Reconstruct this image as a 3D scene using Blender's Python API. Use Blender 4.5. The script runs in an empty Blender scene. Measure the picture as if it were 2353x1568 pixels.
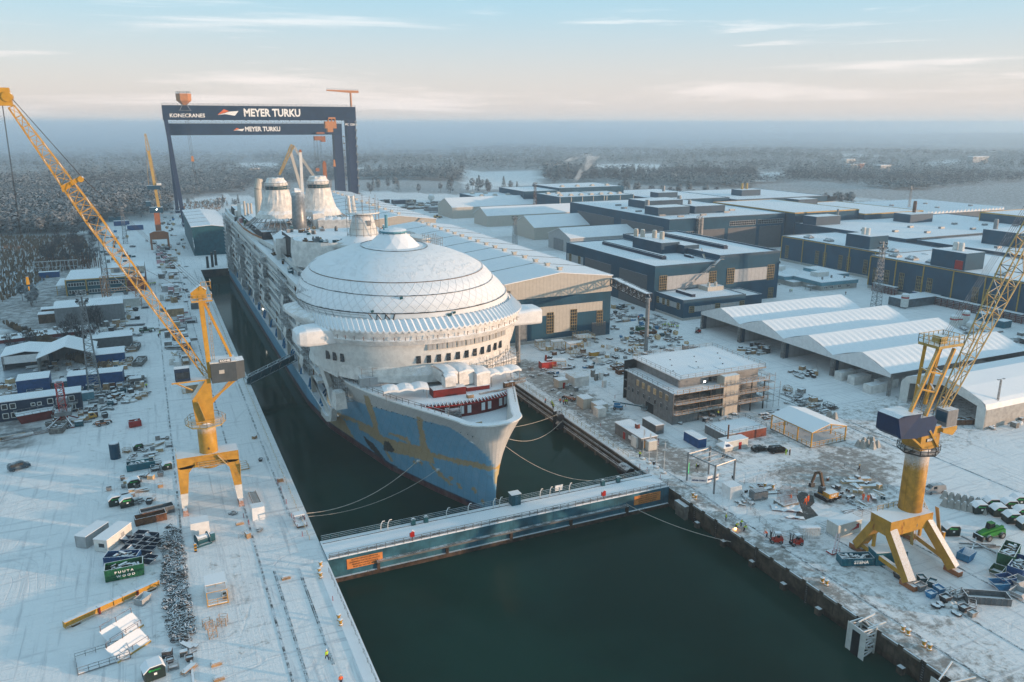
import bpy,math,random
import numpy as np
from mathutils import Vector,Matrix
random.seed(7);RNG=np.random.default_rng(11)
S=bpy.context.scene;COL=S.collection
PI=math.pi;R=math.radians
# camera
CAM=Vector((0,0,82));FPX=1830.0;PITCH=R(15.1067);YAW=R(24.3915)
cam=bpy.data.cameras.new('camera');cam.sensor_width=36;cam.lens=36*FPX/2353
cam.clip_start=1;cam.clip_end=60000
co=bpy.data.objects.new('camera',cam);COL.objects.link(co);co.location=CAM
co.rotation_euler=(PI/2-PITCH,0,-YAW);S.camera=co
_F=Vector((math.sin(YAW)*math.cos(PITCH),math.cos(YAW)*math.cos(PITCH),-math.sin(PITCH)))
_R=Vector((math.cos(YAW),-math.sin(YAW),0));_U=_R.cross(_F)
def g(u,v,z=0.0):
 "point of the level z seen at u, v of the 2353 x 1568 survey picture"
 d=_F+_R*((u-1176.5)/FPX)+_U*((784-v)/FPX)
 p=CAM+d*((z-CAM.z)/d.z)
 return(p.x,p.y)
 # world, sun, exposure
SUN_EL=R(5.0);SUN_AZ=R(128)
w=bpy.data.worlds.new('World');S.world=w;w.use_nodes=True
nt=w.node_tree;nt.nodes.clear()
def N(t,typ,**k):
 n=t.nodes.new(typ)
 for a,b in k.items():
  if a.startswith('i_'):
   n.inputs[a[2:].replace('_',' ')].default_value=b
  else:setattr(n,a,b)
 return n
L=lambda t,a,b:t.links.new(a,b)
def math_(t,op,a,b=None,c=None,clamp=False):
 n=t.nodes.new('ShaderNodeMath');n.operation=op;n.use_clamp=clamp
 for i,x in enumerate((a,b,c)):
  if x is None:continue
  if isinstance(x,(int,float)):n.inputs[i].default_value=x
  else:L(t,x,n.inputs[i])
 return n.outputs[0]
def mixc(t,f,a,b):
 n=t.nodes.new('ShaderNodeMix');n.data_type='RGBA'
 for i,x in((0,f),(6,a),(7,b)):
  if isinstance(x,(int,float)):n.inputs[i].default_value=x
  elif isinstance(x,tuple):n.inputs[i].default_value=(*x[:3],1)
  else:L(t,x,n.inputs[i])
 return n.outputs[2]
def ramp(t,f,lo,hi):
 n=t.nodes.new('ShaderNodeMapRange');n.interpolation_type='SMOOTHSTEP'
 L(t,f,n.inputs[0]);n.inputs[1].default_value=lo;n.inputs[2].default_value=hi
 return n.outputs[0]
def noise(t,vec,scale,detail=4,rough=.55,dist=0):
 n=N(t,'ShaderNodeTexNoise');n.inputs['Scale'].default_value=scale
 n.inputs['Detail'].default_value=detail;n.inputs['Roughness'].default_value=rough
 n.inputs['Distortion'].default_value=dist
 if vec is not None:L(t,vec,n.inputs['Vector'])
 return n.outputs['Fac']
def mapping(t,vec,sc=(1,1,1),rot=(0,0,0),loc=(0,0,0)):
 n=N(t,'ShaderNodeMapping');n.inputs['Scale'].default_value=sc
 n.inputs['Rotation'].default_value=rot;n.inputs['Location'].default_value=loc
 L(t,vec,n.inputs['Vector']);return n.outputs[0]
sky=N(nt,'ShaderNodeTexSky',sky_type='NISHITA',sun_disc=False,sun_elevation=SUN_EL,sun_rotation=SUN_AZ,altitude=50,air_density=1.0,dust_density=1.2,ozone_density=1.5)
tc=N(nt,'ShaderNodeTexCoord')
mp=mapping(nt,tc.outputs['Generated'],(1.1,1.1,17),(0.035,-0.02,0.3))
c1=ramp(nt,noise(nt,mp,1.5,9,.6,.35),.56,.72)
mp2=mapping(nt,tc.outputs['Generated'],(1.6,1.6,30),(0.03,0.015,1.2))
c2=ramp(nt,noise(nt,mp2,2.6,8,.62,.5),.57,.74)
cl=math_(nt,'MULTIPLY',math_(nt,'MAXIMUM',c1,math_(nt,'MULTIPLY',c2,.8)),.75)
sep=N(nt,'ShaderNodeSeparateXYZ');L(nt,tc.outputs['Generated'],sep.inputs[0])
lowmix=ramp(nt,sep.outputs['Z'],.26,.0)
cloudcol=mixc(nt,lowmix,(6.6,6.6,6.5),(6.6,5.7,5.2))
col=mixc(nt,cl,sky.outputs[0],cloudcol)
veil=mixc(nt,ramp(nt,sep.outputs['Z'],.01,.17),(5.3,4.6,4.3),(2.7,4.6,5.7))
vf=math_(nt,'MULTIPLY_ADD',ramp(nt,sep.outputs['Z'],.6,.02),.25,.55)
col=mixc(nt,vf,col,veil);col=mixc(nt,math_(nt,'MULTIPLY',cl,.6),col,cloudcol)
bg=N(nt,'ShaderNodeBackground');bg.inputs['Strength'].default_value=.13
L(nt,col,bg.inputs[0]);wo=N(nt,'ShaderNodeOutputWorld');L(nt,bg.outputs[0],wo.inputs[0])
sl=bpy.data.lights.new('sun','SUN');sl.energy=4.0;sl.angle=R(.9);sl.color=(1.0,.66,.42)
so=bpy.data.objects.new('sun',sl);COL.objects.link(so)
sd=Vector((math.sin(SUN_AZ)*math.cos(SUN_EL),math.cos(SUN_AZ)*math.cos(SUN_EL),math.sin(SUN_EL)))
so.rotation_euler=sd.to_track_quat('Z','Y').to_euler();so.location=(300,-200,200)
S.view_settings.view_transform='Standard';S.view_settings.look='None'
S.view_settings.exposure=0.48;S.view_settings.gamma=1
S.render.engine='CYCLES'
S.cycles.use_denoising=True;S.cycles.max_bounces=6;S.cycles.diffuse_bounces=3
S.cycles.glossy_bounces=3;S.cycles.transmission_bounces=3;S.cycles.volume_bounces=1
S.cycles.transparent_max_bounces=6
try:S.cycles.use_adaptive_sampling=True;S.cycles.adaptive_threshold=.02
except Exception:pass
# materials
def snow_group():
 t=bpy.data.node_groups.new('snow_cover','ShaderNodeTree')
 for n,ty in(('Color','NodeSocketColor'),('Amount','NodeSocketFloat'),('Patch','NodeSocketFloat')):
  t.interface.new_socket(n,in_out='INPUT',socket_type=ty)
 t.interface.new_socket('Color',in_out='OUTPUT',socket_type='NodeSocketColor')
 gi=t.nodes.new('NodeGroupInput');go=t.nodes.new('NodeGroupOutput')
 ge=t.nodes.new('ShaderNodeNewGeometry')
 s=t.nodes.new('ShaderNodeSeparateXYZ');L(t,ge.outputs['Normal'],s.inputs[0])
 n1=noise(t,ge.outputs['Position'],.55,5,.65)
 n2=noise(t,ge.outputs['Position'],4.0,3,.6)
 up=ramp(t,math_(t,'MULTIPLY_ADD',n2,.3,s.outputs['Z']),.55,.9)
 hole=ramp(t,math_(t,'ADD',math_(t,'MULTIPLY_ADD',n2,.35,math_(t,'MULTIPLY',n1,.65)),math_(t,'MULTIPLY',gi.outputs['Patch'],-.75)),-.05,.12)
 f=math_(t,'MULTIPLY',math_(t,'MULTIPLY',up,hole),gi.outputs['Amount'])
 n3=noise(t,ge.outputs['Position'],.12,4,.6)
 white=mixc(t,n3,(.74,.78,.84),(.87,.88,.90))
 L(t,mixc(t,f,gi.outputs['Color'],white),go.inputs[0])
 return t
SNOW=snow_group()
M={}
def mat(name,col,rough=.6,metal=0,snow=1.0,patch=.45,var=.18,scale=.8,rust=0,rustcol=(.16,.06,.025),stripe=None,bump=0,col2=None,streak=0,spec=.2):
 """painted or raw surface: colour with blotchy wear, optional rust, corrugation (period, axis), snow on upward faces"""
 m=bpy.data.materials.new(name);m.use_nodes=True;t=m.node_tree;t.nodes.clear()
 out=N(t,'ShaderNodeOutputMaterial');b=N(t,'ShaderNodeBsdfPrincipled')
 L(t,b.outputs[0],out.inputs[0])
 ge=N(t,'ShaderNodeNewGeometry');tc=N(t,'ShaderNodeTexCoord')
 n1=noise(t,ge.outputs['Position'],scale,6,.62)
 dark=tuple(c*(1-var*1.6)for c in col);lite=tuple(min(1,c*(1+var))for c in(col2 or col))
 c=mixc(t,ramp(t,n1,.3,.7),dark,lite)
 if streak:
  st=noise(t,mapping(t,ge.outputs['Position'],(2.2,2.2,.09)),1.0,5,.6)
  c=mixc(t,math_(t,'MULTIPLY',ramp(t,st,.5,.72),streak),c,tuple(x*.35 for x in col))
 if rust:
  r1=noise(t,mapping(t,ge.outputs['Position'],(1,1,.35)),1.1,8,.7)
  c=mixc(t,ramp(t,r1,.72-rust*.35,.8-rust*.3),c,rustcol)
 if stripe:
  per,ax=stripe
  s=N(t,'ShaderNodeSeparateXYZ');L(t,tc.outputs['Object'],s.inputs[0])
  v=s.outputs['XYZ'.index(ax)]if ax!='H' else math_(t,'ADD',s.outputs[0],s.outputs[1])
  w_=math_(t,'PINGPONG',v,per*.5)
  ln=ramp(t,w_,per*.09,0.0)
  c=mixc(t,math_(t,'MULTIPLY',ln,.45),c,tuple(x*.45 for x in col))
 if snow:
  gn=t.nodes.new('ShaderNodeGroup');gn.node_tree=SNOW
  L(t,c,gn.inputs['Color']);gn.inputs['Amount'].default_value=snow;gn.inputs['Patch'].default_value=patch
  c=gn.outputs[0]
 L(t,c,b.inputs['Base Color']);b.inputs['Roughness'].default_value=rough
 b.inputs['Metallic'].default_value=metal
 try:b.inputs['Specular IOR Level'].default_value=spec
 except KeyError:pass
 if bump:
  bn=N(t,'ShaderNodeBump');bn.inputs['Strength'].default_value=bump;bn.inputs['Distance'].default_value=.3
  L(t,noise(t,ge.outputs['Position'],1.6,6,.6),bn.inputs['Height']);L(t,bn.outputs[0],b.inputs['Normal'])
 M[name]=m;return m
def emit(name,col,s):
 m=bpy.data.materials.new(name);m.use_nodes=True;t=m.node_tree;t.nodes.clear()
 out=N(t,'ShaderNodeOutputMaterial');e=N(t,'ShaderNodeEmission');e.inputs[0].default_value=(*col,1)
 e.inputs[1].default_value=s;L(t,e.outputs[0],out.inputs[0]);M[name]=m;return m
mat('white_paint',(.62,.62,.60),.5,var=.08)
mat('white_wrap',(.66,.65,.63),.45,var=.14,scale=.5,bump=.55,patch=.6)
mat('white_sheet',(.72,.73,.74),.5,var=.06,patch=.15)
mat('snowy',(.78,.80,.83),.8,snow=1,patch=0,var=.04)
mat('grey_clad',(.20,.21,.22),.55,var=.1,stripe=(1.2,'H'))
mat('beige_clad',(.46,.43,.38),.5,var=.05,stripe=(1.5,'H'))
mat('grey_panel',(.36,.37,.38),.5,var=.06,stripe=(2.4,'H'))
mat('module_grey',(.16,.165,.17),.55,var=.15,stripe=(2.4,'H'),rust=.12)
mat('frame_tan',(.27,.20,.09),.6,var=.1,snow=0)
mat('blue_clad',(.010,.062,.108),.75,var=.12,stripe=(1.1,'H'),scale=.12,patch=.1)
mat('blue_flat',(.009,.052,.095),.5,var=.12,scale=.12,patch=.1)
mat('navy_clad',(.010,.030,.085),.45,var=.1,stripe=(.6,'H'),patch=.2)
mat('yellow_stain',(.46,.23,.03),.5,var=.2,streak=.45,rust=.2,patch=.4)
mat('house_grey',(.065,.08,.09),.6,var=.1,stripe=(.5,'H'))
mat('blue_dark',(.012,.028,.06),.5,var=.12)
mat('crane_blue',(.010,.026,.062),.45,var=.14,scale=.15,patch=.75,streak=.3)
mat('leg_blue',(.018,.034,.080),.45,var=.12,streak=.2,patch=.6)
mat('door_grey',(.10,.105,.115),.5,var=.08,stripe=(.8,'Z'))
mat('concrete',(.20,.185,.165),.85,var=.28,streak=.5,scale=.4,bump=.3)
mat('concrete_pale',(.36,.35,.33),.8,var=.12)
mat('quay_wall',(.075,.060,.045),.85,var=.45,streak=.85,scale=.28,bump=.6,rust=.25)
mat('steel_dark',(.035,.037,.04),.5,.3,var=.2,patch=.6)
mat('steel',(.22,.23,.24),.4,.4,var=.15,patch=.62)
mat('scaffold',(.26,.255,.25),.45,.35,var=.2,snow=.8,patch=.6)
mat('glass',(.015,.02,.025),.08,snow=.6,patch=.7,var=.3,spec=.6)
mat('glass_blue',(.04,.075,.10),.12,snow=.2,patch=.9,var=.3,spec=.6)
mat('yellow',(.47,.255,.035),.42,var=.1,rust=.0,patch=.3)
mat('yellow_rust',(.45,.24,.035),.45,var=.12,rust=.42,rustcol=(.22,.07,.02),patch=.3)
mat('yellow_pale',(.40,.27,.08),.5,var=.12,patch=.55)
mat('yellow_trim',(.42,.26,.06),.5,var=.1,snow=.3)
mat('orange',(.44,.19,.075),.5,var=.1,patch=.4)
mat('orange_brown',(.30,.11,.045),.55,var=.12,patch=.4)
mat('orange_plate',(.62,.24,.07),.6,var=.1,snow=0)
mat('red',(.35,.02,.015),.5,var=.15,patch=.4)
mat('vehicle_red',(.38,.03,.015),.45,var=.1,patch=.95)
mat('red_dark',(.14,.014,.012),.5,var=.2,patch=.4)
mat('green',(.014,.075,.03),.5,var=.2,patch=.4)
mat('green_bright',(.02,.19,.02),.4,var=.15,patch=.9)
mat('bin_green',(.018,.03,.028),.45,var=.15,patch=.25)
mat('teal',(.012,.075,.10),.5,var=.2,patch=.4,rust=.1)
mat('teal_pale',(.10,.26,.33),.5,var=.12,patch=.4)
mat('gate_teal',(.032,.115,.165),.45,var=.3,streak=.5,rust=.18,scale=.3,patch=.4)
mat('gate_dirt',(.06,.04,.028),.8,var=.45,rust=.3)
mat('container_blue',(.015,.07,.20),.5,var=.15,stripe=(.5,'H'),patch=.35)
mat('container_red',(.33,.025,.02),.5,var=.15,stripe=(.5,'H'),patch=.35)
mat('container_grey',(.12,.13,.14),.5,var=.15,stripe=(.5,'H'),patch=.35)
mat('container_white',(.55,.55,.52),.5,var=.1,stripe=(.5,'H'),patch=.2)
mat('container_teal',(.012,.12,.17),.5,var=.15,stripe=(.5,'H'),patch=.35)
mat('container_green',(.012,.10,.045),.5,var=.15,stripe=(.5,'H'),patch=.35)
mat('rusty',(.13,.06,.03),.75,var=.4,rust=.5,patch=.5)
mat('wood',(.34,.22,.12),.75,var=.25,patch=.5)
mat('wood_pale',(.52,.38,.22),.7,var=.2,patch=.35)
mat('wood_dark',(.12,.075,.045),.8,var=.3,patch=.5)
mat('brick_red',(.20,.06,.04),.8,var=.2)
mat('junk_dark',(.05,.05,.055),.7,var=.5,patch=.45)
mat('junk_mid',(.20,.19,.18),.7,var=.4,patch=.4)
mat('tyre',(.018,.018,.02),.8,snow=.6,patch=.6)
mat('chain_iron',(.030,.027,.026),.6,.3,var=.3,patch=.56)
mat('gravel',(.10,.095,.09),.9,var=.35,scale=3,patch=.8)
mat('car_paint_dark',(.02,.025,.035),.25,.3,var=.1,patch=.75)
mat('car_paint_blue',(.06,.095,.125),.3,.3,var=.1,patch=.7)
mat('car_paint_silver',(.36,.38,.40),.3,.4,var=.08,patch=.7)
mat('car_paint_black',(.008,.008,.01),.25,.3,var=.1,patch=.8)
mat('hivis_yellow',(.42,.62,.03),.7,snow=0,var=.08)
mat('hivis_orange',(.85,.13,.02),.7,snow=0,var=.08)
mat('navy_cloth',(.015,.02,.045),.8,snow=0)
mat('dark_cloth',(.015,.015,.018),.8,snow=0)
mat('skin',(.45,.25,.17),.6,snow=0)
mat('helmet_white',(.75,.75,.72),.4,snow=0);mat('helmet_yellow',(.75,.55,.03),.4,snow=0)
mat('rope',(.42,.39,.33),.8,snow=.3)
mat('letter_white',(.78,.78,.76),.5,snow=0,var=.05)
mat('letter_green',(.03,.42,.08),.5,snow=0);mat('letter_dark',(.05,.03,.02),.6,snow=0)
mat('letter_navy',(.02,.05,.16),.6,snow=0)
mat('logo_orange',(.62,.13,.03),.5,snow=0,var=.1)
mat('plastic_pink',(.55,.30,.32),.6,patch=.3);mat('blue_bright',(.03,.18,.36),.5,patch=.4)
mat('black_panel',(.012,.014,.018),.5,var=.2,patch=.2)
emit('lamp_glow',(1,.93,.78),14);emit('spark',(1,.42,.08),30);emit('green_glow',(.1,1,.25),1)
# mesh builder
class MB:
 def __init__(s):s.v=[];s.f=[];s.m=[];s.mi=0
 def add(s,vs,fs):
  o=len(s.v);s.v+=[tuple(p)for p in vs];s.f+=[tuple(i+o for i in f)for f in fs];s.m+=[s.mi]*len(fs);return s
 def b(s,x0,x1,y0,y1,z0,z1):
  return s.add([(x,y,z)for z in(z0,z1)for y in(y0,y1)for x in(x0,x1)],[(0,2,3,1),(4,5,7,6),(0,1,5,4),(2,6,7,3),(0,4,6,2),(1,3,7,5)])
 def box(s,cx,cy,z0,sx,sy,sz,rz=0,tx=1,ty=1):
  "box on z0, turned by rz, top scaled by tx, ty"
  c,n=math.cos(rz),math.sin(rz);vs=[]
  for z,kx,ky in((z0,1,1),(z0+sz,tx,ty)):
   for y in(-.5,.5):
    for x in(-.5,.5):
     X,Y=x*sx*kx,y*sy*ky
     vs.append((cx+X*c-Y*n,cy+X*n+Y*c,z))
  return s.add(vs,[(0,2,3,1),(4,5,7,6),(0,1,5,4),(2,6,7,3),(0,4,6,2),(1,3,7,5)])
 def bar(s,p,q,w,h=None):
  p,q=Vector(p),Vector(q);d=q-p
  if d.length<1e-6:return s
  d.normalize();h=h or w
  a=d.cross(Vector((0,0,1)))
  if a.length<.02:a=Vector((1,0,0))
  a.normalize();b_=a.cross(d)
  vs=[e+a*(x*w/2)+b_*(y*h/2)for e in(p,q)for x,y in((-1,-1),(1,-1),(1,1),(-1,1))]
  return s.add(vs,[(3,2,1,0),(4,5,6,7),(0,1,5,4),(1,2,6,5),(2,3,7,6),(3,0,4,7)])
 def tube(s,p,q,r0,r1=None,n=8,cap=True):
  p,q=Vector(p),Vector(q);d=(q-p)
  if d.length<1e-6:return s
  d.normalize();r1=r0 if r1 is None else r1
  a=d.cross(Vector((0,0,1)))
  if a.length<.02:a=Vector((1,0,0))
  a.normalize();b_=d.cross(a)
  vs=[e+(a*math.cos(2*PI*i/n)+b_*math.sin(2*PI*i/n))*r for e,r in((p,r0),(q,r1))for i in range(n)]
  fs=[(i,(i+1)%n,n+(i+1)%n,n+i)for i in range(n)]
  if cap:fs+=[tuple(range(n-1,-1,-1)),tuple(range(n,2*n))]
  return s.add(vs,fs)
 def path(s,pts,r,n=5):
  for a,b_ in zip(pts[:-1],pts[1:]):s.tube(a,b_,r,n=n)
  return s
 def prism(s,poly,z0,z1):
  n=len(poly)
  a=sum(poly[i][0]*poly[(i+1)%n][1]-poly[(i+1)%n][0]*poly[i][1]for i in range(n))
  if a<0:poly=poly[::-1]
  vs=[(x,y,z0)for x,y in poly]+[(x,y,z1)for x,y in poly]
  return s.add(vs,[tuple(range(n-1,-1,-1)),tuple(range(n,2*n))]+[(i,(i+1)%n,n+(i+1)%n,n+i)for i in range(n)])
 def slab(s,pts,off):
  "polygon in space thickened by the vector off"
  off=Vector(off);n=len(pts);P=[Vector(p)for p in pts]
  nn=sum(((P[i]).cross(P[(i+1)%n])for i in range(n)),Vector())
  if nn.dot(off)<0:P=P[::-1]
  vs=P+[p+off for p in P]
  return s.add(vs,[tuple(range(n-1,-1,-1)),tuple(range(n,2*n))]+[(i,(i+1)%n,n+(i+1)%n,n+i)for i in range(n)])
 def loft(s,rings,closed=True,cap0=False,cap1=False):
  n=len(rings[0]);vs=[p for r in rings for p in r];fs=[]
  for j in range(len(rings)-1):
   for i in range(n if closed else n-1):
    k=(i+1)%n;fs.append((j*n+i,j*n+k,(j+1)*n+k,(j+1)*n+i))
  if cap0:fs.append(tuple(range(n-1,-1,-1)))
  if cap1:fs.append(tuple((len(rings)-1)*n+i for i in range(n)))
  return s.add(vs,fs)
 def lathe(s,prof,cx=0,cy=0,n=16,ry=1.0,cap=True):
  rings=[[(cx+r*math.cos(2*PI*i/n),cy+r*ry*math.sin(2*PI*i/n),z)for i in range(n)]for r,z in prof]
  return s.loft(rings,True,cap,cap)
 def rail(s,pts,h=1.1,step=2.0,r=.035,rows=2):
  for p,q in zip(pts[:-1],pts[1:]):
   p,q=Vector(p),Vector(q);d=(q-p).length;k=max(1,round(d/step))
   for i in range(k+1):
    a=p.lerp(q,i/k);s.bar(a,a+Vector((0,0,h)),r*2)
   for j in range(rows):
    z=Vector((0,0,h*(j+1)/rows));s.bar(p+z,q+z,r*2)
  return s
 def lattice(s,p,q,w0,w1,bays,r,rb=None,side=None,faces=4):
  "four-chord lattice boom from p to q"
  p,q=Vector(p),Vector(q);d=(q-p).normalized()
  a=Vector(side)if side else d.cross(Vector((0,0,1)))
  if a.length<.02:a=Vector((1,0,0))
  a=(a-d*a.dot(d)).normalized();b_=d.cross(a);rb=rb or r*.6
  def ring(t):
   c=p.lerp(q,t);ww=w0+(w1-w0)*t if not callable(w0)else w0(t)
   return[c+a*(x*ww/2)+b_*(y*ww/2)for x,y in((-1,-1),(1,-1),(1,1),(-1,1))]
  rs=[ring(i/bays)for i in range(bays+1)]
  for i in range(bays):
   for k in range(4):
    s.bar(rs[i][k],rs[i+1][k],r*2)
    s.bar(rs[i+1][k],rs[i+1][(k+1)%4],rb*2)
    j=(k+1)%4
    s.bar(rs[i][k if i%2 else j],rs[i+1][j if i%2 else k],rb*2)
  for k in range(4):s.bar(rs[0][k],rs[0][(k+1)%4],rb*2)
  return s
 def build(s,name,m='steel',parent=None,loc=(0,0,0),rz=0,smooth=False):
  me=bpy.data.meshes.new(name);me.from_pydata(s.v,[],s.f)
  for x in(m if isinstance(m,(list,tuple))else[m]):me.materials.append(M[x])
  if any(s.m):me.polygons.foreach_set('material_index',s.m)
  if smooth:me.polygons.foreach_set('use_smooth',[True]*len(s.f))
  me.update();o=bpy.data.objects.new(name,me);COL.objects.link(o)
  o.location=loc;o.rotation_euler=(0,0,rz)
  if parent:o.parent=parent
  return o
def tag(o,label=None,cat=None,group=None,kind=None):
 for k,v in(('label',label),('category',cat),('group',group),('kind',kind)):
  if v:o[k]=v
 return o
def thing(name,label,cat,loc=(0,0,0),rz=0,group=None):
 loc=(*loc,0)[:3]
 o=bpy.data.objects.new(name,None);COL.objects.link(o);o.location=loc;o.rotation_euler=(0,0,rz)
 o.empty_display_size=.5
 return tag(o,label,cat,group)
def one(name,mb,m,label,cat,loc=(0,0,0),rz=0,group=None,smooth=False):
 return tag(mb.build(name,m,None,loc,rz,smooth),label,cat,group)
def dup(root,loc,rz=None,label=None,group=None,scale=None):
 kids={}
 for ch in ALLKIDS(root):kids.setdefault(ch.parent,[]).append(ch)
 def rec(o,par):
  c=o.copy();COL.objects.link(c);c.parent=par
  for k in kids.get(o,[]):rec(k,c)
  return c
 r=rec(root,None);r.location=loc
 if rz is not None:r.rotation_euler=(0,0,rz)
 if label:r['label']=label
 if group:r['group']=group
 if scale:r.scale=(scale,)*3 if isinstance(scale,(int,float))else scale
 return r
def ALLKIDS(root):
 out=[];st=[root]
 while st:
  o=st.pop()
  for c in o.children:out.append(c);st.append(c)
 return out
def lettering(txt,size,m,parent,loc,rot,name='lettering',depth=.03,sx=1.0,align='CENTER',bold=0):
 cu=bpy.data.curves.new(name,'FONT');cu.body=txt;cu.size=size;cu.extrude=depth;cu.align_x=align
 cu.align_y='CENTER';cu.resolution_u=2;cu.offset=bold*size
 to=bpy.data.objects.new(name,cu);COL.objects.link(to)
 bpy.context.view_layer.update()
 me=bpy.data.meshes.new_from_object(to.evaluated_get(bpy.context.evaluated_depsgraph_get()))
 bpy.data.objects.remove(to);bpy.data.curves.remove(cu)
 me.materials.clear();me.materials.append(M[m])
 o=bpy.data.objects.new(name,me);COL.objects.link(o);o.parent=parent;o.location=loc;o.rotation_euler=rot
 o.scale=(sx,1,1);return o
FRONT=(PI/2,0,0)
LEFTF=(PI/2,0,-PI/2)
def inside(px,py,poly):
 c=False;j=len(poly)-1
 for i in range(len(poly)):
  (xi,yi),(xj,yj)=poly[i],poly[j]
  if(yi>py)!=(yj>py)and px<(xj-xi)*(py-yi)/(yj-yi)+xi:c=not c
  j=i
 return c
CLR=[[(830,438),(1065,448),(1060,462),(830,452)],[(1065,396),(1250,396),(1250,424),(1065,440)],[(1370,376),(1530,378),(1520,402),(1370,404)],[(820,386),(1060,390),(1060,402),(820,400)],[(1730,425),(1880,418),(2353,470),(2353,520),(1730,476)],[(560,372),(650,375),(640,384),(540,382)],[(0,540),(180,536),(175,620),(0,640)],[(1040,446),(1500,440),(1520,520),(820,520),(820,462)],[(1930,356),(1990,355),(1990,362),(1930,362)],[(2150,368),(2200,368),(2200,374),(2150,374)],[(400,462),(520,448),(620,455),(620,520),(400,520)],[(1740,400),(1830,395),(1790,415),(1740,418)]]
CLW=[[g(*p)for p in c]for c in CLR]
# ground
DX0,DX1,DY1,WZ=24.5,104.5,499.0,-4.6
def lines(a,fine0,fine1,b,st,grow=1.16,keep=()):
 xs=list(np.arange(fine0,fine1+.01,st));s=st;x=xs[0]
 while x>a:s*=grow;x-=s;xs.insert(0,x)
 s=st;x=xs[-1]
 while x<b:s*=grow;x+=s;xs.append(x)
 xs=[x for x in xs if all(abs(x-k)>st*.45 for k in keep)]+list(keep)
 return np.array(sorted(xs))
GXs=lines(-9000,-120,345,14000,2.0,1.09,(DX0,DX1));GYs=lines(-400,60,520,15000,2.0,1.07,(DY1,))
def hillz(x,y):
 r=math.hypot(x,y);z=0.0
 if r>900:
  k=min(1,(r-900)/900)
  z+=k*(3.5*math.sin(x*.0021+1)*math.sin(y*.0017)+2.5*math.sin(x*.0047+y*.0031))
  a=math.degrees(math.atan2(x,y))
  z+=14*math.exp(-((r-4200)/900)**2)*max(0,math.sin((a-28)*.11))*(a>28)
  z+=26*math.exp(-((r-7500)/1600)**2)*(0.6+.4*math.sin(a*.6))
  if a<20:z-=6*min(1,(r-900)/2500)
 return max(z,-5)
vs=[];idx={}
for j,y in enumerate(GYs):
 for i,x in enumerate(GXs):
  idx[i,j]=len(vs);vs.append((x,y,hillz(x,y)if(y>700 or abs(x)>500)else 0.0))
fs=[]
for j in range(len(GYs)-1):
 for i in range(len(GXs)-1):
  cx,cy=(GXs[i]+GXs[i+1])/2,(GYs[j]+GYs[j+1])/2
  if DX0<cx<DX1 and cy<DY1:continue
  fs.append((idx[i,j],idx[i+1,j],idx[i+1,j+1],idx[i,j+1]))
me=bpy.data.meshes.new('ground');me.from_pydata(vs,[],fs)
def segd(x,y,pts):
 best=1e9
 for(ax,ay),(bx,by)in zip(pts[:-1],pts[1:]):
  dx,dy=bx-ax,by-ay;t=max(0,min(1,((x-ax)*dx+(y-ay)*dy)/(dx*dx+dy*dy+1e-9)))
  best=min(best,math.hypot(x-ax-t*dx,y-ay-t*dy))
 return best
def soft(d,w):return max(0.0,min(1.0,1-d/w))
DIRT=[([(116,245),(115,200),(113,172),(116,150)],6,.95),([(140,160),(175,158),(230,160)],7,.55),([(118,150),(150,158)],7,.6),([(140,132),(148,128),(156,134)],9,.9),([(104.5,64),(104.5,142)],4.5,.8),([(111,60),(112,100),(114,112)],7,.55),([(155,140),(190,138),(225,150)],9,.5),([(134,125),(142,120)],6,.8),([(8,120),(6,150)],3,.35),([(-7,128),(-8,160)],5,.25),([(60,505),(160,530),(250,560)],20,.3),([(-12,200),(-14,260),(-16,400)],10,.22),([(130,225),(160,215)],14,.35),([(108,145),(125,140)],8,.35),([(175,150),(210,144)],8,.6),([(180,100),(200,96)],6,.35)]
at=me.color_attributes.new('dirt','FLOAT_COLOR','POINT');cols=[]
for x,y,z in vs:
 d=0.0
 if-150<x<400 and 40<y<600:
  for pts,w_,a in DIRT:
   d=max(d,a*min(1,1.8*soft(segd(x,y,pts),w_*1.7)))
  if DX1<x<DX1+5 and y<250:d=max(d,.4)
 r=math.hypot(x,y);scrub=0.0
 if x<-28 and 230<y<720:scrub=min(1,(-28-x)/10)
 if r>760 and(x<100 or r>1000):scrub=max(scrub,min(1,(r-760)/150))
 if 180<x<340 and 480<y<560:scrub=max(scrub,.35)
 if x>640 and y>300:scrub=max(scrub,.75)
 if r>700 and any(inside(x,y,c)for c in CLW[:4]+CLW[5:6]+CLW[8:]):scrub=.1
 cols+=[d,scrub,0,1]
at.data.foreach_set('color',cols)
gm=bpy.data.materials.new('snow_ground');gm.use_nodes=True;t=gm.node_tree;t.nodes.clear()
out=N(t,'ShaderNodeOutputMaterial');b=N(t,'ShaderNodeBsdfPrincipled');L(t,b.outputs[0],out.inputs[0])
ge=N(t,'ShaderNodeNewGeometry');P=ge.outputs['Position']
av=N(t,'ShaderNodeAttribute');av.attribute_name='dirt';sp=N(t,'ShaderNodeSeparateColor');L(t,av.outputs['Color'],sp.inputs[0])
big=noise(t,P,.018,5,.6);mid=noise(t,P,.11,6,.6,.4);fine=noise(t,P,1.3,6,.7)
trk=noise(t,mapping(t,P,(.9,.035,1),(0,0,.05)),1.0,5,.7,.35)
trk2=noise(t,mapping(t,P,(.05,.8,1),(0,0,.28)),1.0,5,.7,.5)
snowc=mixc(t,mid,(.75,.765,.79),(.87,.87,.88))
snowc=mixc(t,math_(t,'MULTIPLY',ramp(t,math_(t,'MAXIMUM',trk,trk2),.52,.70),.8),snowc,(.53,.54,.57))
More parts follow.
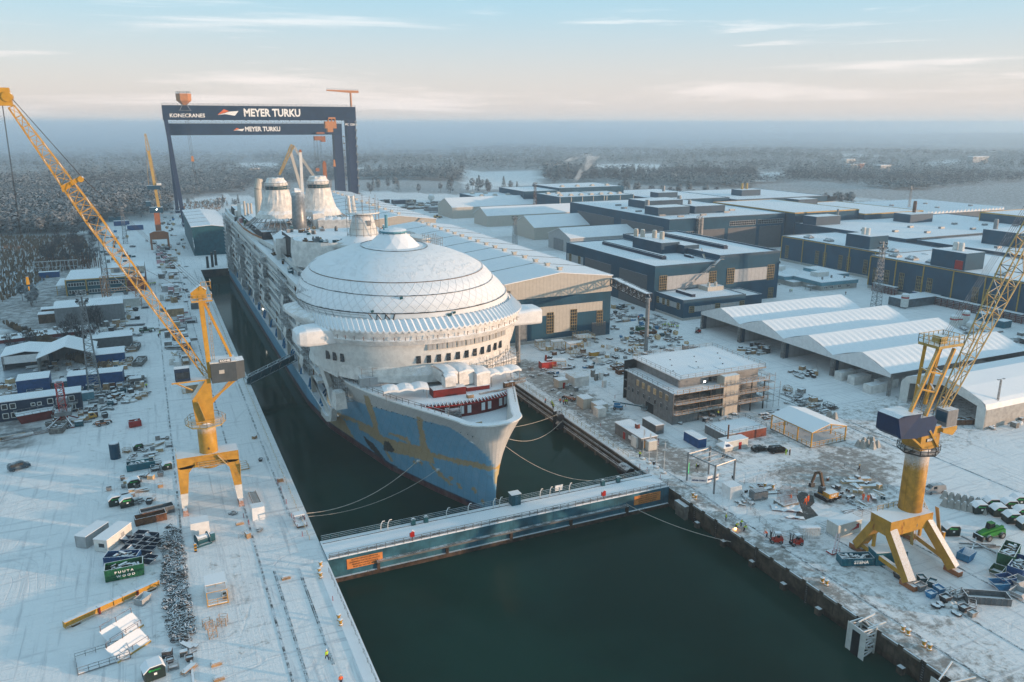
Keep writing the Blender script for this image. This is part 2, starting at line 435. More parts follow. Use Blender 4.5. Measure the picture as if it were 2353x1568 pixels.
cn=noise(t,P,.020,2,.4,.6);cn2=noise(t,mapping(t,P,(1,1,1),(0,0,1.1),(70,30,0)),.028,2,.4,.4);gate=ramp(t,noise(t,P,.05,3),.42,.60);gate2=ramp(t,noise(t,mapping(t,P,(1,1,1),(0,0,0),(40,9,0)),.045,3),.45,.6)
ct=math_(t,'MAXIMUM',math_(t,'MULTIPLY',ramp(t,math_(t,'PINGPONG',math_(t,'MULTIPLY',cn,26.0),.5),.10,.02),gate),math_(t,'MULTIPLY',ramp(t,math_(t,'PINGPONG',math_(t,'MULTIPLY',cn2,20.0),.5),.09,.02),gate2))
snowc=mixc(t,math_(t,'MULTIPLY',ct,.22),snowc,(.50,.51,.54))
patchn=noise(t,P,.42,7,.72,.3)
dm=math_(t,'MULTIPLY',ramp(t,math_(t,'ADD',math_(t,'MULTIPLY',sp.outputs[0],.34),math_(t,'ADD',patchn,math_(t,'MULTIPLY_ADD',fine,.3,-.15))),.62,.86),.85)
base=mixc(t,dm,snowc,mixc(t,fine,(.10,.085,.07),(.24,.21,.18)))
speck=ramp(t,noise(t,P,.7,8,.75),.70,.76)
base=mixc(t,math_(t,'MULTIPLY',speck,.6),base,(.2,.17,.14))
sc=mixc(t,ramp(t,noise(t,P,.25,7,.7),.4,.62),(.075,.062,.052),(.42,.43,.45))
base=mixc(t,math_(t,'MULTIPLY',sp.outputs[1],.8),base,sc)
L(t,base,b.inputs['Base Color']);b.inputs['Roughness'].default_value=.85
bn=N(t,'ShaderNodeBump');bn.inputs['Strength'].default_value=.5;bn.inputs['Distance'].default_value=.3
L(t,math_(t,'SUBTRACT',math_(t,'ADD',fine,math_(t,'MULTIPLY',math_(t,'ADD',trk,trk2),.9)),math_(t,'MULTIPLY',ct,.35)),bn.inputs['Height']);L(t,bn.outputs[0],b.inputs['Normal'])
M['snow_ground']=gm;me.materials.append(gm)
go=bpy.data.objects.new('ground',me);COL.objects.link(go);tag(go,kind='structure')
wm=bpy.data.materials.new('water');wm.use_nodes=True;t=wm.node_tree;b=t.nodes['Principled BSDF']
ge=N(t,'ShaderNodeNewGeometry');b.inputs['Roughness'].default_value=.06;b.inputs['IOR'].default_value=1.33;b.inputs['Specular IOR Level'].default_value=.05
wc=mixc(t,ramp(t,noise(t,ge.outputs['Position'],.03,4),.35,.65),(.003,.024,.017),(.006,.036,.027));L(t,wc,b.inputs['Base Color'])
bn=N(t,'ShaderNodeBump');bn.inputs['Strength'].default_value=.10;bn.inputs['Distance'].default_value=.1
L(t,noise(t,ge.outputs['Position'],1.1,5,.6),bn.inputs['Height']);L(t,bn.outputs[0],b.inputs['Normal']);M['water']=wm
tag(MB().b(DX0-.5,DX1+.5,-400,DY1+.5,WZ-6,WZ).build('dock_water','water'),kind='structure')
im=mat('ice',(.20,.25,.30),.25,snow=0,var=.35,scale=.08,spec=.5,col2=(.36,.42,.48))
tag(MB().prism([(-44,300),(-36,312),(-33,345),(-40,372),(-62,382),(-95,378),(-120,350),(-110,305),(-70,292)],.0,.03).build('frozen_pond','ice'),kind='structure')
tag(MB().prism([(-75,462),(-60,470),(-56,500),(-64,540),(-100,560),(-150,530),(-140,470)],.0,.03).build('frozen_cove','ice'),kind='structure')
rv=[g(1735,452),g(1900,448),g(2100,466),g(2353,500),g(2353,512),g(2150,484),g(1900,462),g(1735,466)]
tag(MB().prism(rv,0,.25).build('frozen_river','ice'),kind='structure')
def quay(name,label,pts,thick,z0,z1,mt='quay_wall'):
 th=thing(name,label,'quay wall');m=MB()
 m.prism(pts,z0,z1);m.build('wall_face',mt,th);return th
ql=quay('quay_wall','snow edged left quay wall running the full length of the dock and basin',[(22.6,-300),(24.45,-300),(24.45,DY1+.4),(22.6,DY1+.4)],1,WZ-5,-.03)
qh=quay('quay_wall','dark concrete end wall at the head of the dock behind the stern',[(24.45,DY1),(104.5,DY1),(104.5,DY1+2),(24.45,DY1+2)],1,WZ-5,-.03)
qr=quay('quay_wall','stained brown right dock wall between the dock gate and the long hall',[(104.55,150),(106.4,150),(106.4,DY1),(104.55,DY1)],1,WZ-5,-.03)
qb=quay('quay_wall','stained concrete quay wall of the outer basin on piles at the lower right',[(104.55,-300),(106.4,-300),(106.4,137.5),(104.55,137.5)],1,WZ+1.6,-.03)
MB().b(104.5,106.4,137.5,150,WZ-5,-.03).build('gate_recess','quay_wall',qr)
mm=MB().b(103.6,104.54,152,300,-3.2,-2.9).b(104.0,104.54,152,300,-1.7,-1.5)
for y in range(156,300,6):mm.b(103.9,104.54,y,y+.5,-4.8,-3.2)
mm.build('service_ledge','concrete',qr)
MB().tube((103.7,152,-2.5),(103.7,330,-2.5),.13).tube((103.9,152,-1.2),(103.9,330,-1.2),.1).build('pipe','steel_dark',qr)
for y in range(66,137,9):MB().b(103.7,104.54,y,y+1.1,WZ-3,WZ+1.3).build('pile_cap','quay_wall',qb)
MB().b(105.6,106.4,-300,137.5,WZ-5,WZ+2.3).build('inner_wall','quay_wall',qb)
mm=MB();random.seed(3)
for y in np.arange(64,136,4.3):mm.b(104.25,104.55,y,y+3.2,-.5,-.06)
mm.build('coping','concrete',qb)
for y in(72,84,97,111,123.5,131):
 mm=MB()
 for s_ in(-.25,.25):mm.bar((104.35,y+s_,-5.8),(104.35,y+s_,-.2),.07)
 for z in np.arange(-5.6,-.3,.45):mm.bar((104.35,y-.25,z),(104.35,y+.25,z),.05)
 mm.build('ladder','steel_dark',qb)
mm=MB().b(103.3,104.5,133.2,137.2,-2.6,-1.2).b(103.6,104.5,133.4,137.0,WZ-1,-2.6);mm.build('corner_block','concrete',qb)
mm=MB().b(24.46,25.0,152,460,-2.4,-2.0);mm.build('service_ledge','concrete',ql)
MB().b(24.3,24.6,-250,499,-.35,-.05).build('coping','concrete_pale',ql)
MB().b(104.3,104.7,150,499,-.35,-.05).build('coping','concrete_pale',qr)
def rails(name,pairs,y0,y1,z=.05):
 mm=MB()
 for x in pairs:mm.b(x-.09,x+.09,y0,y1,.0,z)
 tag(mm.build(name,'steel_dark'),kind='structure')
rails('crane_track',(20.9,21.15),163,500);rails('crane_track',(12.3,12.5),60,500)
rails('crane_track',(-1.0,-.8),150,470);rails('crane_track',(14.4,14.7),95,142)
rails('crane_track',(18.8,19.1),110,141);rails('crane_track',(109.2,109.4),60,300)
rails('crane_track',(121.4,121.6),30,112);rails('crane_track',(134.5,134.7),20,107)
rails('crane_track',(173.6,173.8),130,260);rails('crane_track',(177,177.15),100,220)
tag(MB().b(-1.6,-1.25,60,168,0,.32).build('kerb','concrete_pale'),kind='structure')
tag(MB().b(22.3,24.5,60,141,0,.12).build('quay_edge','snowy'),kind='structure')
hm=bpy.data.materials.new('haze');hm.use_nodes=True;t=hm.node_tree;t.nodes.clear()
out=N(t,'ShaderNodeOutputMaterial');pv=N(t,'ShaderNodeVolumePrincipled')
pv.inputs['Color'].default_value=(.68,.86,1.0,1);pv.inputs['Density'].default_value=.00019;pv.inputs['Anisotropy'].default_value=.1
L(t,pv.outputs[0],out.inputs['Volume']);M['haze']=hm
tag(MB().b(-8500,13500,-380,14500,-20,132).build('haze','haze'),kind='stuff')
fb=bpy.data.materials.new('fog');fb.use_nodes=True;t=fb.node_tree;t.nodes.clear();out=N(t,'ShaderNodeOutputMaterial');pv=N(t,'ShaderNodeVolumePrincipled')
pv.inputs['Color'].default_value=(.50,.70,.90,1);pv.inputs['Density'].default_value=.0006;L(t,pv.outputs[0],out.inputs['Volume']);M['fog']=fb
tag(MB().b(-6000,3200,1900,12000,-15,100).build('fog_bank','fog'),'low blue grey fog bank lying over the far woods','fog',None,'stuff')
# buildings
def win(par,x,y,z,w_,h,face='F',mt='glass',frame='frame_tan',nx=3,nz=3,name='window'):
 "window part with frame and mullions; face F looks to -Y, L looks to -X"
 m=MB()
 def bx(a0,a1,z0,z1,d):
  if face=='F':m.b(a0,a1,-d,.0,z0,z1)
  else:m.b(-d,.0,a0,a1,z0,z1)
 bx(-w_/2,w_/2,0,h,.06);f_=m.build(name,mt,par,(x,y,z))
 m=MB();t_=.09
 for i in range(nx+1):a=-w_/2+w_*i/nx;bx(a-t_,a+t_,0,h,.14)
 for j in range(nz+1):b_=h*j/nz;bx(-w_/2,w_/2,b_-t_,b_+t_,.12)
 m.build('frame',frame,f_);return f_
def panel(par,x0,x1,y,z0,z1,face='F',mt='grey_panel',name='wall_panel',d=.08):
 m=MB();m.b(x0,x1,y-d,y,z0,z1)if face=='F' else m.b(y-d,y,x0,x1,z0,z1)
 return m.build(name,mt,par)
def roofbox(par,x,y,z,sx,sy,h,mt='blue_clad',name='roof_house'):
 return MB().b(x-sx/2,x+sx/2,y-sy/2,y+sy/2,z,z+h).build(name,mt,par)
def flat_roof(par,x0,x1,y0,y1,z,para=.5,mt='blue_flat',t_=.35):
 MB().b(x0+t_,x1-t_,y0+t_,y1-t_,z,z+.15).build('roof','snowy',par)
 MB().b(x0-.05,x1+.05,y0-.05,y0+t_,z-.4,z+para).b(x0-.05,x0+t_,y0+t_,y1-t_,z-.4,z+para).b(x1-t_,x1+.05,y0+t_,y1-t_,z-.4,z+para).b(x0-.05,x1+.05,y1-t_,y1+.05,z-.4,z+para).build('parapet',mt,par)
def cyl(par,x,y,z,r,h,mt='beige_clad',name='roof_vent'):
 return MB().lathe([(r,0),(r,h*.8),(r*.8,h),(.05,h)],0,0,12).build(name,mt,par,(x,y,z))
 # long hall beside the dock: beige upper cladding, blue lower walls
H1=thing('long_hall','long shipyard hall with beige gable over blue wall beside the ship, shallow snowy roof','industrial hall',(142.8,270,0))
hx0,hx1,hl=-23.3,23.3,186
m=MB().b(hx0,hx1,0,hl,0,18.2);m.build('lower_wall','blue_clad',H1)
m=MB();m.add([(hx0-.25,-.25,18),(hx1+.25,-.25,18),(hx1+.25,-.25,24.2),(0,-.25,27.0),(hx0-.25,-.25,24.2)]+[(hx0-.25,hl,18),(hx1+.25,hl,18),(hx1+.25,hl,24.2),(0,hl,27.0),(hx0-.25,hl,24.2)],[(0,1,2,3,4),(9,8,7,6,5),(0,4,9,5),(1,6,7,2),(5,6,1,0)]);m.build('upper_wall','beige_clad',H1)
for s_ in(-1,1):
 MB().slab([(0,-.6,27.05),(s_*23.8,-.6,24.15),(s_*23.8,hl+.2,24.15),(0,hl+.2,27.05)],(0,0,.3)).build('roof','snowy',H1)
for k in range(1,8):
 m=MB();y=hl*k/8
 for s_ in(-1,1):m.bar((0,y,27.42),(s_*23.8,y,24.52),.35,.12)
 m.build('roof_seam','steel_dark',H1)
for k in range(17):
 v=MB().b(-.8,.8,-.8,.8,0,1.3).b(-1.1,1.1,-1,1,1.3,1.7);v.build('roof_vent','beige_clad',H1,(3.0,6+k*10.8,26.7))
MB().bar((23.9,-.6,24.2),(23.9,hl,24.2),.5,.6).build('gutter','blue_flat',H1)
panel(H1,-14.5,19.5,-.02,10.6,14.2,mt='beige_clad');panel(H1,-2.2,5.2,-.03,3.4,10.6,mt='beige_clad')
win(H1,-4.0,-.05,3.4,2.9,8.3,nx=3,nz=7);win(H1,6.4,-.05,3.4,2.9,8.6,nx=3,nz=7);win(H1,18.4,-.05,4.2,2.6,6.2,nx=3,nz=5)
MB().b(14.8,21.3,-.12,.1,0,5.6).build('roller_door','door_grey',H1,(0,-.05,0))
MB().b(-23.4,14.6,-.3,.0,0,1.1).build('plinth','concrete_pale',H1)
MB().b(-20.5,-19.1,-4.6,-3.2,0,18.4).build('gate_column','steel',H1);MB().b(-17,-14,-.2,.1,0,11).build('sliding_door','steel',H1)
H2=thing('far_hall','taller far section of the beige hall behind the long hall, snowy roof with seams','industrial hall',(142.8,487,0))
m=MB();hl2=235;m.add([(x,y,z)for y in(0,hl2)for x,z in((-26,0),(24.5,0),(24.5,24.6),(0,27.4),(-26,24.4))],[(0,1,2,3,4),(9,8,7,6,5),(0,4,9,5),(1,6,7,2)]);m.build('wall','beige_clad',H2)
for s_ in(-26.5,25):MB().slab([(0,-.5,27.5),(s_,-.5,24.5),(s_,hl2,24.5),(0,hl2,27.5)],(0,0,.3)).build('roof','snowy',H2)
for k in range(1,10):
 m=MB()
 for s_ in(-26.5,25):m.bar((0,hl2*k/10,27.9),(s_,hl2*k/10,24.9),.4,.12)
 m.build('roof_seam','steel_dark',H2)
for k in range(14):MB().b(-.9,.9,-.9,.9,0,1.8).build('roof_vent','beige_clad',H2,(3,10+k*16,27.1))
MB().bar((8,-.3,21),(14,-.3,25.6),1.4,.3).build('wall_stair','steel',H2)
tb=thing('truss_bridge','dark lattice truss beam from the hall corner out to a tall steel column','truss beam',(166.3,268,0))
cxy=g(1484,808);A=Vector((0,0,22.0));B_=Vector((cxy[0]-166.3,cxy[1]-268,20.6))
m=MB();m.lattice(A,B_,3.0,3.0,9,.2,.12,side=(0,0,1));m.build('truss','steel_dark',tb)
MB().tube((B_.x,B_.y,0),(B_.x,B_.y,20.5),.75,n=14).build('column','steel',tb)
MB().slab([(A.x-1,A.y,A.z+1.5),(B_.x-1,B_.y,B_.z+1.5),(B_.x+1,B_.y,B_.z+1.5),(A.x+1,A.y,A.z+1.5)],(0,0,.15)).build('deck','blue_dark',tb)
tb2=thing('truss_bridge','walkway beam behind the starboard bridge wing, from the hall to two steel columns','truss beam',(112,262,0))
m=MB();m.lattice((-9,-8,20.2),(8,7,20.8),2.4,2.4,7,.16,.1,side=(0,0,1));m.build('truss','steel_dark',tb2)
for x,y in((-4,-10),(1,-18)):MB().tube((x,y,0),(x,y,20.4),.8,n=12).build('column','steel',tb2)
MB().b(-7.5,-4.4,-12,-9,19.4,22.4).build('cabin','white_sheet',tb2)
# blue building A with raised rear part
BA=thing('blue_hall','blue clad hall with white window bands, raised rear roof and outside stair, centre right','industrial hall',(206.3,298,0))
m=MB().b(0,72.6,0,85,0,20.2);m.build('lower_wall','blue_clad',BA)
m=MB().b(36.2,72.65,-.1,85.1,20.2,22.6);m.build('upper_wall','blue_clad',BA)
flat_roof(BA,0,36.2,0,85,20.2,.6);flat_roof(BA,36.1,72.7,-.1,85.1,22.6,.9)
roofbox(BA,30,44,20.2,11,26,5.6,'blue_flat');roofbox(BA,38.5,32,20.4,9,14,4.4,'blue_flat')
for i,(x,y)in enumerate(((27,58),(28.5,54),(32.5,49),(33.0,43))):cyl(BA,x,y,25.8,1.25,4.0)
MB().b(-1.2,1.2,-28,28,0,1.5).b(-.6,.6,-28,28,1.5,1.9).build('skylight','blue_dark',BA,(16,44,20.4))
MB().b(-1.2,1.2,-26,26,0,1.6).b(-.6,.6,-26,26,1.6,2.0).build('skylight','blue_dark',BA,(54,44,22.8))
MB().lathe([(.9,0),(1.1,.5),(.9,1.1)],0,0,8,4).build('roof_duct','blue_dark',BA,(31,17,20.4))
panel(BA,3.2,33.5,-.02,9.3,15.6,mt='grey_panel');panel(BA,41,69,-.12,9.8,16.0,mt='grey_panel')
for x in(4.6,32.5):win(BA,x,-.1,8.9,4.0,7.2,nx=4,nz=6)
for x in(43.0,67.4):win(BA,x,-.2,9.4,4.2,7.4,nx=4,nz=6)
win(BA,68.5,-.15,.3,3.0,5.0,nx=3,nz=4)
for y0,y1 in((6,30),(38,64)):
 MB().b(-.14,.02,y0,y1,0,15.5).build('hall_door','door_grey',BA)
panel(BA,66,84,-.02,11,15,'L','grey_panel');win(BA,-.05,70,10.9,2.4,4.2,'L');win(BA,-.05,80,10.9,2.4,4.2,'L')
m=MB()
for k in range(5):
 m.bar((11+k*5.2,-1.4,6.4+k*3.2),(14.4+k*5.2,-1.4,9.0+k*3.2),1.2,.12);m.b(14.4+k*5.2,16.4+k*5.2,-2.1,-.7,8.9+k*3.2,9.05+k*3.2)
 m.bar((11+k*5.2,-2.0,7.5+k*3.2),(14.4+k*5.2,-2,10.1+k*3.2),.08);m.bar((14.4+k*5.2,-2.1,10.1+k*3.2),(16.4+k*5.2,-2.1,10.1+k*3.2),.08)
m.build('outside_stair','scaffold',BA)
m=MB();m.bar((35.2,10,20.5),(37.5,16,23.6),1,.12);m.rail([(35.2,10,20.5),(37.5,16,23.6)],1.1,1,.05);m.build('roof_stair','yellow_pale',BA)
AX=thing('low_annex','low two storey blue annex with white window band in front of the blue hall','annex',(207.3,277,0))
MB().b(0,34,0,20.9,0,8.6).build('wall','blue_clad',AX);flat_roof(AX,0,34,0,20.9,8.6,.5)
MB().b(34,48,5,20.9,0,6.4).build('side_wing','blue_clad',AX);flat_roof(AX,34.1,48,5,20.8,6.4,.5)
MB().b(-1,1,-6,6,0,1.3).build('skylight','blue_dark',AX,(9,11,8.75));roofbox(AX,27,16,8.7,9,7,2,'beige_clad')
for x in(24,28):cyl(AX,x,14,10.7,.7,1.8)
panel(AX,2,19.5,-.02,4.6,7.0,'L');panel(AX,3,33,-.02,3.4,5.8)
for y in(3.6,11,14.6,19):win(AX,-.06,y,4.4,1.7,2.7,'L',nx=2,nz=3)
for x in(4.5,18.5,32):win(AX,x,-.06,3.2,2.6,2.8,nx=3,nz=3)
MB().b(-.15,34,-.12,0,0,1).b(-.15,0,0,20.9,0,1).build('plinth','concrete_pale',AX)
# blue building B (big, behind)
BB=thing('blue_hall','long blue assembly hall with five huge grey roller doors behind the middle blue hall','industrial hall',(307,430,0))
MB().b(0,97,0,135,0,23.2).build('wall','blue_clad',BB);flat_roof(BB,0,97,0,135,23.2,.4)
for x0,x1 in((25,45),(48,72),(75,94)):MB().b(x0,x1,-.2,.05,0,15.5).build('roller_door','door_grey',BB)
for y0,y1 in((6,58),(68,122)):MB().b(-.2,.05,y0,y1,0,18).build('roller_door','door_grey',BB)
for x0,x1 in((49,71),(73,95)):win(BB,(x0+x1)/2,-.1,17.0,x1-x0,3.0,nx=14,nz=2,frame='grey_panel')
win(BB,5,-.1,7,2.4,7,nx=3,nz=5);win(BB,17,-.1,4,7,11,nx=4,nz=6,frame='grey_panel')
m=MB().b(23.4,24.8,-3.2,-2,0,24).b(19.5,24.8,-3.2,0,23.2,23.4);m.lattice((22.5,-1.8,0),(22.5,-1.8,25),2.6,2.6,12,.1,.07);m.build('stair_tower','steel',BB)
for i,(x,y,sx,sy,h)in enumerate(((19,30,26,16,5.6),(42,78,34,22,5.6),(50,30,26,14,5.2))):roofbox(BB,x,y,23.3,sx,sy,h,'blue_flat')
for x,y,r,h in((24,62,1.7,7),(68,84,1.7,7),(45,40,1.2,8)):cyl(BB,x,y,23.3,r,h,'steel')
for x,y in((8,20),(16,10),(30,55),(9,50),(12,74),(20,95),(62,20),(75,30),(85,60),(70,100),(88,110),(36,12)):
 MB().b(-2.4,2.4,-.6,.6,0,1.1).build('skylight','steel',BB,(x,y,23.4))
BC=thing('blue_hall','farthest blue hall row with flat snowy roofs behind the assembly hall','industrial hall',g(1525,500))
MB().b(0,75,0,120,0,15.5).build('wall','blue_clad',BC);flat_roof(BC,0,75,0,120,15.5,.5)
MB().b(76,190,-10,100,0,14).build('side_wing','blue_clad',BC);flat_roof(BC,76,190,-10,100,14,.5)
roofbox(BC,20,30,15.6,22,14,5,'blue_flat');roofbox(BC,120,30,14,24,16,6,'blue_flat')
for x,y in((25,38),(118,34),(124,34)):cyl(BC,x,y,20,1.3,6,'yellow_pale' if x>100 else 'steel')
BE=thing('blue_hall','long low blue hall with snowy roof and skylights right of the assembly hall','industrial hall',(406,392,0))
MB().b(0,150,-60,30,0,17).build('wall','blue_clad',BE);flat_roof(BE,0,150,-60,30,17,.6)
MB().b(0,60,31,120,0,24).build('rear_block','blue_clad',BE);flat_roof(BE,0,60,31,120,24,.4,'yellow_trim')
MB().b(61,120,26,110,0,21).build('rear_block','blue_clad',BE);flat_roof(BE,61,120,26,110,21,.4,'yellow_trim')
roofbox(BE,14,20,17,22,12,6,'blue_flat');roofbox(BE,84,5,17,22,14,6,'blue_flat');roofbox(BE,72,100,21,20,14,5,'blue_flat')
cyl(BE,26,18,22,.8,5,'steel');cyl(BE,88,8,23,1.2,8,'rusty')
for i in range(10):MB().b(-1.8,1.8,-1,1,0,1.2).build('skylight','steel',BE,(10+i*14,-20-(i%3)*12,17.2))
def trims(par,y0,y1,x,z,n,zb=0):
 m=MB()
 for i in range(n+1):
  MB().b(x-.35,x,y0+(y1-y0)*i/n-.25,y0+(y1-y0)*i/n+.25,zb,z).build('pilaster','yellow_trim',par)
 MB().b(x-.3,x+.1,y0,y1,z-.1,z+.35).build('cornice','yellow_trim',par)
BD=thing('blue_hall','yellow trimmed blue hall with tall narrow windows behind the low turquoise canteen','industrial hall',(361,385,0))
MB().b(0,45,-135,0,0,15.2).build('wall','blue_clad',BD);flat_roof(BD,0,45,-135,0,15.2,.5)
trims(BD,-90,0,-.02,15.0,5,1.4);MB().b(-.2,0,-90,0,0,1.4).build('plinth','concrete_pale',BD)
for y in(-5,-30,-36,-48,-54,-66,-72,-84):win(BD,-.05,y,2.4,2.6,7.6,'L',nx=3,nz=5,frame='frame_tan')
roofbox(BD,10,-56,15.4,14,17,7.2,'blue_clad')
for y in(-58,-55):cyl(BD,8,y,22.6,1.2,4,'white_paint')
for y in(-14,-30,-76,-96,-110):MB().b(-2,2,-2.4,2.4,0,.8).add([(-2,-2.4,.8),(2,-2.4,.8),(2,2.4,.8),(-2,2.4,.8),(0,-1.6,2),(0,1.6,2)],[(0,1,4),(1,2,5,4),(2,3,5),(3,0,4,5)]).build('skylight','steel',BD,(8,y,15.4))
BD2=thing('blue_hall','nearest yellow trimmed blue hall at the right edge with red racks along it','industrial hall',(340,297.5,0))
MB().b(0,60,-190,0,0,16.8).build('wall','blue_clad',BD2);flat_roof(BD2,0,60,-190,0,16.8,.5)
trims(BD2,-176,0,-.02,16.6,11,1.6);MB().b(-.2,0,-190,0,0,1.6).build('plinth','concrete_pale',BD2)
for y in(-4,-11,-20,-30,-36,-60,-66,-86,-93,-110,-128):win(BD2,-.05,y,3.0,2.8,8.0,'L',nx=3,nz=5,frame='frame_tan')
roofbox(BD2,9,-42,17,13,18,8,'blue_clad');MB().b(2.3,2.5,-50,-46,17.2,21.4).build('roof_door','red',BD2)
for y in(-44,-41):cyl(BD2,8,y,25,1.3,4,'white_paint')
for y in(-8,-18,-30,-66,-84):MB().b(-2,2,-2.6,2.6,0,.8).add([(-2,-2.6,.8),(2,-2.6,.8),(2,2.6,.8),(-2,2.6,.8),(0,-1.6,2),(0,1.6,2)],[(0,1,4),(1,2,5,4),(2,3,5),(3,0,4,5)]).build('skylight','steel',BD2,(8,y,17))
MB().b(60,135,-190,-30,0,15.8).build('rear_block','blue_clad',BD2);flat_roof(BD2,60,135,-190,-30,15.8,.5)
BF=thing('blue_hall','wide snow roofed blue hall with big square roof house behind the trimmed halls','industrial hall',(408,270,0))
MB().b(0,115,-60,56,0,17.2).build('wall','blue_clad',BF);flat_roof(BF,0,115,-60,56,17.2,.5)
roofbox(BF,36,22,17.4,24,22,8,'blue_clad');cyl(BF,30,30,25,1.2,6,'steel')
for i in range(12):MB().b(-1.8,1.8,-1,1,0,1.2).build('skylight','steel',BF,(14+(i%4)*24,-40+(i//4)*28,17.4))
BG=thing('blue_hall','tall plain blue block at the right edge with yellow corner trim','industrial hall',g(2242,563))
MB().b(0,140,-130,0,0,23).build('wall','blue_clad',BG);flat_roof(BG,0,140,-130,0,23,.5,'yellow_trim')
MB().b(-.4,.2,-.2,.4,0,23).build('pilaster','yellow_trim',BG)
SR=thing('ribbed_hall','far low hall with ribbed white roof of many parallel ridges near the right edge','industrial hall',g(2085,520))
MB().b(0,120,0,90,0,9).build('wall','blue_flat',SR)
m=MB()
for i in range(26):
 x=2+i*4.6;m.add([(x,0,9),(x+4.4,0,9),(x+3.8,0,11.4),(x,90,9),(x+4.4,90,9),(x+3.8,90,11.4)],[(0,1,2),(5,4,3),(0,2,5,3),(1,4,5,2)])
m.build('roof','white_sheet',SR)
for k in range(5):cyl(SR,15+k*22,20+(k%2)*30,11,2,1.5,'steel')
# far group behind the ship
def shed(name,label,u,v,sx,sy,h,mt='blue_clad',front=None,gable=0,rz=0,vents=0,posts=0):
 x,y=g(u,v);t_=thing(name,label,'industrial hall',(x,y,0),rz)
 if gable:
  m=MB();m.add([(a,b_,c_)for b_ in(0,sy)for a,c_ in((0,0),(sx,0),(sx,h),(sx/2,h+gable),(0,h))],[(0,1,2,3,4),(9,8,7,6,5),(0,4,9,5),(1,6,7,2)]);m.build('wall',mt,t_)
  for q in(-.6,sx+.6):MB().slab([(sx/2,-.6,h+gable+.05),(q,-.6,h-.05),(q,sy+.6,h-.05),(sx/2,sy+.6,h+gable+.05)],(0,0,.3)).build('roof','snowy',t_)
 else:
  MB().b(0,sx,0,sy,0,h).build('wall',mt,t_);flat_roof(t_,0,sx,0,sy,h,.4,mt)
 if front:MB().b(front[0],front[1],-.2,.05,0,front[2]).build('hall_door',front[3],t_)
 for k in range(vents):MB().b(-2,2,-2,2,0,1).b(-1.3,1.3,-1.3,1.3,1,1.9).build('roof_vent','beige_clad',t_,(sx*(.15+.7*(k%4)/3),sy*(.25+.5*(k//4)),h+.1))
 for k in range(posts+1 if posts else 0):MB().b(sx*k/posts-.3,sx*k/posts+.3,-.3,0,0,h).build('pilaster','beige_clad',t_)
 return t_
shed('blue_shed','square blue hall with beige corner trims and one wide grey door, far centre',1099,493,60,50,16,front=(11,50,12.5,'door_grey'),vents=6,posts=1)
shed('grey_shed','beige gabled hall between two far blue halls, small dark door',1178,489,24,50,11,'beige_clad',(9,14,6,'black_panel'),6)
shed('blue_shed','far blue hall with pale vertical joints and dome shaped roof vents behind the steam',1286,506,46,50,20,vents=6,posts=4)
shed('blue_shed','far blue hall with pale joints right of the one with roof vents',1362,499,44,60,19,vents=4,posts=3)
shed('blue_shed','distant blue hall with beige framed door behind the far blue halls',1204,492,60,60,21,front=(30,58,14,'door_grey'))
shed('blue_shed','most distant blue hall with roof pipes that give off white steam',1284,488,74,60,23,front=(26,70,15,'door_grey'),vents=4)
shed('site_barrack','low long snowy barrack in front of the far blue halls',1285,514,34,10,4,'grey_panel')
shed('site_barrack','small square grey shed beside the far barrack',1330,501,10,9,5,'grey_panel')
shed('white_hall','small rounded white hall beside the green telehandlers',1388,508,34,40,6,'white_sheet',None,6)
shed('site_barrack','dark low shed beyond the scrap yard behind the ship',905,470,20,10,4,'blue_dark')
shed('site_barrack','low dark workshop with snow roof below the twin storage halls',990,487,32,10,4,'grey_clad')
sm=bpy.data.materials.new('steam');sm.use_nodes=True;t=sm.node_tree;t.nodes.clear();out=N(t,'ShaderNodeOutputMaterial')
pv=N(t,'ShaderNodeVolumePrincipled');pv.inputs['Color'].default_value=(.95,.95,.95,1);ge=N(t,'ShaderNodeNewGeometry')
L(t,math_(t,'MULTIPLY',ramp(t,noise(t,ge.outputs['Position'],.09,4,.6),.42,.65),.10),pv.inputs['Density']);L(t,pv.outputs[0],out.inputs['Volume']);M['steam']=sm
x,y=g(1318,478,0)
for i,(dx,dz,r,lab)in enumerate(((0,34,6,0),(-22,52,6,0))):
 m=MB();rr=[]
 for j in range(9):
  q=j/8;rr.append([(dx+q*22*(1 if i==0 else 1.6)+r*(.35+.9*q)*math.cos(2*PI*n_/14),r*(.35+.9*q)*math.sin(2*PI*n_/14),dz-8+(26 if i==0 else 10)*q+(math.sin(n_)*.8))for n_ in range(14)])
 m.loft(rr,True,True,True)
 tag(m.build('steam','steam',None,(x,y,0)),'white steam plume drifting above the far blue halls' if i==0 else 'flat white steam wisp left of the main plume','steam',None,'stuff')
 # twin storage halls, rounded white roofs
def arch(name,label,u,v,sx,sy,h,gab,mt='beige_clad',ribs=0):
 x,y=g(u,v);t_=thing(name,label,'storage hall',(x,y,0));m=MB()
 m.add([(a,b_,c_)for a in(0,sx)for b_,c_ in((0,0),(sy,0),(sy,h),(sy/2,h+gab),(0,h))],[(0,4,3,2,1),(5,6,7,8,9),(0,5,9,4),(1,2,7,6)]);m.build('wall',mt,t_)
 for q in(-.5,sy+.5):MB().slab([(-.5,sy/2,h+gab+.05),(-.5,q,h-.1),(sx+.5,q,h-.1),(sx+.5,sy/2,h+gab+.05)],(0,0,.3)).build('roof','white_sheet',t_)
 return t_
arch('storage_hall','rear white fabric storage hall with snowy roof right of the long hall',1228,552,90,36,9,7)
arch('storage_hall','farther small gable of the white storage halls behind the first two',1120,522,105,30,9,6)
arch('storage_hall','rearmost white fabric hall beyond the light mast',1040,503,105,40,10,7)
H3=arch('storage_hall','front grey walled storage hall with snowy roof just behind the long hall',1310,583,62,32,10,5,'grey_panel')
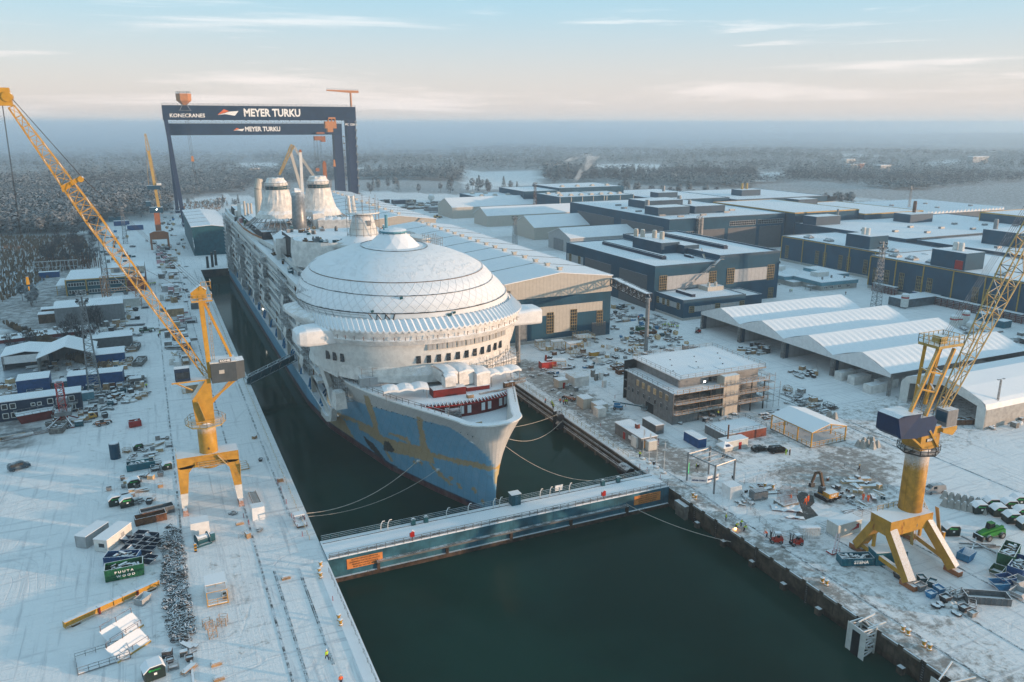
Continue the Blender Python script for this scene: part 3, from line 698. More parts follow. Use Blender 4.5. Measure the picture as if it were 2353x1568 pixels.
MB().b(-.15,0,10,24,0,8).build('gate','grey_clad',H3)
# green shed on the left quay
GS=thing('green_shed','dark green gabled quay shed with snowy roof left of the ship stern','shed',(24.6,557,0))
m=MB();m.add([(a,b_,c_)for b_ in(0,118)for a,c_ in((0,0),(24,0),(24,17.5),(12,19.3),(0,18.6))],[(0,1,2,3,4),(9,8,7,6,5),(0,4,9,5),(1,6,7,2)]);m.build('wall','teal',GS)
MB().slab([(-.5,-.5,18.7),(12,-.5,19.4),(12,118,19.4),(-.5,118,18.7)],(0,0,.3)).build('roof','snowy',GS);MB().slab([(24.5,-.5,17.5),(12,-.5,19.4),(12,118,19.4),(24.5,118,17.5)],(0,0,.3)).build('roof','snowy',GS)
for k in range(1,5):MB().bar((-.5,k*24,19.1),(12,k*24,19.8),.5,.15).build('roof_seam','steel',GS)
MB().slab([(-.2,-12,6),(-.2,0,6),(-.2,0,12),(-.2,-12,7)],(.4,0,0)).build('wing_wall','steel',GS)
# five fabric halls
YB=[262,238,214,190.5,167]
for i in range(4):
 y1,y0=YB[i],YB[i+1];n_=['farthest','second','third','nearest'][i]
 t_=thing('fabric_hall',n_+' of four joined open fronted white fabric halls in the yard','fabric hall',(205.5,y0,0));W=y1-y0;hh,ga,ln=7.4,4.1,65
 for s_ in(0,1):
  n=22;rws=[]
  ys=[0,W/2]if s_==0 else[W/2,W]
  for k in range(n*2+1):
   x=-.2+ln*k/(n*2);dz=.0 if k%2==0 else-.1
   pr=[(x,ys[0],(hh if s_==0 else hh+ga)+(dz if s_ else 0)*.6),(x,(ys[0]+ys[1])/2,hh+ga/2+dz*1.4+.25),(x,ys[1],(hh+ga if s_==0 else hh)+dz*.6)]
   rws.append(pr)
  MB().loft(rws,closed=False).build('roof','white_sheet',t_,smooth=False)
 m=MB().slab([(-.2,0,hh-1.2),(-.2,0,hh),(-.2,W/2,hh+ga),(-.2,W,hh),(-.2,W,hh-1.2)],(.15,0,0));m.build('gable_sheet','white_sheet',t_)
 for yy in(.3,W-.3):
  mm=MB();mm.lattice((.3,yy,0),(.3,yy,hh-.6),.7,.7,6,.08,.05,side=(1,0,0));mm.build('post','scaffold',t_)
 MB().b(1,ln-.2,W-.25,W-.15,0,hh-.3).build('side_wall','grey_panel',t_)
 MB().b(ln-.4,ln-.25,.2,W-.2,0,hh).build('back_wall','grey_clad',t_)
 MB().b(.2,2.5,W-.5,W-.1,0,hh-1).build('corner_sheet','blue_flat',t_)
 MB().b(24,25.6,W*.3,W*.3+2.2,hh+2,hh+2.6).build('roof_vent','beige_clad',t_)
t_=thing('fabric_hall','large separate white fabric hall at the right edge with rounded eaves and dark opening','fabric hall',(206,135.5,0));W=28;ln=75
for s_ in(-1,1):
 rws=[]
 for k in range(9):
  x=ln*k/8;rws.append([(x,W/2,11.6),(x,W/2+s_*6,10.2),(x,W/2+s_*12.4,8.0),(x,W/2+s_*13.6,7.2),(x,W/2+s_*14,5.6)])
 MB().loft(rws,closed=False).build('roof','white_sheet',t_)
MB().b(.1,ln,0,.15,0,5.7).build('side_wall','concrete_pale',t_);MB().b(.1,ln,W-.15,W,0,5.7).build('side_wall','concrete_pale',t_)
MB().slab([(0,0,0),(0,2.6,0),(0,2.8,6.2),(0,14,8.9),(0,25,6.2),(0,25.2,0),(0,W,0),(0,W,6),(0,26.4,8),(0,20,10.2),(0,14,11.5),(0,8,10.2),(0,1.6,8),(0,0,6)],(.25,0,0)).build('gable_wall','white_paint',t_)
MB().b(ln-.3,ln,.2,W-.2,0,6).build('back_wall','grey_clad',t_)
# canteen
CT=thing('canteen','low flat roofed canteen with turquoise fascia in front of the yellow trimmed hall','canteen',(311,301,0),R(-2))
m=MB().b(0,24,0,20,0,2.6).b(-6,10,14,52,0,2.5).b(14,34,16,40,0,2.5);m.build('wall','concrete_pale',CT)
m=MB().b(-.4,24.4,-.4,20.4,2.6,4.4).b(-6.4,10.4,20.4,52.4,2.5,4.3).b(24.4,34.4,16,40.4,2.5,4.2);m.build('fascia','teal_pale',CT)
m=MB().b(-.2,24.2,-.2,20.4,4.4,4.6).b(-6.2,10.2,20.4,52.2,4.3,4.5).b(24.4,34.2,16.2,40.2,4.2,4.5);m.build('roof','snowy',CT)
MB().b(8,16,12,17,4.5,7).build('roof_house','white_paint',CT);MB().b(-4,6,34,42,4.4,7.2).build('roof_house','white_paint',CT)
MB().add([(0,22,4.5),(10,22,4.5),(10,32,4.5),(0,32,4.5),(5,24,7),(5,30,7)],[(0,1,4),(1,2,5,4),(2,3,5),(3,0,4,5)]).build('skylight_roof','white_sheet',CT)
for x in(3,7,12,18):win(CT,x,-.05,.9,2.2,1.3,nx=2,nz=1,frame='white_paint')
for x,y in((20,5),(14,8),(6,6)):cyl(CT,x,y,4.6,.5,1.4,'steel')
MB().b(-5,-.6,2,6,2.2,2.5).b(-5,-4.8,2,2.2,0,2.2).b(-5,-4.8,5.8,6,0,2.2).build('bike_shelter','steel',CT)
# office on the left with yellow frames
OF=thing('yard_office','two storey yard office with yellow frames and turquoise bands on the left','office building',(*g(155,681),0),R(-1))
m=MB().b(0,27,0,30,0,7.6);m.build('wall','teal',OF)
MB().b(-.3,27.3,-.3,30.3,7.6,8.1).build('cornice','yellow_trim',OF);MB().b(0,27,0,30,8.1,8.3).build('roof','snowy',OF)
for x in(0,9,18,27):MB().b(x-.3,x+.3,-.25,0,0,7.6).build('pilaster','yellow_trim',OF)
for x in(4.6,13.6,22.5):
 for z in(1.0,4.7):win(OF,x,-.05,z,7.4,1.7,nx=6,nz=1,mt='glass',frame='white_paint')
MB().b(27.3,36,1,34,0,7.2).build('side_wing','brick_red',OF);MB().b(20,36,12,30,8,11).build('roof_house','beige_clad',OF)
MB().b(-5,-.3,4,26,4.6,5.0).build('porch_roof','snowy',OF)
for y in(4.4,25):MB().b(-4.8,-4.5,y,y+.3,0,4.6).build('post','yellow_trim',OF)
for x in(22.5,22.5):pass
MB().b(21.5,24,11.4,12,8.8,10.4).build('air_unit','steel',OF)
# left yard sheds and cabins (name, label, u, v, sx, sy, h, mat, gable)
LS=[('shed','long grey corrugated shed below the yard office',130,752,26,16,8,'grey_clad',1.2),('shed','pale low shed right of the grey corrugated one',228,712,17,10,4,'container_white',.3),('shed','grey flat roofed workshop with blue door among the left cabins',205,810,15,9,5,'container_grey',.3),('shed','blue shed with pitched snow roof behind the green dumper',216,842,10,8,4,'container_blue',1.2),('shed','small dark timber shed on the pond bank',97,727,6,5,3,'wood_dark',.4),('shed','brown timber boathouse by the pond',90,745,7,5,4,'wood_dark',0)]
for nm,lb,u,v,sx,sy,h,mt_,ga in LS:
 t_=thing(nm,lb,'shed',(*g(u,v),0));
 if ga:
  m=MB();m.add([(a,b_,c_)for a in(0,sx)for b_,c_ in((0,0),(sy,0),(sy,h),(sy/2,h+ga),(0,h))],[(0,4,3,2,1),(5,6,7,8,9),(0,5,9,4),(1,2,7,6)]);m.build('wall',mt_,t_)
  for q in(-.3,sy+.3):MB().slab([(-.3,sy/2,h+ga+.02),(-.3,q,h-.05),(sx+.3,q,h-.05),(sx+.3,sy/2,h+ga+.02)],(0,0,.15)).build('roof','snowy',t_)
 else:MB().b(0,sx,0,sy,0,h).build('wall',mt_,t_);MB().b(-.2,sx+.2,-.2,sy+.2,h,h+.2).build('roof','snowy',t_)
def shelter(label,u,v,sx,sy,h,ga,open_=True,side='container_white'):
 t_=thing('fabric_shelter',label,'fabric shelter',(*g(u,v),0));m=MB()
 for s_ in(0,1):MB().slab([(sx/2,-.3,h+ga),(-.4 if s_==0 else sx+.4,-.3,h),(-.4 if s_==0 else sx+.4,sy,h),(sx/2,sy,h+ga)],(0,0,.2)).build('roof','white_sheet',t_)
 for x in(0,sx-.2):MB().b(x,x+.2,0,sy,0,h).build('side_wall',side,t_)
 MB().b(0,sx,sy-.2,sy,0,h).build('back_wall','grey_clad',t_)
 if not open_:MB().b(0.2,sx-.2,0,.2,h*.45,h).build('front_sheet','white_sheet',t_)
 for x in(.3,sx-.5):mm=MB();mm.lattice((x,.1,0),(x,.1,h),.5,.5,5,.06,.04,side=(1,0,0));mm.build('post','scaffold',t_)
 return t_
shelter('open gabled white fabric shelter by the pond with dark gear inside',90,858,17.5,17,5,3.4)
shelter('snow covered half open shelter at the far left by the pond',8,853,14.5,14,5,1.2,False,'blue_flat')
DO=thing('site_office','black two storey container office with white framed windows at the left edge','site office',(*g(-8,972),0),R(3))
MB().b(0,22,0,6,0,5.8).build('wall','blue_dark',DO);MB().b(-.2,22.2,-.2,6.2,5.8,6.05).build('roof','snowy',DO)
for x in(2.5,4.6,9.6,11.2,14,19.5):
 for z in(.9,3.6):win(DO,x,-.03,z,1.0 if x in(9.6,11.2)else 1.4,1.5 if x not in(9.6,11.2)else.9,nx=1,nz=1,mt='glass',frame='white_paint')
m=MB();m.bar((16,-.8,.2),(18.6,-.8,2.9),1,.1);m.b(18.6,21,-1.3,-.1,2.9,3.0);m.rail([(18.6,-1.3,3),(21,-1.3,3)],1,1.2,.04);m.build('outside_stair','scaffold',DO)
# module block under construction
MO=thing('deck_module','grey unfinished steel accommodation block with open storeys, railings and snowy roof','ship module',(129,174.5,0))
W,D_,h=33.5,26,2.95
MB().b(0,.25,0,24,0,9.2).build('side_wall','module_grey',MO)
for k in range(4):MB().b(.1,W,.1,D_,h*k+.05,h*k+.3).build('floor','steel',MO)if k else None
MB().b(.2,17.5,.0,D_,8.9,9.3).build('terrace','snowy',MO)
MB().b(14.5,W-.3,2.2,D_-1,9.2,12.1).build('upper_wall','steel_dark',MO)if False else None
MB().b(4.5,4.75,4,D_,9.3,12.2).b(4.75,15,3.9,4.1,9.3,12.2).build('upper_wall','steel',MO)
MB().b(3.4,W+.8,-1.2+3,D_+1,12.2,12.6).build('roof','snowy',MO)
MB().b(3.3,W+.9,1.7,1.8,12.1,12.62).build('roof_edge','steel',MO)
MB().b(0,W,D_-.2,D_,0,12.2).build('back_wall','steel_dark',MO)
MB().b(17.4,22.8,-.3,3.2,0,12.15).build('stair_core','beige_clad',MO)
MB().b(0.2,8.8,.0,.2,0,2.6).build('front_wall','module_grey',MO)
MB().b(23,W,4.0,4.2,3,12.1).build('inner_wall','steel',MO);MB().b(9,17,5,5.2,0.2,12.1).build('inner_wall','steel_dark',MO)
for x in(9,13,17.2,24,28,32.8):MB().b(x,x+.3,.1,.4,0,9.2).build('column','steel_dark',MO)
for z in(3.1,6.1,9.3):
 m=MB();m.b(.2,17.4,-1.2,.1,z-.05,z+.1);m.rail([(.3,-1.2,z+.1),(17.4,-1.2,z+.1)],1.1,2.2,.05,2);m.build('balcony_scaffold','wood',MO)
 m=MB();m.b(22.8,W+.2,-.9,.1,z-.05,z+.1);m.rail([(22.9,-.9,z+.1),(W+.2,-.9,z+.1)],1.1,2.2,.05,2);m.build('balcony_scaffold','wood',MO)
 m=MB();m.b(17.2,23,-1.8,-.35,z+.4,z+.5);m.rail([(17.2,-1.8,z+.5),(23,-1.8,z+.5)],1.1,1.5,.05,2);m.build('core_scaffold','scaffold',MO)
m=MB();m.rail([(3.6,1.9,12.6),(W+.7,1.9,12.6),(W+.7,D_+.9,12.6),(3.6,D_+.9,12.6),(3.6,1.9,12.6)],1.1,2.6,.04,2);m.build('roof_rail','scaffold',MO)
m=MB();m.rail([(.2,.2,9.3),(.2,24,9.3)],1.1,2.6,.04,2);m.build('terrace_rail','scaffold',MO)
for y in(9,12,15,3,6,18):win(MO,-.02,y,6.4,1.1,1.7,'L',nx=2,nz=1,mt='wood_pale' if y>8 else 'glass',frame='wood_pale')
for y in(2.6,5.6,8.6,11.6,14.6,17.6,20.5,22.6):win(MO,-.02,y,3.5,.8,1.3,'L',nx=1,nz=1,mt='glass',frame='steel')
MB().b(-.05,.0,9.4,13.4,0,3.0).build('doorway','black_panel',MO)
for x,y,sx,sy in((15,10,3,3.6),(22.5,6.5,5,4)):MB().b(x-sx/2,x+sx/2,y-sy/2,y+sy/2,12.6,12.66).build('roof_opening','black_panel',MO)
for k in range(9):MB().b(0,.3,0,.3,0,.25).build('lifting_lug','steel_dark',MO,(6+k*3,9+(k%3)*5,12.6))
m=MB()
for y in(0,6,12,18,24):
 for x in(W+.8,W+3.2,W+5.4):m.bar((x,y,0),(x,y,11-(x>W+4)*3),.09)
for z in(2,4,6,8,10):
 for x in(W+.8,W+3.2):m.bar((x,0,z),(x,24,z),.08)
 for y in(0,6,12,18,24):m.bar((W+.8,y,z),(W+3.2+(z<8)*2.2,y,z),.08)
 m.b(W+.8,W+3.2,0,24,z,z+.06)
m.build('side_scaffold','scaffold',MO)
MB().b(0,.5,0,.1,0,.4).build('work_lamp','lamp_glow',MO,(11,.8,11));MB().b(0,.2,0,.2,0,.2).build('work_lamp','lamp_glow',MO,(5.2,14,11.5))
# the cruise ship
CX,SY=64.5,151.3
ship=thing('cruise_ship','huge unfinished white cruise ship with snowy dome and blue and tan bow in the dock','cruise ship',(CX,SY,WZ))
SO=(-CX,-SY,-WZ)
def sp_(mb,name,m,parent=None,smooth=False):
 o=mb.build(name,m,parent or ship,SO if parent is None or parent is ship else(0,0,0),0,smooth);return o
WLs=[0,6.5,19.3,36,72,96,130,400];WLw=[.05,2.2,7.6,14.0,22.2,24.3,24.5,24.5]
DKs=[-3.2,-2.9,-2.0,0,4,9,18,27,36,44,60,400];DKw=[0.0,2.2,4.4,6.8,9.2,11.2,14.8,18.2,21.6,23.9,24.25,24.25]
def hw(s,z):
 t_=min(1,max(0,(z+4.6)/25.2));e=1.5+1.6*max(0,1-max(s,0)/30)
 d=float(np.interp(s,DKs,DKw));wl=float(np.interp(s,WLs,WLw))if s>0 else 0
 return wl+(d-wl)*t_**e
def nose(z):
 return-3.2*max(0,(z-6)/14.6)**1.6 if z>6 else 0.0
def ztop(s):return 19.4-.055*min(max(s,0),24)
PR=[[(151.3,8.8),(153.7,8.4),(157,7.9),(164.7,6.8),(170.2,6.2),(171.2,4.7),(168.9,4.8),(162,5.4),(153.3,7.2),(151.3,7.6)],[(201.4,2.6),(192.9,5.2),(189.7,4.3),(186,4.2),(180.6,4.7),(175.4,5.5),(171.7,6),(171.2,4.1),(171.4,2.5),(174.5,2.4),(178.3,2.1),(183.3,1.3),(185.7,1.1),(189.3,1.9),(192,1.9),(195.8,2.2),(200.8,1.8)],[(187.9,16.6),(186.5,16.7),(187.3,12.7),(188,9),(189.2,5.1),(192.1,4.8),(190.4,7.9),(190.1,11.2),(189.5,13.9)],[(169.7,15.8),(168.4,15.8),(169.7,13.3),(170.6,9.4),(170.8,6),(172.3,5.8),(172.8,7.2),(171.3,11.9),(170.6,14.3)],[(233.3,-4.7),(227.4,-4.2),(220.4,-3),(217.5,-4.5),(212.2,-4.8),(205.6,-4.5),(210,-2.7),(213.2,-.7),(221,-.4),(226.2,-.7),(232.4,-1.9)],[(218.1,2.2),(214.2,2.4),(206.2,3.6),(198.4,4.6),(192.9,5.2),(192.5,4.3),(197.1,3.7),(204.7,2.8),(212.7,1.5),(219.1,.5)],[(171.6,1.6),(170.4,1.4),(167.6,-.3),(165.4,-1.6),(166.7,-1.8),(169,-.8)],[(188.9,-.9),(187.5,-.7),(186.1,-2.5),(187.3,-2.6)],[(183.4,7.3),(177.6,7.9),(177.4,6.4),(177.9,6.2),(178.9,6.8),(181.6,6.9),(183.6,6.6)],[(163.5,-1.2),(162.6,-.8),(161.9,-1.6),(162.8,-2.0)],[(158.9,-.6),(158.2,.1),(157.3,-.9),(158,-1.7)],[(156,-2.5),(155.4,-2.0),(154.9,-2.7),(155.4,-3.1)],[(166,-.1),(165,.4),(164.3,-.4),(165.2,-.9)],[(175.5,.9),(174.8,1.3),(174.1,.7),(174.8,.2)],[(178,.2),(177.2,.6),(176.6,-.1),(177.3,-.4)]]
def grow(p,a,b_):cy,cz=sum(q[0]for q in p)/len(p),sum(q[1]for q in p)/len(p);return[(cy+(q[0]-cy)*a,cz+(q[1]-cz)*b_)for q in p]
PR=[[(y,z+max(0,1.2-abs(z+1)*.12)if z<6 else z)for y,z in p]for p in PR]
PR=[grow(p,*k)for p,k in zip(PR,[(1.0,1.12),(1.1,1.45),(1.35,1.1),(1.35,1.08),(1.12,1.45),(1.1,1.35)]+[(1.25,1.25)]*20)]
DK=[(200.9,.6),(195.6,.5),(191.7,-1.6),(190.1,-2.4),(194.2,-2.6),(197.7,-2.2),(200.6,-.6)]
LOC=[(187.8,3.6),(185.5,4.4),(184.2,2.3),(185.2,1.3),(189.8,.4)]
from mathutils import noise as mnoise
def hullcol(s,x,z):
 y=s+SY;dx=abs(x-CX)
 jx=.45*mnoise.noise((y*.9,z*.9,1));jz=.4*mnoise.noise((y*.8,z*.8,5))+.2*mnoise.noise((y*3,z*3,2))
 if z<-2.6-.5*max(0,1-s/45):return(.085,.012,.016)if z<-3.0-.5*max(0,1-s/45)else(.012,.03,.075)
 if inside(y,z,DK)or inside(y,z,LOC):return(.035,.03,.028)
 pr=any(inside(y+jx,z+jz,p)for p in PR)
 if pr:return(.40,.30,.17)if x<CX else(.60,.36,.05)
 wz=float(np.interp(s,[-4,0,8,21,30,38,54,65],[16.9,16.9,16.3,15.2,14.6,13.6,11.6,10]))
 wn=8.2*max(0,(z-7.4)/9.4)**1.9+.25
 if z>wz+jz*.15 or(s<9 and dx<wn and z>7.4):return(.50,.505,.50)
 if s<1.2 and 4.5<z<=8.4 and x>=CX-.2:return(.52,.42,.22)
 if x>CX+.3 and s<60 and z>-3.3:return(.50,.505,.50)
 n=.5+.5*mnoise.noise((y*.15,z*.3,9))
 return(.115+.03*n,.31+.04*n,.47+.05*n)
m=bpy.data.materials.new('hull_paint');m.use_nodes=True;t=m.node_tree;b=t.nodes['Principled BSDF']
ac=N(t,'ShaderNodeAttribute');ac.attribute_name='paint';ge=N(t,'ShaderNodeNewGeometry')
st=noise(t,mapping(t,ge.outputs['Position'],(1.5,1.5,.12)),1,6,.6);n1=noise(t,ge.outputs['Position'],.5,7,.65)
c=mixc(t,math_(t,'MULTIPLY',ramp(t,st,.5,.8),.22),ac.outputs['Color'],(.05,.06,.06))
c=mixc(t,math_(t,'MULTIPLY',ramp(t,n1,.35,.75),.16),c,(.5,.5,.48))
br=N(t,'ShaderNodeTexBrick');L(t,mapping(t,ge.outputs['Position'],(1,1,1),(PI/2,0,PI/2)),br.inputs['Vector'])
br.inputs['Scale'].default_value=.28;br.inputs['Mortar Size'].default_value=.008;br.inputs['Color1'].default_value=(1,1,1,1)
br.inputs['Color2'].default_value=(.93,.93,.93,1);br.inputs['Mortar'].default_value=(.72,.72,.72,1)
mu=t.nodes.new('ShaderNodeMix');mu.data_type='RGBA';mu.blend_type='MULTIPLY';mu.inputs[0].default_value=.7
L(t,c,mu.inputs[6]);L(t,br.outputs['Color'],mu.inputs[7])
gn=t.nodes.new('ShaderNodeGroup');gn.node_tree=SNOW;L(t,mu.outputs[2],gn.inputs['Color']);gn.inputs['Amount'].default_value=.9;gn.inputs['Patch'].default_value=.5
L(t,gn.outputs[0],b.inputs['Base Color']);b.inputs['Roughness'].default_value=.42
bn=N(t,'ShaderNodeBump');bn.inputs['Strength'].default_value=.12;L(t,noise(t,ge.outputs['Position'],.6,4),bn.inputs['Height']);L(t,bn.outputs[0],b.inputs['Normal'])
M['hull_paint']=m
ssamp=[0,.12,.35,.7,1.1]+list(np.arange(1.6,66,.42))+list(np.arange(67,345,6.0))
zs=list(np.arange(-9,20.2,.33))+[20.6]
def hullpt(s,z,side):
 n0=nose(z);zz=z
 top=ztop(s);
 if z>top:zz=top
 if s<6:se=n0+s*(6-n0)/6
 else:se=s
 wdt=hw(se,zz)if se>n0+.01 else 0.0
 if z>6 and se<3:
  k=(se-n0)/max(.01,3-n0);wdt=hw(3,zz)*math.sqrt(max(0,1-(1-k)**2))if k<1 else wdt
 zt=min(zz,2.0)if s>66 else zz
 return(CX+side*wdt,SY+se,zt)
rows=[];colr=[]
for z in zs:
 row=[]
 for s in reversed(ssamp):row.append(hullpt(s,z,-1))
 for s in ssamp[1:]:row.append(hullpt(s,z,1))
 rows.append(row)
hb=MB();hb.loft(rows,closed=False)
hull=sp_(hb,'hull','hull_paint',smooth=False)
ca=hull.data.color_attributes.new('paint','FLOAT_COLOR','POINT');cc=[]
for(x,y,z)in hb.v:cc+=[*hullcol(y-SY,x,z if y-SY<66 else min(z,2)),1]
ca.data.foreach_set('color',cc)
MB().b(40.3,88.7,494.5,496,-9,9).build('transom','blue_flat',ship,SO)
def edge(s,z,inset=0.0,side=-1):
 x,y,zz=hullpt(s,z,side);
 if inset==0:return(x,y,zz)
 a=hullpt(max(0,s-.3),z,side);b_=hullpt(s+.3,z,side)
 dx,dy=b_[0]-a[0],b_[1]-a[1];l=math.hypot(dx,dy)or 1
 nx,ny=(dy/l,-dx/l)if side<0 else(-dy/l,dx/l)
 if s==0:nx,ny=0,1
 return(x+nx*inset,y+ny*inset,zz)
bs=[0,.3,.7,1.2,2,3,4.5,6]+list(np.arange(8,56,2.0))
def ring(ins,dz):return[tuple(np.add(edge(s,20.6,ins,-1),(0,0,dz)))for s in reversed(bs)]+[tuple(np.add(edge(s,20.6,ins,1),(0,0,dz)))for s in bs[1:]]
inx=2.1
ib=[edge(s,14.6,.4,-1)for s in reversed(bs)]+[edge(s,14.6,.4,1)for s in bs[1:]]
rr_=ring(inx,0);ib=[(p[0],p[1],p[2])if abs(p[0]-CX)<abs(q[0]-CX)or s_<=8 else(q[0],q[1],14.4)for p,q,s_ in zip(ib,rr_,list(reversed(bs))+bs[1:])]
sp_(MB().loft([ring(0,0),ring(.1,.25),ring(inx-.3,.25),ring(inx,0),ib],closed=False),'bulwark','white_paint')
mm=MB()
for s in list(np.arange(9,54,1.4)):
 for sd_ in(-1,1):
  a=edge(s,20.6,inx+.05,sd_);b_=edge(s,16,.5,sd_);b_=b_ if abs(b_[0]-CX)<abs(a[0]-CX)else a;mm.bar((a[0],a[1],a[2]-.1),(b_[0],b_[1],16),.16,.35)
sp_(mm,'bulwark_frame','white_paint')
mm=MB();pts=[edge(s,20.6,1.0,-1)for s in np.arange(7,55,2.2)]
mm.rail([(p[0],p[1],p[2]+.2)for p in pts],1.1,2.2,.05);sp_(mm,'handrail','scaffold')
mm=MB();pts=[edge(s,20.6,.7,1)for s in np.arange(10,50,2.2)]
mm.rail([(p[0],p[1],p[2]+.2)for p in pts],1.0,2.2,.04);sp_(mm,'handrail','scaffold')
dk=[edge(s,14.4,.3,-1)for s in reversed(bs)]+[edge(s,14.4,.3,1)for s in bs[1:]]
sp_(MB().prism([(p[0],p[1])for p in dk if p[1]<183],13.8,14.4),'mooring_deck','snowy')
def arc(yf,a,b_,z,t0,t1,n,xc=CX):return[(xc+a*math.cos(q),yf+b_-b_*math.sin(q),z)for q in np.linspace(t0,t1,n)]
redp=arc(169.3,17.5,9,15.2,PI*.93,PI*.07,26)
redp=[(CX+max(-1,min(1,(x-CX)/max(.1,abs(x-CX))))*min(abs(x-CX),hw(y-SY,15)-.7),y,z)for x,y,z in redp]
fd=[(p[0],p[1])for p in redp]+[(CX+hw(30,18)-.8,181.3),(CX+hw(42,18)-.8,193.3),(86.5,205),(42.5,205),(CX-hw(42,18)+.8,193.3),(CX-hw(30,18)+.8,181.3)]
sp_(MB().prism(fd,17.9,18.2),'fore_deck','snowy')
o=sp_(MB().loft([[(x,y,14.3)for x,y,z in redp],[(x,y,18.0)for x,y,z in redp],[(x,y+.3,18.3)for x,y,z in redp]],closed=False),'red_bulkhead','red_dark')
mm=MB()
for i in range(0,26):
 x,y,z=redp[i]
 for k in np.linspace(0,1,3)[:2]:
  if i<25:xx=x+(redp[i+1][0]-x)*k;yy=y+(redp[i+1][1]-y)*k
  mm.bar((xx,yy+.2,18.35),(xx+(xx-CX)*.02,yy-1.5,18.05),.16,.3)
mm.loft([[(x+(x-CX)*.02,y-1.55,17.95)for x,y,z in redp],[(x+(x-CX)*.02,y-1.65,18.25)for x,y,z in redp]],closed=False)
sp_(mm,'overhang_frame','red')
for i in(4,6,10,12,13,15,16,18,19,21):
 x,y,z=redp[i];a=math.atan2(redp[i+1][1]-redp[i-1][1],redp[i+1][0]-redp[i-1][0])
 w_=MB().box(0,-.12,0,.95,.12,1.9).build('window','white_sheet',ship,(x-CX,y-SY,15.2-WZ),a)
mm=MB()
for k in range(5):mm.b(59.3,62.3,166.3,168,14.5+k*.7,14.6+k*.7)
for x in(59.3,62.3):
 for y in(166.3,168):mm.bar((x,y,14.4),(x,y,19.2),.09)
mm.bar((59.3,166.3,15.3),(62.3,166.3,18),.12)
sp_(mm,'stair_tower','scaffold')
for(x,y,w_,d,h,rz)in((64.5,163.2,3.2,1.0,.7,.1),(77.4,172.2,1.6,.8,.5,.9),(78.2,173.8,1.4,.8,.5,.9)):
 o=MB();
 for k in range(4):o.box(0,0,k*h/4,w_,d,h/5)
 one('plank_stack',o,'wood_pale','stack of boards on the snowy mooring deck of the ship '+('near its middle' if x<70 else 'at its right side' if y<173 else 'beside the right bulwark'),'board stack',(x,y,14.4),rz)
 # forward face of the superstructure
def fring(yc,a,b_,z,n=48,t0=1.05,t1=-.05):return[(CX+a*math.cos(q),yc-b_*math.sin(q),z)for q in np.linspace(PI*t0,PI*t1,n)]
face=[fring(212,28.6,26.5,20.6),fring(211.5,28.2,26.6,22.5),fring(210.5,28.6,26.0,24.2),fring(210.0,29.2,26.0,26.8),fring(208,28.8,23.7,27.6),fring(208,28.9,24.0,29.6)]
sp_(MB().loft(face,closed=False),'front_wall','white_paint',smooth=True)
for k,q in enumerate(np.linspace(PI*.572,PI*.285,11)):
 x,y=CX+29.0*math.cos(q),210.2-26.0*math.sin(q);a=math.atan2(26*math.cos(q)*-1,-29*math.sin(q))+PI
 MB().box(0,-.06,0,1.15,.16,2.0).build('window','glass',ship,(x-CX,y-SY,24.2-WZ),a)
for k,q in enumerate(np.linspace(PI*.535,PI*.27,10)):
 x,y=CX+28.8*math.cos(q),208-24.1*math.sin(q);a=math.atan2(24*math.cos(q)*-1,-28.8*math.sin(q))+PI
 f_=MB().box(0,-.05,-.15,2.2,.14,1.8).build('window','beige_clad',ship,(x-CX,y-SY,27.7-WZ),a)
 MB().box(-.45,-.14,0,.8,.06,1.45).box(.45,-.14,0,.8,.06,1.45).build('pane','grey_panel',f_)
for k,q in enumerate(np.linspace(PI*.86,PI*.80,3)):
 x,y=CX+29*math.cos(q),210.4-26.0*math.sin(q)
 MB().box(0,-.06,0,1.1,.3,2.2).build('window','glass',ship,(x-CX,y-SY,24.0-WZ),-.9)
band=[fring(207.5,29.4,24.3,29.3,60,1.0,.0),fring(206.6,29.9,24.2,30.6,60,1.0,0),fring(206.4,29.6,23.6,31.0,60,1.0,0),fring(206,29.8,23.6,33.0,60,1.0,0)]
sp_(MB().loft(band,closed=False),'bridge_wrap','white_wrap')
n=150;r0=fring(205.3,29.6,23.2,33.1,n,.93,.07);r1=fring(212,29.0,25.4,35.1,n,.93,.07)
r0=[(x,y,z+(.0 if i%3 else.45))for i,(x,y,z)in enumerate(r0)];r1=[(x,y,z+(.0 if i%3 else.35))for i,(x,y,z)in enumerate(r1)]
sp_(MB().loft([[(x,y,z-.4)for x,y,z in r0],r0,r1],closed=False),'awning','white_sheet')
mm=MB()
for q in np.linspace(PI*.84,PI*.12,26):
 x,y=CX+30*math.cos(q),206.5-24.4*math.sin(q);mm.bar((x,y,30.9),(x,y,31.9),.12);mm.bar((x,y,31.8),(x+.7*math.cos(q),y-.7*math.sin(q),31.8),.1)
sp_(mm,'awning_bracket','rusty')
n=90;sk0=fring(212.4,28.8,27.6,23.6,n,.95,.04);sk1=fring(214,28.0,31.0,21.2,n,.93,.05);sk2=fring(214,28.0,31.0,19.4,n,.93,.05)
sk1=[(x,y,z+(.12 if i%5 else 0))for i,(x,y,z)in enumerate(sk1)]
sp_(MB().loft([sk0,sk1,sk2],closed=False),'skirt_sheet','white_wrap')
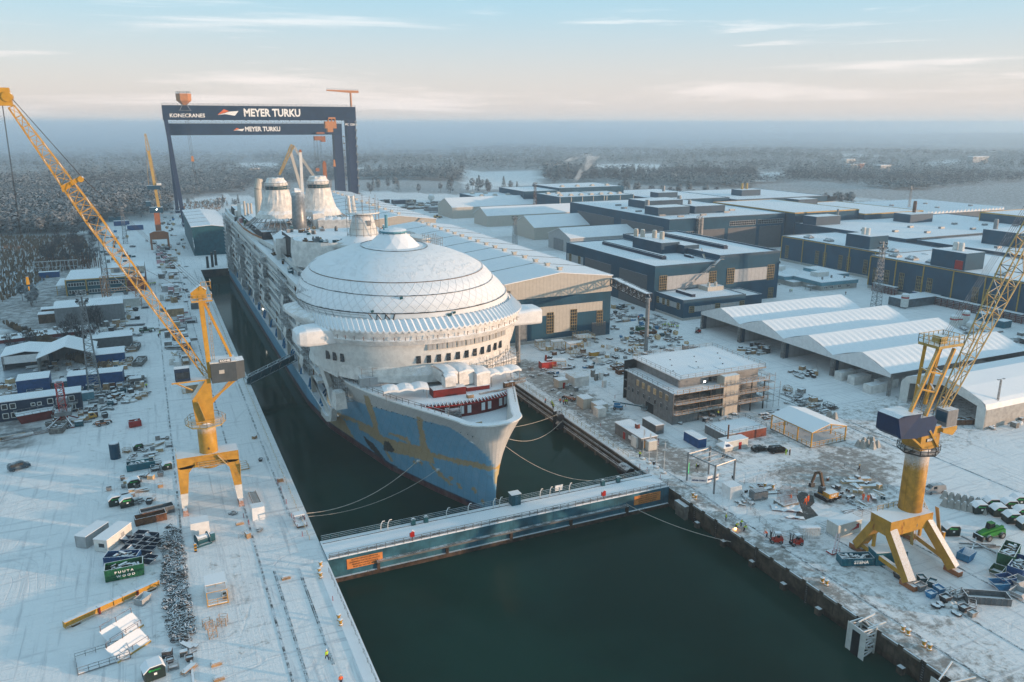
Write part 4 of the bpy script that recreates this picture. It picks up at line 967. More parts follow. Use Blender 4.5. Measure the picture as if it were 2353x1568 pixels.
for sd_,ln in((-1,34.6),(1,31.6)):
 y0=196.5;R_=[]
 for k,(dx,hy,z0,z1)in enumerate(((18,4.2,28.8,32.6),(26,4.2,28.8,33.0),(29,4.2,28.7,33.3),(32,4.0,28.7,33.2),(ln-.9,3.6,28.9,32.8),(ln-.2,3.1,29.2,32.3),(ln,2.3,29.8,31.6))):
  x=CX+sd_*dx;yy=y0+(2 if sd_<0 else 0);zc=(z0+z1)/2;hz=(z1-z0)/2;r=[]
  for q in np.linspace(0,2*PI,25)[:-1]:
   c_,s_=math.cos(q),math.sin(q);r.append((x,yy+hy*math.copysign(abs(c_)**.35,c_)+random.uniform(-.05,.05),zc+hz*math.copysign(abs(s_)**.42,s_)+random.uniform(-.04,.04)))
  R_.append(r)
 sp_(MB().loft(R_,True,False,True),'bridge_wing','white_sheet')
st_=MB();P_=[(36.5,212,28.3),(38.6,212,20),(40.1,209,13),(40.3,206,8.5),(40.3,208,4.4),(40.3,214,2.2),(40.3,222,1.6)]
for a,b_ in zip(P_[:-1],P_[1:]):st_.bar(a,b_,1.5,1.6)
st_.slab([(40.2,226,27.5),(40.2,213,22),(40.2,211,12),(40.2,216,12),(40.2,236,25)],(.4,0,0))
st_.slab([(40.2,252,9.2),(40.2,240,9.2),(40.2,214,2.0),(40.2,211,4.5),(40.2,214,6)],(.5,0,0))
sp_(st_,'side_strut','white_paint')
mm=MB();random.seed(5)
for x in(40.5,42.5,44.5):
 for y in(198,200.5,203,205.5,208):mm.bar((x,y,12),(x,y,22+random.random()),.1)
for z in np.arange(12,22,1.6):
 for x in(40.5,42.5,44.5):mm.bar((x,198,z),(x,208,z+random.uniform(-.3,.3)),.08)
 for y in(198,203,208):mm.bar((40.5,y,z),(44.5,y,z),.08)
 mm.b(40.5,42.5,198,208,z+.8,z+.86)
sp_(mm,'scaffold_nest','scaffold')
sp_(MB().box(39.8,196.4,11.5,3.0,4.2,4.4,.1,.8,.8),'wrapped_hatch','white_wrap')
sp_(MB().box(42.4,203.4,19.0,7,9,4.0,.25,.9,.95),'wrapped_corner','white_wrap')
# dome
def dring(yc,a,b_,z,n=72):return[(CX+a*math.cos(2*PI*i/n),yc+b_*math.sin(2*PI*i/n),z)for i in range(n)]
lv=[(212,28.9,25.6,33.9),(216,29.3,29.2,35.1),(219.4,29.6,32.0,36.5),(222,28.6,33.5,38.4),(224.4,26.9,34.0,40.35),(224.5,25.9,32.4,41.7),(224.6,24.5,29.9,43.0),(225,21.5,26.2,44.7),(225.4,17.5,21.8,46.3),(226,13.5,17.5,47.5),(226.3,9.3,13.0,48.3),(226.3,5,7,48.5)]
lz=[l[3]for l in lv];fine=[]
for z in list(np.linspace(lz[0],lz[-2],34))+[48.45]:
 fine.append([float(np.interp(z,lz,[l[k]for l in lv]))for k in range(3)]+[z])
def shell(a,b_):return[dring(*[float(np.interp(z,lz,[l[k]for l in lv]))for k in range(3)],z)for z in np.linspace(a,b_,9)]
dm=mat('dome_cover',(.66,.68,.70),.5,patch=.30,var=.05,scale=.3)
t=dm.node_tree;b=[n_ for n_ in t.nodes if n_.type=='BSDF_PRINCIPLED'][0];src=b.inputs['Base Color'].links[0].from_socket
tcn=N(t,'ShaderNodeNewGeometry');sx=N(t,'ShaderNodeSeparateXYZ');L(t,mapping(t,tcn.outputs['Position'],loc=(-CX,-225,0)),sx.inputs[0])
an=math_(t,'ARCTAN2',sx.outputs[0],math_(t,'MULTIPLY',sx.outputs[1],-1))
a1=math_(t,'MULTIPLY',an,13.0);zz_=math_(t,'MULTIPLY',sx.outputs[2],.43)
l1=ramp(t,math_(t,'PINGPONG',math_(t,'ADD',a1,zz_),.5),.07,.0);l2=ramp(t,math_(t,'PINGPONG',math_(t,'SUBTRACT',a1,zz_),.5),.07,.0)
zm=math_(t,'MULTIPLY',ramp(t,sx.outputs[2],43.0,42.8),ramp(t,sx.outputs[2],36.6,36.8))
lm=math_(t,'MULTIPLY',math_(t,'MAXIMUM',l1,l2),zm)
cc_=mixc(t,math_(t,'MULTIPLY',lm,.35),src,(.42,.43,.45));L(t,cc_,b.inputs['Base Color'])
bn=N(t,'ShaderNodeBump');bn.inputs['Strength'].default_value=.5;bn.inputs['Distance'].default_value=.25
crk=math_(t,'MULTIPLY',ramp(t,noise(t,tcn.outputs['Position'],.55,8,.7),.5,.66),ramp(t,sx.outputs[2],42.8,43.4))
L(t,math_(t,'ADD',math_(t,'ADD',lm,math_(t,'MULTIPLY',crk,1.2)),math_(t,'MULTIPLY',noise(t,tcn.outputs['Position'],.25,5),1.0)),bn.inputs['Height']);L(t,bn.outputs[0],b.inputs['Normal'])
dome=sp_(MB().loft([dring(*f)for f in fine]),'dome','dome_cover',smooth=True)
for lvl,hh,mt in((36.5,.22,'steel_dark'),(40.35,.14,'steel_dark'),(43.0,.22,'wood_dark'),(48.3,.2,'steel_dark')):
 a=[float(np.interp(lvl,lz,[l[k]for l in lv]))for k in range(3)]
 rr=[dring(a[0],a[1]+.03,a[2]+.03,lvl-hh/2),dring(a[0],a[1]+.18,a[2]+.18,lvl-hh/2),dring(a[0],a[1]+.18,a[2]+.18,lvl+hh/2),dring(a[0],a[1]-.1,a[2]-.1,lvl+hh/2+.05)]
 MB().loft(rr).build('dome_seam',mt,dome)
mm=MB();A_=[CX,219,29.9,32.4]
def dp(q,z):
 a=[float(np.interp(z,lz,[l[k]for l in lv]))for k in range(3)];return(CX+(a[1]+.12)*math.cos(q),a[0]+(a[2]+.12)*math.sin(q),z)
qs=np.linspace(PI*1.02,PI*1.30,30)
for i,q in enumerate(qs[:-1]):
 if i%3==0:mm.bar(dp(q,34.6),dp(qs[i],36.4),.07)
 mm.bar(dp(q,35.4),dp(qs[i+1],35.4),.05);mm.bar(dp(q,36.0),dp(qs[i+1],36.0),.05)
qs=np.linspace(PI*1.31,PI*1.38,7)
for i in range(6):mm.bar(dp(qs[i],34.4 if i%2 else 36.4),dp(qs[i+1],36.4 if i%2 else 34.4),.22)
qs=np.linspace(PI*.98,PI*1.1,12)
for i in range(11):mm.bar(dp(qs[i],37+i*.25),dp(qs[i],39.2),.07);mm.bar(dp(qs[i],38),dp(qs[i+1],38),.06)
mm.build('dome_truss','steel_dark',dome)
for(q,z,s_)in((PI*1.53,35.3,1.2),(PI*1.545,35.8,.7),(PI*1.40,39.9,.8),(PI*1.32,36.9,.7)):
 p_=dp(q,z);MB().bar((p_[0]-s_/2,p_[1]-.1,z),(p_[0]+s_/2,p_[1]-.1,z+.2),.12,s_*.9).build('torn_patch','teal',dome)
mm=MB();n=14;prof=[(7.4,9.5,48.4),(5.6,7.2,50.2),(3.6,4.6,52.0)]
rg=[[(CX+a*math.cos(2*PI*(i+.5*(j%2))/n),226.3+b_*math.sin(2*PI*(i+.5*(j%2))/n),z)for i in range(n)]for j,(a,b_,z)in enumerate(prof)]
o_=0;vs_=[p for r in rg for p in r];fs_=[]
for j in range(2):
 for i in range(n):
  a,b_,c_,d_=j*n+i,j*n+(i+1)%n,(j+1)*n+i,(j+1)*n+(i+1)%n
  if j%2==0:fs_+=[(a,b_,c_),(b_,d_,c_)]
  else:fs_+=[(a,b_,d_),(a,d_,c_)]
mm.add(vs_,fs_);cap=sp_(mm,'dome_cap','white_sheet')
mm=MB().lathe([(3.5,52),(3.9,52.3),(3.9,52.7),(2.9,53.1),(.3,53.4)],CX,226.3,20,1.2)
for i in range(14):q=2*PI*i/14;mm.bar((CX+3.9*math.cos(q),226.3+4.6*math.sin(q),52.4),(CX+3.9*math.cos(q),226.3+4.6*math.sin(q),51.0),.16)
mm.build('cap_rim','teal_pale',cap)
MB().tube((CX-1.2,229,53),(CX-1.2,229,57),.5,.45).tube((CX-2.9,225.5,53),(CX-3.3,224.5,54.6),.25).build('vent_pipe','teal_pale',cap)
rr=[]
for q in np.linspace(0,PI,12):rr.append([(CX+a*math.cos(q),y,38.5+h_*math.sin(q))for y,a,h_ in((232,25,6.6),(244,23,7.0),(252,21,6.8))])
sp_(MB().loft([list(x)for x in zip(*rr)],closed=False),'shell_roof','snowy',smooth=True)
rr=[[(CX+a*math.cos(q),219+b_*math.sin(q),z)for q in np.linspace(PI*.95,PI*1.33,24)]for a,b_,z in((29.6,31.8,34.6),(33.2,34.0,34.0),(33.6,34.4,33.2),(31,31,30.8))]
sp_(MB().loft(rr,closed=False),'side_terrace','white_wrap',smooth=True)
rr=[[(CX+a*math.cos(q),219+b_*math.sin(q),z)for q in np.linspace(-PI*.05,-PI*.30,20)]for a,b_,z in((29.6,31.8,34.6),(31.0,33.0,34.0),(31.2,33.2,33.2),(31,31,30.8))]
sp_(MB().loft(rr,closed=False),'side_terrace','white_wrap',smooth=True)
# deck forward of the face: boxes, tents (things of their own), scaffold
random.seed(12)
mm=MB().box(52.6,190.5,18.2,17,4.4,2.6,-.10)
gb=sp_(mm,'grey_deckhouse','grey_panel')
mm=MB()
for i in range(7):
 x=44.5+i*2.7;y=189.6-(i*2.7)*.1
 for yy in(y,y+3.6):mm.bar((x,yy,18.2),(x,yy,23.2),.1)
 mm.bar((x,y,22.8),(x,y+3.6,22.8),.08)
 if i<6:
  for z in(19.6,21.0,22.0,23.0):mm.bar((x,y,z),(x+2.7,y-.27,z),.08)
sp_(mm,'scaffold','scaffold')
mm=MB()
for i in range(9):
 for j in range(4):
  x,y=71.5+i*1.9,184.2+j*2.2-abs(i-4)*.0+max(0,i-3)*.7
  mm.bar((x,y,18.4),(x,y,22.6+random.random()),.1)
  for z in(20.4,22.2):
   mm.bar((x,y,z),(x+1.9,y+.2+(i>2)*.5,z+random.uniform(-.1,.1)),.08);mm.bar((x,y,z),(x,y+2.2,z),.08)
  if random.random()<.5:mm.bar((x,y,20.4),(x+1.9,y,22.2),.07)
sp_(mm,'scaffold','scaffold')
sp_(MB().slab([(70.5,184,20.5),(88,191,20.5),(87,195.5,21.2),(70.5,190,21.2)],(0,0,.25)),'scaffold_deck','snowy')
sp_(MB().slab([(70.5,184,20.5),(88,191,20.5),(88,191.2,18.6),(70.5,184.2,18.6)],(0,.1,0)),'scaffold_sheet','white_wrap')
rb=sp_(MB().box(62.5,176.2,18.2,8.4,3.4,1.9,-.03).box(70.5,177.5,18.2,6,3.6,1.0,-.03),'red_house',['red_dark'])
def tent(x,y,z,sx,sy,h,lobes,rz,label,legs=True,cat='tarpaulin tent',mt='white_sheet',wall=True):
 t_=thing('deck_tent',label,cat,(x,y,z),rz);m=MB();n=lobes*4
 for side in(0,):
  rws=[]
  for j in range(5):
   yy=-sy/2+sy*j/4;hh=h+.55*math.sin(PI*j/4)
   rws.append([(-sx/2+sx*i/n,yy,hh+.35*abs(math.sin(PI*i/4))+random.uniform(-.07,.07))for i in range(n+1)])
  m.loft([[(p[0],p[1]-.05,p[2]-.5)for p in rws[0]]]+rws+[[(p[0],p[1]+.05,p[2]-.6)for p in rws[-1]]],closed=False)
 m.build('cover',mt,t_,smooth=False)
 if wall:MB().b(-sx/2+.1,sx/2-.1,-sy/2+.1,sy/2-.1,0,h-.1).build('side_sheet','white_wrap',t_)
 else:
  for a in(-1,1):
   for b_ in(-1,1):MB().bar((a*sx*.45,b_*sy*.45,0),(a*sx*.45,b_*sy*.45,h),.12).build('leg','scaffold',t_)
 return t_
tent(52.2,178.2,18.2,11,5,2.6,3,-.12,'low snowy tarpaulin canopy over dark deck gear, left of the tall wrapped tents',wall=False)
tent(63.2,180.2,20.5,3.6,8,3.0,1,.1,'leftmost tall white wrapped tent stepping up behind the red deckhouse')
tent(62.8,176.0,20.5,3.0,2.8,2.4,1,.02,'small white wrapped box standing on the front of the red deckhouse')
tent(67.4,181.0,19.6,4.2,8,3.6,1,.12,'middle one of the three tall white wrapped tents on the fore deck')
tent(71.6,179.6,19.0,4.0,7,3.4,1,.14,'right one of the three tall white wrapped tents, next to the lobed canopy')
tent(78.4,179.6,18.2,9.5,4.6,3.2,3,.16,'peaked snowy canopy with lobed roof at the right of the fore deck',wall=False)
def crate(name,label,x,y,z,sx,sy,sz,rz=0,m='wood',cat='crate',lids='snow'):
 o=MB().box(0,0,0,sx,sy,sz);
 for k in(-.5,.5):o.box(k*sx*.96,0,0,.1,sy*1.03,sz*1.03).box(0,k*sy*.98,sz*.4,sx*1.03,.08,.18)
 return one(name,o,m,label,cat,(x,y,z),rz)
for i,(x,y,l)in enumerate(((77.6,174.6,'left of two'),(79.2,174.9,'right of two'))):
 crate('crate',l+' wrapped pallets on the fore deck above the red bulkhead',x,y,18.2,1.3,1.1,1.4,.1,'wood_dark','pallet load')
crate('crate','single pallet load with a white bag on top near the red stair tower',66.5,171.4,18.2,1.5,1.1,.8,0,'wood','pallet load')
for i,(x,y,n_,l)in enumerate(((76,172.9,5,'long pipes'),(81.3,176.3,7,'stacked scaffold pipes'),(82.5,178.6,7,'bundle of bright pipes'),(72,172.6,4,'loose planks'))):
 m_=MB()
 for k in range(n_):m_.bar((-2.6+random.uniform(-.3,.3),(k%3)*.35,.1+.2*(k//3)),(2.6+random.uniform(-.3,.3),(k%3)*.35,.1+.2*(k//3)),.14)
 one('pipe_stack',m_,'steel',l+' lying on the fore deck, number %s from the bow'%('one two three four'.split()[[3,1,2,0].index(i)if i in(3,1,2,0)else 0]),'pipe stack',(x,y,18.25),.15)
 # long sides: gallery, decks, balconies
XL,XR=40.25,88.75
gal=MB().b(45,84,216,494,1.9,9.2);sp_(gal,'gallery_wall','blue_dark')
sp_(MB().b(40.3,88.7,216,494,1.6,1.9),'promenade_deck','snowy')
mm=MB()
for y in np.arange(226,490,17.5):
 for s_ in(0,2.6):
  mm.bar((41.0,y+s_,1.9),(41.6,y+s_,4.8),.55,.7);mm.bar((41.6,y+s_,4.8),(44.9,y+s_,8.6),.5,.6)
for y in list(np.arange(226,490,17.5)):pass
k_=0
for y in np.arange(226,490,17.5):
 m_=MB()
 for s_ in(0,2.6):m_.bar((40.8,y+s_,1.9),(41.4,y+s_,4.8),.55,.7);m_.bar((41.4,y+s_,4.8),(44.9,y+s_,8.6),.5,.6)
 sp_(m_,'davit','blue_bright')
for y in np.arange(240,490,23):sp_(MB().b(40.6,41.8,y,y+1.4,1.9,9.3),'gallery_pillar','beige_clad')
main=MB().b(XL+1.4,XR-1.4,214,492,9.2,33.0);sp_(main,'superstructure','grey_panel')
mm=MB().b(XR-1.5,XR,214,490,9.2,33);sp_(mm,'starboard_wall','white_paint')
mm=MB().lathe([(24.2,9),(24.2,34)],CX,486,32,.35);sp_(mm,'stern_wall','white_paint')
levels=[9.2+3.0*k for k in range(9)]
random.seed(4)
for k,z in enumerate(levels):
 m_=MB();m_.b(XL-.45,XL+1.6,214+max(0,22-z)*.9,492,z-.1,z+.75)
 if k<8:
  y=222.0+max(0,22-z)*.8;tarps=MB();long_=0
  while y<489:
   if long_<=0:long_=random.randint(3,8);mode=random.random()
   w_=random.choice((3.4,5.2));long_-=1
   if mode<.52:m_.mi=0;m_.b(XL-.05,XL+.2,y,y+w_-.12,z+.4,z+2.9)
   elif mode<.76:m_.mi=1;m_.b(XL-.05,XL+.1,y,y+w_-.15,z+.4,z+1.5)
   elif mode<.90:m_.mi=2;m_.b(XL+.4,XL+.6,y,y+w_-.15,z+.4,z+2.8)
   m_.mi=0
   if random.random()<.6:m_.b(XL-.05,XL+1.5,y-.1,y+.1,z+.4,z+2.9)
   if random.random()<.05:
    tarps.loft([[(XL-.3,y,z+3.1),(XL-.4,y+w_/2,z+3.2),(XL-.3,y+w_,z+3.0)],[(XL-.6+random.uniform(-.3,.2),y+.2,z+1.4),(XL-.8+random.uniform(-.4,.4),y+w_/2,z+1.5),(XL-.5,y+w_,z+1.2)],[(XL-.4,y+random.uniform(-.5,.5),z-.6),(XL-.7,y+w_/2,z-random.uniform(.1,2.4)),(XL-.3,y+w_*.9,z-.4)]],closed=False)
    sp_(tarps,'tarpaulin','white_wrap');tarps=MB()
   if random.random()<.05:m_.mi=3;m_.b(XL-.4,XL,y,y+.5,z,z+3);m_.mi=0
   y+=w_
 sp_(m_,'balcony_row',['white_paint',['grey_panel','white_wrap','glass_blue'][k%3],['beige_clad','steel'][k%2],'rusty'])
 if k<8:m_=MB();m_.rail([(XL-.15,236,z+.35),(XL-.15,490,z+.35)],1.05,3.2,.05,2);sp_(m_,'handrail','scaffold')
for j,(y0,y1,z0,z1)in enumerate(((232,246,10,30),(268,284,12,33),(318,330,15,34),(350,362,9,30),(395,425,6,30),(455,490,4,34))):
 m_=MB()
 for y in np.arange(y0,y1+.1,3.6):
  m_.bar((XL-1.5,y,z0),(XL-1.5,y,z1),.1)
 for z in np.arange(z0,z1,2.0):
  for x in(XL-.5,XL-1.7):m_.bar((x,y0,z),(x,y1,z),.09)
  m_.b(XL-1.7,XL-.5,y0,y1,z-.05,z)
  if random.random()<.7:m_.bar((XL-1.7,y0,z),(XL-1.7,y1,z+2),.07)
 sp_(m_,'side_scaffold','scaffold')
 m_=MB()
 for z in np.arange(z0,z1-4,11.0):
  yy=random.uniform(y0,y1-4);m_.loft([[(XL-1.9,yy,z+4),(XL-2.1,yy+3,z+4.1),(XL-1.9,yy+5,z+4)],[(XL-2.4,yy,z+1),(XL-2.0,yy+3,z+.5),(XL-2.5,yy+5,z+1)],[(XL-1.9,yy+.5,z-1.5),(XL-2.2,yy+3,z-2),(XL-1.9,yy+4,z-1)]],closed=False)
 sp_(m_,'tarpaulin','white_wrap')
for(y0,y1,z0,z1)in((262,283,29.4,32.6),(285,306,29.4,32.6),(308,330,24.5,27.6),(380,408,27.2,29.8)):
 sp_(MB().slab([(XL-.25,y0,z0),(XL-.25,y1,z0),(XL+.6,y1,z1),(XL+.6,y0,z1)],(.2,0,0)),'glass_screen','glass_blue')
sp_(MB().b(XL+.3,XR-.3,238,492,32.9,33.2),'top_deck','snowy')
path_=[(44.6,236),(44.6,330),(42.6,356),(40.6,372),(39.6,392),(40.2,424),(42.5,440)]
def sweep(path,w0,z0,z1,m_=None):
 m_=m_ or MB();L_,R2=[],[]
 for i,(x,y)in enumerate(path):
  a=path[max(0,i-1)];b_=path[min(len(path)-1,i+1)];dx,dy=b_[0]-a[0],b_[1]-a[1];l=math.hypot(dx,dy)
  nx,ny=dy/l,-dx/l;L_.append((x,y));R2.append((x+nx*w0,y+ny*w0))
 return m_.loft([[(x,y,z0)for x,y in L_],[(x,y,z1)for x,y in L_],[(x,y,z1)for x,y in R2],[(x,y,z0)for x,y in R2]],closed=False)
sp_(sweep(path_,4.5,34.6,35.2),'walkway','snowy');sp_(sweep([(x-.15,y)for x,y in path_],.2,33.6,35.5),'walkway_edge','white_paint')
mm=MB()
for i in range(len(path_)-2,len(path_)-1):pass
P2=[(43.0,353),(41.0,369),(39.9,392),(40.4,424)]
for(x0,y0),(x1,y1)in zip(P2[:-1],P2[1:]):
 n_=int(math.hypot(x1-x0,y1-y0)/1.3)
 for i in range(n_):mm.box(x0+(x1-x0)*i/n_,y0+(y1-y0)*i/n_,35.2,.3,.75,1.2)
sp_(mm,'orange_screen','orange',None)
mm=MB();n_=12
for i in range(n_):mm.box(46.0+i*.12,262+i*1.3,35.6,.3,.85,1.6)
sp_(mm,'orange_screen','orange')
sp_(MB().b(45.8,48.3,248,282,33.2,35.5),'side_house','beige_clad')
for(x,y,w_,d,h,m_)in((41.5,428,1.6,1.6,11,'white_paint'),(41.7,444,1.2,4,6,'white_paint'),(41.0,470,.6,26,3,'grey_panel'),(44,488,7,.8,5,'white_paint'),(55,492,26,.8,3.2,'white_paint')):
 sp_(MB().b(x,x+w_,y,y+d,33,33+h),'terrace_wall',m_)
mm=sweep([(40.6,440),(40.0,465),(41.0,486),(46,492)],1.0,33,36.2);sp_(mm,'stern_rim','white_paint')
for fx,fy,fz in((52.2,365,60.5),(71.0,368,60.6)):
 rr=[]
 for r,z in((9.6,43.2),(8.8,45.0),(7.6,46.4),(7.0,48),(6.0,52),(5.3,55.2)):
  rr.append([(fx+(r+random.uniform(-.22,.22))*math.cos(2*PI*i/40),fy+(r+random.uniform(-.22,.22))*math.sin(2*PI*i/40),z)for i in range(40)])
 f_=sp_(MB().loft(rr,True,False,True),'funnel','white_wrap')
 MB().lathe([(4.6,55.2),(4.8,56.8),(4.6,57)],fx,fy,24).build('funnel_neck','teal',f_)
 rr=[]
 for r,z in((4.9,57),(4.8,58.2),(4.0,59.2),(3.5,fz-.3),(.5,fz-.2)):rr.append([(fx+(r+random.uniform(-.3,.3))*math.cos(2*PI*i/18),fy+(r+random.uniform(-.3,.3))*math.sin(2*PI*i/18),z+random.uniform(-.15,.15))for i in range(18)])
 MB().loft(rr).build('top_sheet','white_wrap',f_)
 m_=MB()
 for z in(55.4,56.2,57.2,58.2):
  rg=[(fx+5.9*math.cos(2*PI*i/20),fy+5.9*math.sin(2*PI*i/20),z)for i in range(20)]
  for i in range(20):m_.bar(rg[i],rg[(i+1)%20],.14)
 for i in range(20):m_.bar((fx+5.9*math.cos(2*PI*i/20),fy+5.9*math.sin(2*PI*i/20),55.2),(fx+5.9*math.cos(2*PI*i/20),fy+5.9*math.sin(2*PI*i/20),58.4),.12)
 m_.build('funnel_scaffold','scaffold',f_)
 m_=MB()
 for i in range(34):
  q=2*PI*i/34;m_.bar((fx+10*math.cos(q),fy+10*math.sin(q),43.4),(fx+15.5*math.cos(q),fy+15.5*math.sin(q),39.4),.26)
 for r,z in((12,42),(15.2,39.6)):
  rg=[(fx+r*math.cos(2*PI*i/30),fy+r*math.sin(2*PI*i/30),z)for i in range(30)]
  for i in range(30):m_.bar(rg[i],rg[(i+1)%30],.2)
 m_.build('rafters','scaffold',f_)
sp_(MB().b(43,86,352,480,33.2,38.5),'funnel_deck_house','junk_dark')
sp_(MB().b(46,83,368,470,38.5,39.3),'funnel_deck','snowy')
m_=MB().lathe([(3.5,36),(2.9,44),(2.45,55.2),(2.1,55.3)],57.9,346,24);sk_=sp_(m_,'exhaust_stack','steel',smooth=True)
MB().slab([(56.6,344.6,55.3),(59.4,345,55.3),(59.2,347.4,55.8),(57,347,56.2)],(0,0,.7)).build('stack_cover','white_sheet',sk_)
m_=MB().tube((48.6,400,40),(48.6,400,53),1.9,1.7,14).tube((48.6,400,53),(49.8,401,57.6),1.7,1.7,14);sp_(m_,'exhaust_pipe','beige_clad')
for x,y,z0,z1 in((44,420,38,46),(46,424,38,44.5),(47.6,424,38,44.5),(84,300,38,44)):sp_(MB().tube((x,y,z0),(x,y,z1),.55,n=10),'post','beige_clad')
m_=MB();random.seed(9)
for i in range(26):
 for j in range(16):
  x,y=47+j*1.3,318+i*1.9;z=33.6+(i/26)*7.5
  if x>56 and y<335:continue
  m_.bar((x,y,z),(x+1.3,y+random.uniform(-.2,.2),z+random.uniform(-.1,.3)),.12)
  m_.bar((x,y,z),(x,y+1.9,z+.55),.12)
  if random.random()<.5:m_.bar((x,y,z-.8),(x,y,z+.2),.14)
sp_(m_,'seating_frame','scaffold');sp_(MB().slab([(46.5,317,32.8),(68,317,32.8),(68,368,40.0),(46.5,368,40.0)],(0,0,.3)),'seating_slope','junk_mid')
tent(55.6,333,33.4,10.5,9,7.0,2,0,'tall square sheeted tent on the top deck in front of the grey exhaust stack',cat='work tent')
tent(77.5,352,36,20,8,6.5,6,-.35,'long ribbed white tent on the top deck right of the grey exhaust stack',cat='work tent')
tent(68.0,357,36,5,8,9.0,1,-.1,'narrow tall sheeted shelter between the grey stack and the long ribbed tent',cat='work tent')
tent(50.8,262,33.2,5.5,7,5.0,1,.1,'small sheeted box tent beside the orange screen left of the dome',cat='work tent')
tent(49.8,272,33.2,3.6,4,5.0,1,.1,'narrow dark shelter with snowy roof behind the small box tent',cat='work tent',mt='snowy')
shd=thing('roof_shelter','pitched white shelter on tall scaffold at the port deck edge','shelter',(46.8,318,33.2),-.08)
MB().slab([(-3.6,-10,6.3),(0,-10,8.6),(0,10,8.6),(-3.6,10,6.3)],(0,0,.2)).slab([(0,-10,8.6),(3.6,-10,6.3),(3.6,10,6.3),(0,10,8.6)],(0,0,.2)).build('roof','white_sheet',shd)
MB().b(-3.4,3.4,-9.8,9.8,1,6.4).build('side_sheet','white_wrap',shd)
MB().loft([[(-3.6,-10.1,8),(3.6,-10.1,8)],[(-3.8,-10.4,3),(3.6,-10.3,3)],[(-3.2,-10.2,-9),(1.2,-10.2,-8)]],closed=False).build('hanging_sheet','white_wrap',shd)
rr=[]
for z,k in((36.5,1.0),(40.5,1.02),(45.2,1.0)):rr.append([(CX+21.5*k*math.cos(q)+random.uniform(-.15,.15),275-17*k*math.sin(q)+random.uniform(-.15,.15),z)for q in np.linspace(-.4,PI+.4,70)])
sp_(MB().loft(rr,closed=False),'sheeted_wall','white_wrap')
sp_(MB().lathe([(20.6,43.2),(20.6,43.7),(.1,43.8)],CX,277,40,.82),'oval_deck','junk_mid')
sp_(MB().b(46,83,275,316,33.2,43),'oval_deck_house','junk_dark')
for(x,y,sx,sy,h)in((47,252,3,9,5),(52,288,6,8,7),(44,300,3,10,4),(60,256,5,4,12),(84,250,4,9,13),(56,262,3,3,11.5),(49,345,5,10,6)):
 m_=MB();nx,ny=max(1,int(sx/1.8)),max(1,int(sy/2.2))
 for i in range(nx+1):
  for j in range(ny+1):m_.bar((x+i*sx/nx,y+j*sy/ny,33.2),(x+i*sx/nx,y+j*sy/ny,33.2+h+random.random()),.1)
 for z in np.arange(35.2,33.2+h,2.0):
  m_.b(x,x+sx,y,y+sy,z-.05,z)
  for j in(0,sy):m_.bar((x,y+j,z+1),(x+sx,y+j,z+1),.08)
  for i in(0,sx):m_.bar((x+i,y,z+1),(x+i,y+sy,z+1),.08)
 sp_(m_,'deck_scaffold','scaffold')
m_=MB().lathe([(11.2,43.9),(7.8,45.2),(6.2,46.4),(4.9,47.4),(4.3,49.6),(3.3,53.4),(2.9,53.5)],CX,262,28);mast=sp_(m_,'mast_tower','white_paint',smooth=True)
MB().box(1.0,-3.9,7.2,1.3,.6,1.7,0).build('mast_window','steel',mast,(CX-CX,262-SY+0-0,43.9-WZ-1.4)if False else(0,0,0)).location=(0,0,0)
for o in mast.children:o.location=(CX,262,43.2)
m_=MB();m_.lathe([(5.6,54.2),(5.6,54.6),(.2,54.7)],CX,262,18);m_.build('radar_platform','white_paint',mast)
m_=MB()
for i in range(14):
 q=2*PI*i/14;a=(CX+5.4*math.cos(q),262+5.4*math.sin(q));m_.bar((*a,46),(*a,57+random.uniform(0,4)),.12)
 b_=(CX+5.4*math.cos(q+2*PI/14),262+5.4*math.sin(q+2*PI/14))
 for z in(47.5,49.5,51.5,53.5,55.6,57):m_.bar((*a,z),(*b_,z),.1)
m_.build('mast_scaffold','scaffold',mast)
for x in(-4.2,-2.6):MB().tube((CX+x,262,54.6),(CX+x-.4,262,60),.6,.55,10).build('radar_post','white_paint',mast)
for x,y,r,h in((78,258,1.3,3.4),(74,254,.9,2.4)):sp_(MB().tube((x,y,43.7),(x,y,43.7+h),r,n=14),'vent','white_paint')
rr=[[(84+(3+random.uniform(-.4,.4))*math.cos(q),262+7*math.sin(q),z)for q in np.linspace(0,2*PI,17)[:-1]]for z in(38,41,44,45.5)]
sp_(MB().loft(rr,True,False,True),'wrapped_house','white_wrap')
random.seed(21)
kinds=[('crate','crate','wood_dark'),('tool_box','tool box','steel'),('cable_drum','cable drum','wood'),('pallet_load','pallet load','white_wrap'),('board_pile','board pile','junk_mid'),('tool_box','tool box','teal')]
def deckclutter(n,fx,where,grp,zz):
 for i in range(n):
  x,y=fx();k=random.choice(kinds);m_=MB();rz=random.uniform(0,3)
  s_=random.uniform(.8,2.0);h=random.uniform(.5,1.5)
  if k[0]=='cable_drum':m_.tube((0,-.5,.7),(0,-.4,.7),.7,n=12).tube((0,.4,.7),(0,.5,.7),.7,n=12).tube((0,-.4,.7),(0,.4,.7),.35,n=8)
  else:
   m_.box(0,0,.1,s_,s_*.7,h);m_.box(0,0,0,s_*1.1,s_*.8,.1)
   if random.random()<.5:m_.box(s_*.1,0,h+.1,s_*.5,s_*.5,h*.4,.4)
  one(k[0],m_,k[2],'snowy %s %s'%(k[1],where),k[1],(x,y,zz),rz,grp+', '+k[1])
deckclutter(46,lambda:(CX+19*math.cos(q_)*r_,277-15*abs(math.sin(q_))*r_)if[globals().update(q_=random.uniform(0,PI),r_=random.uniform(.62,.97))]else 0,'on the oval deck round the white mast cone','gear on the oval deck',43.75)
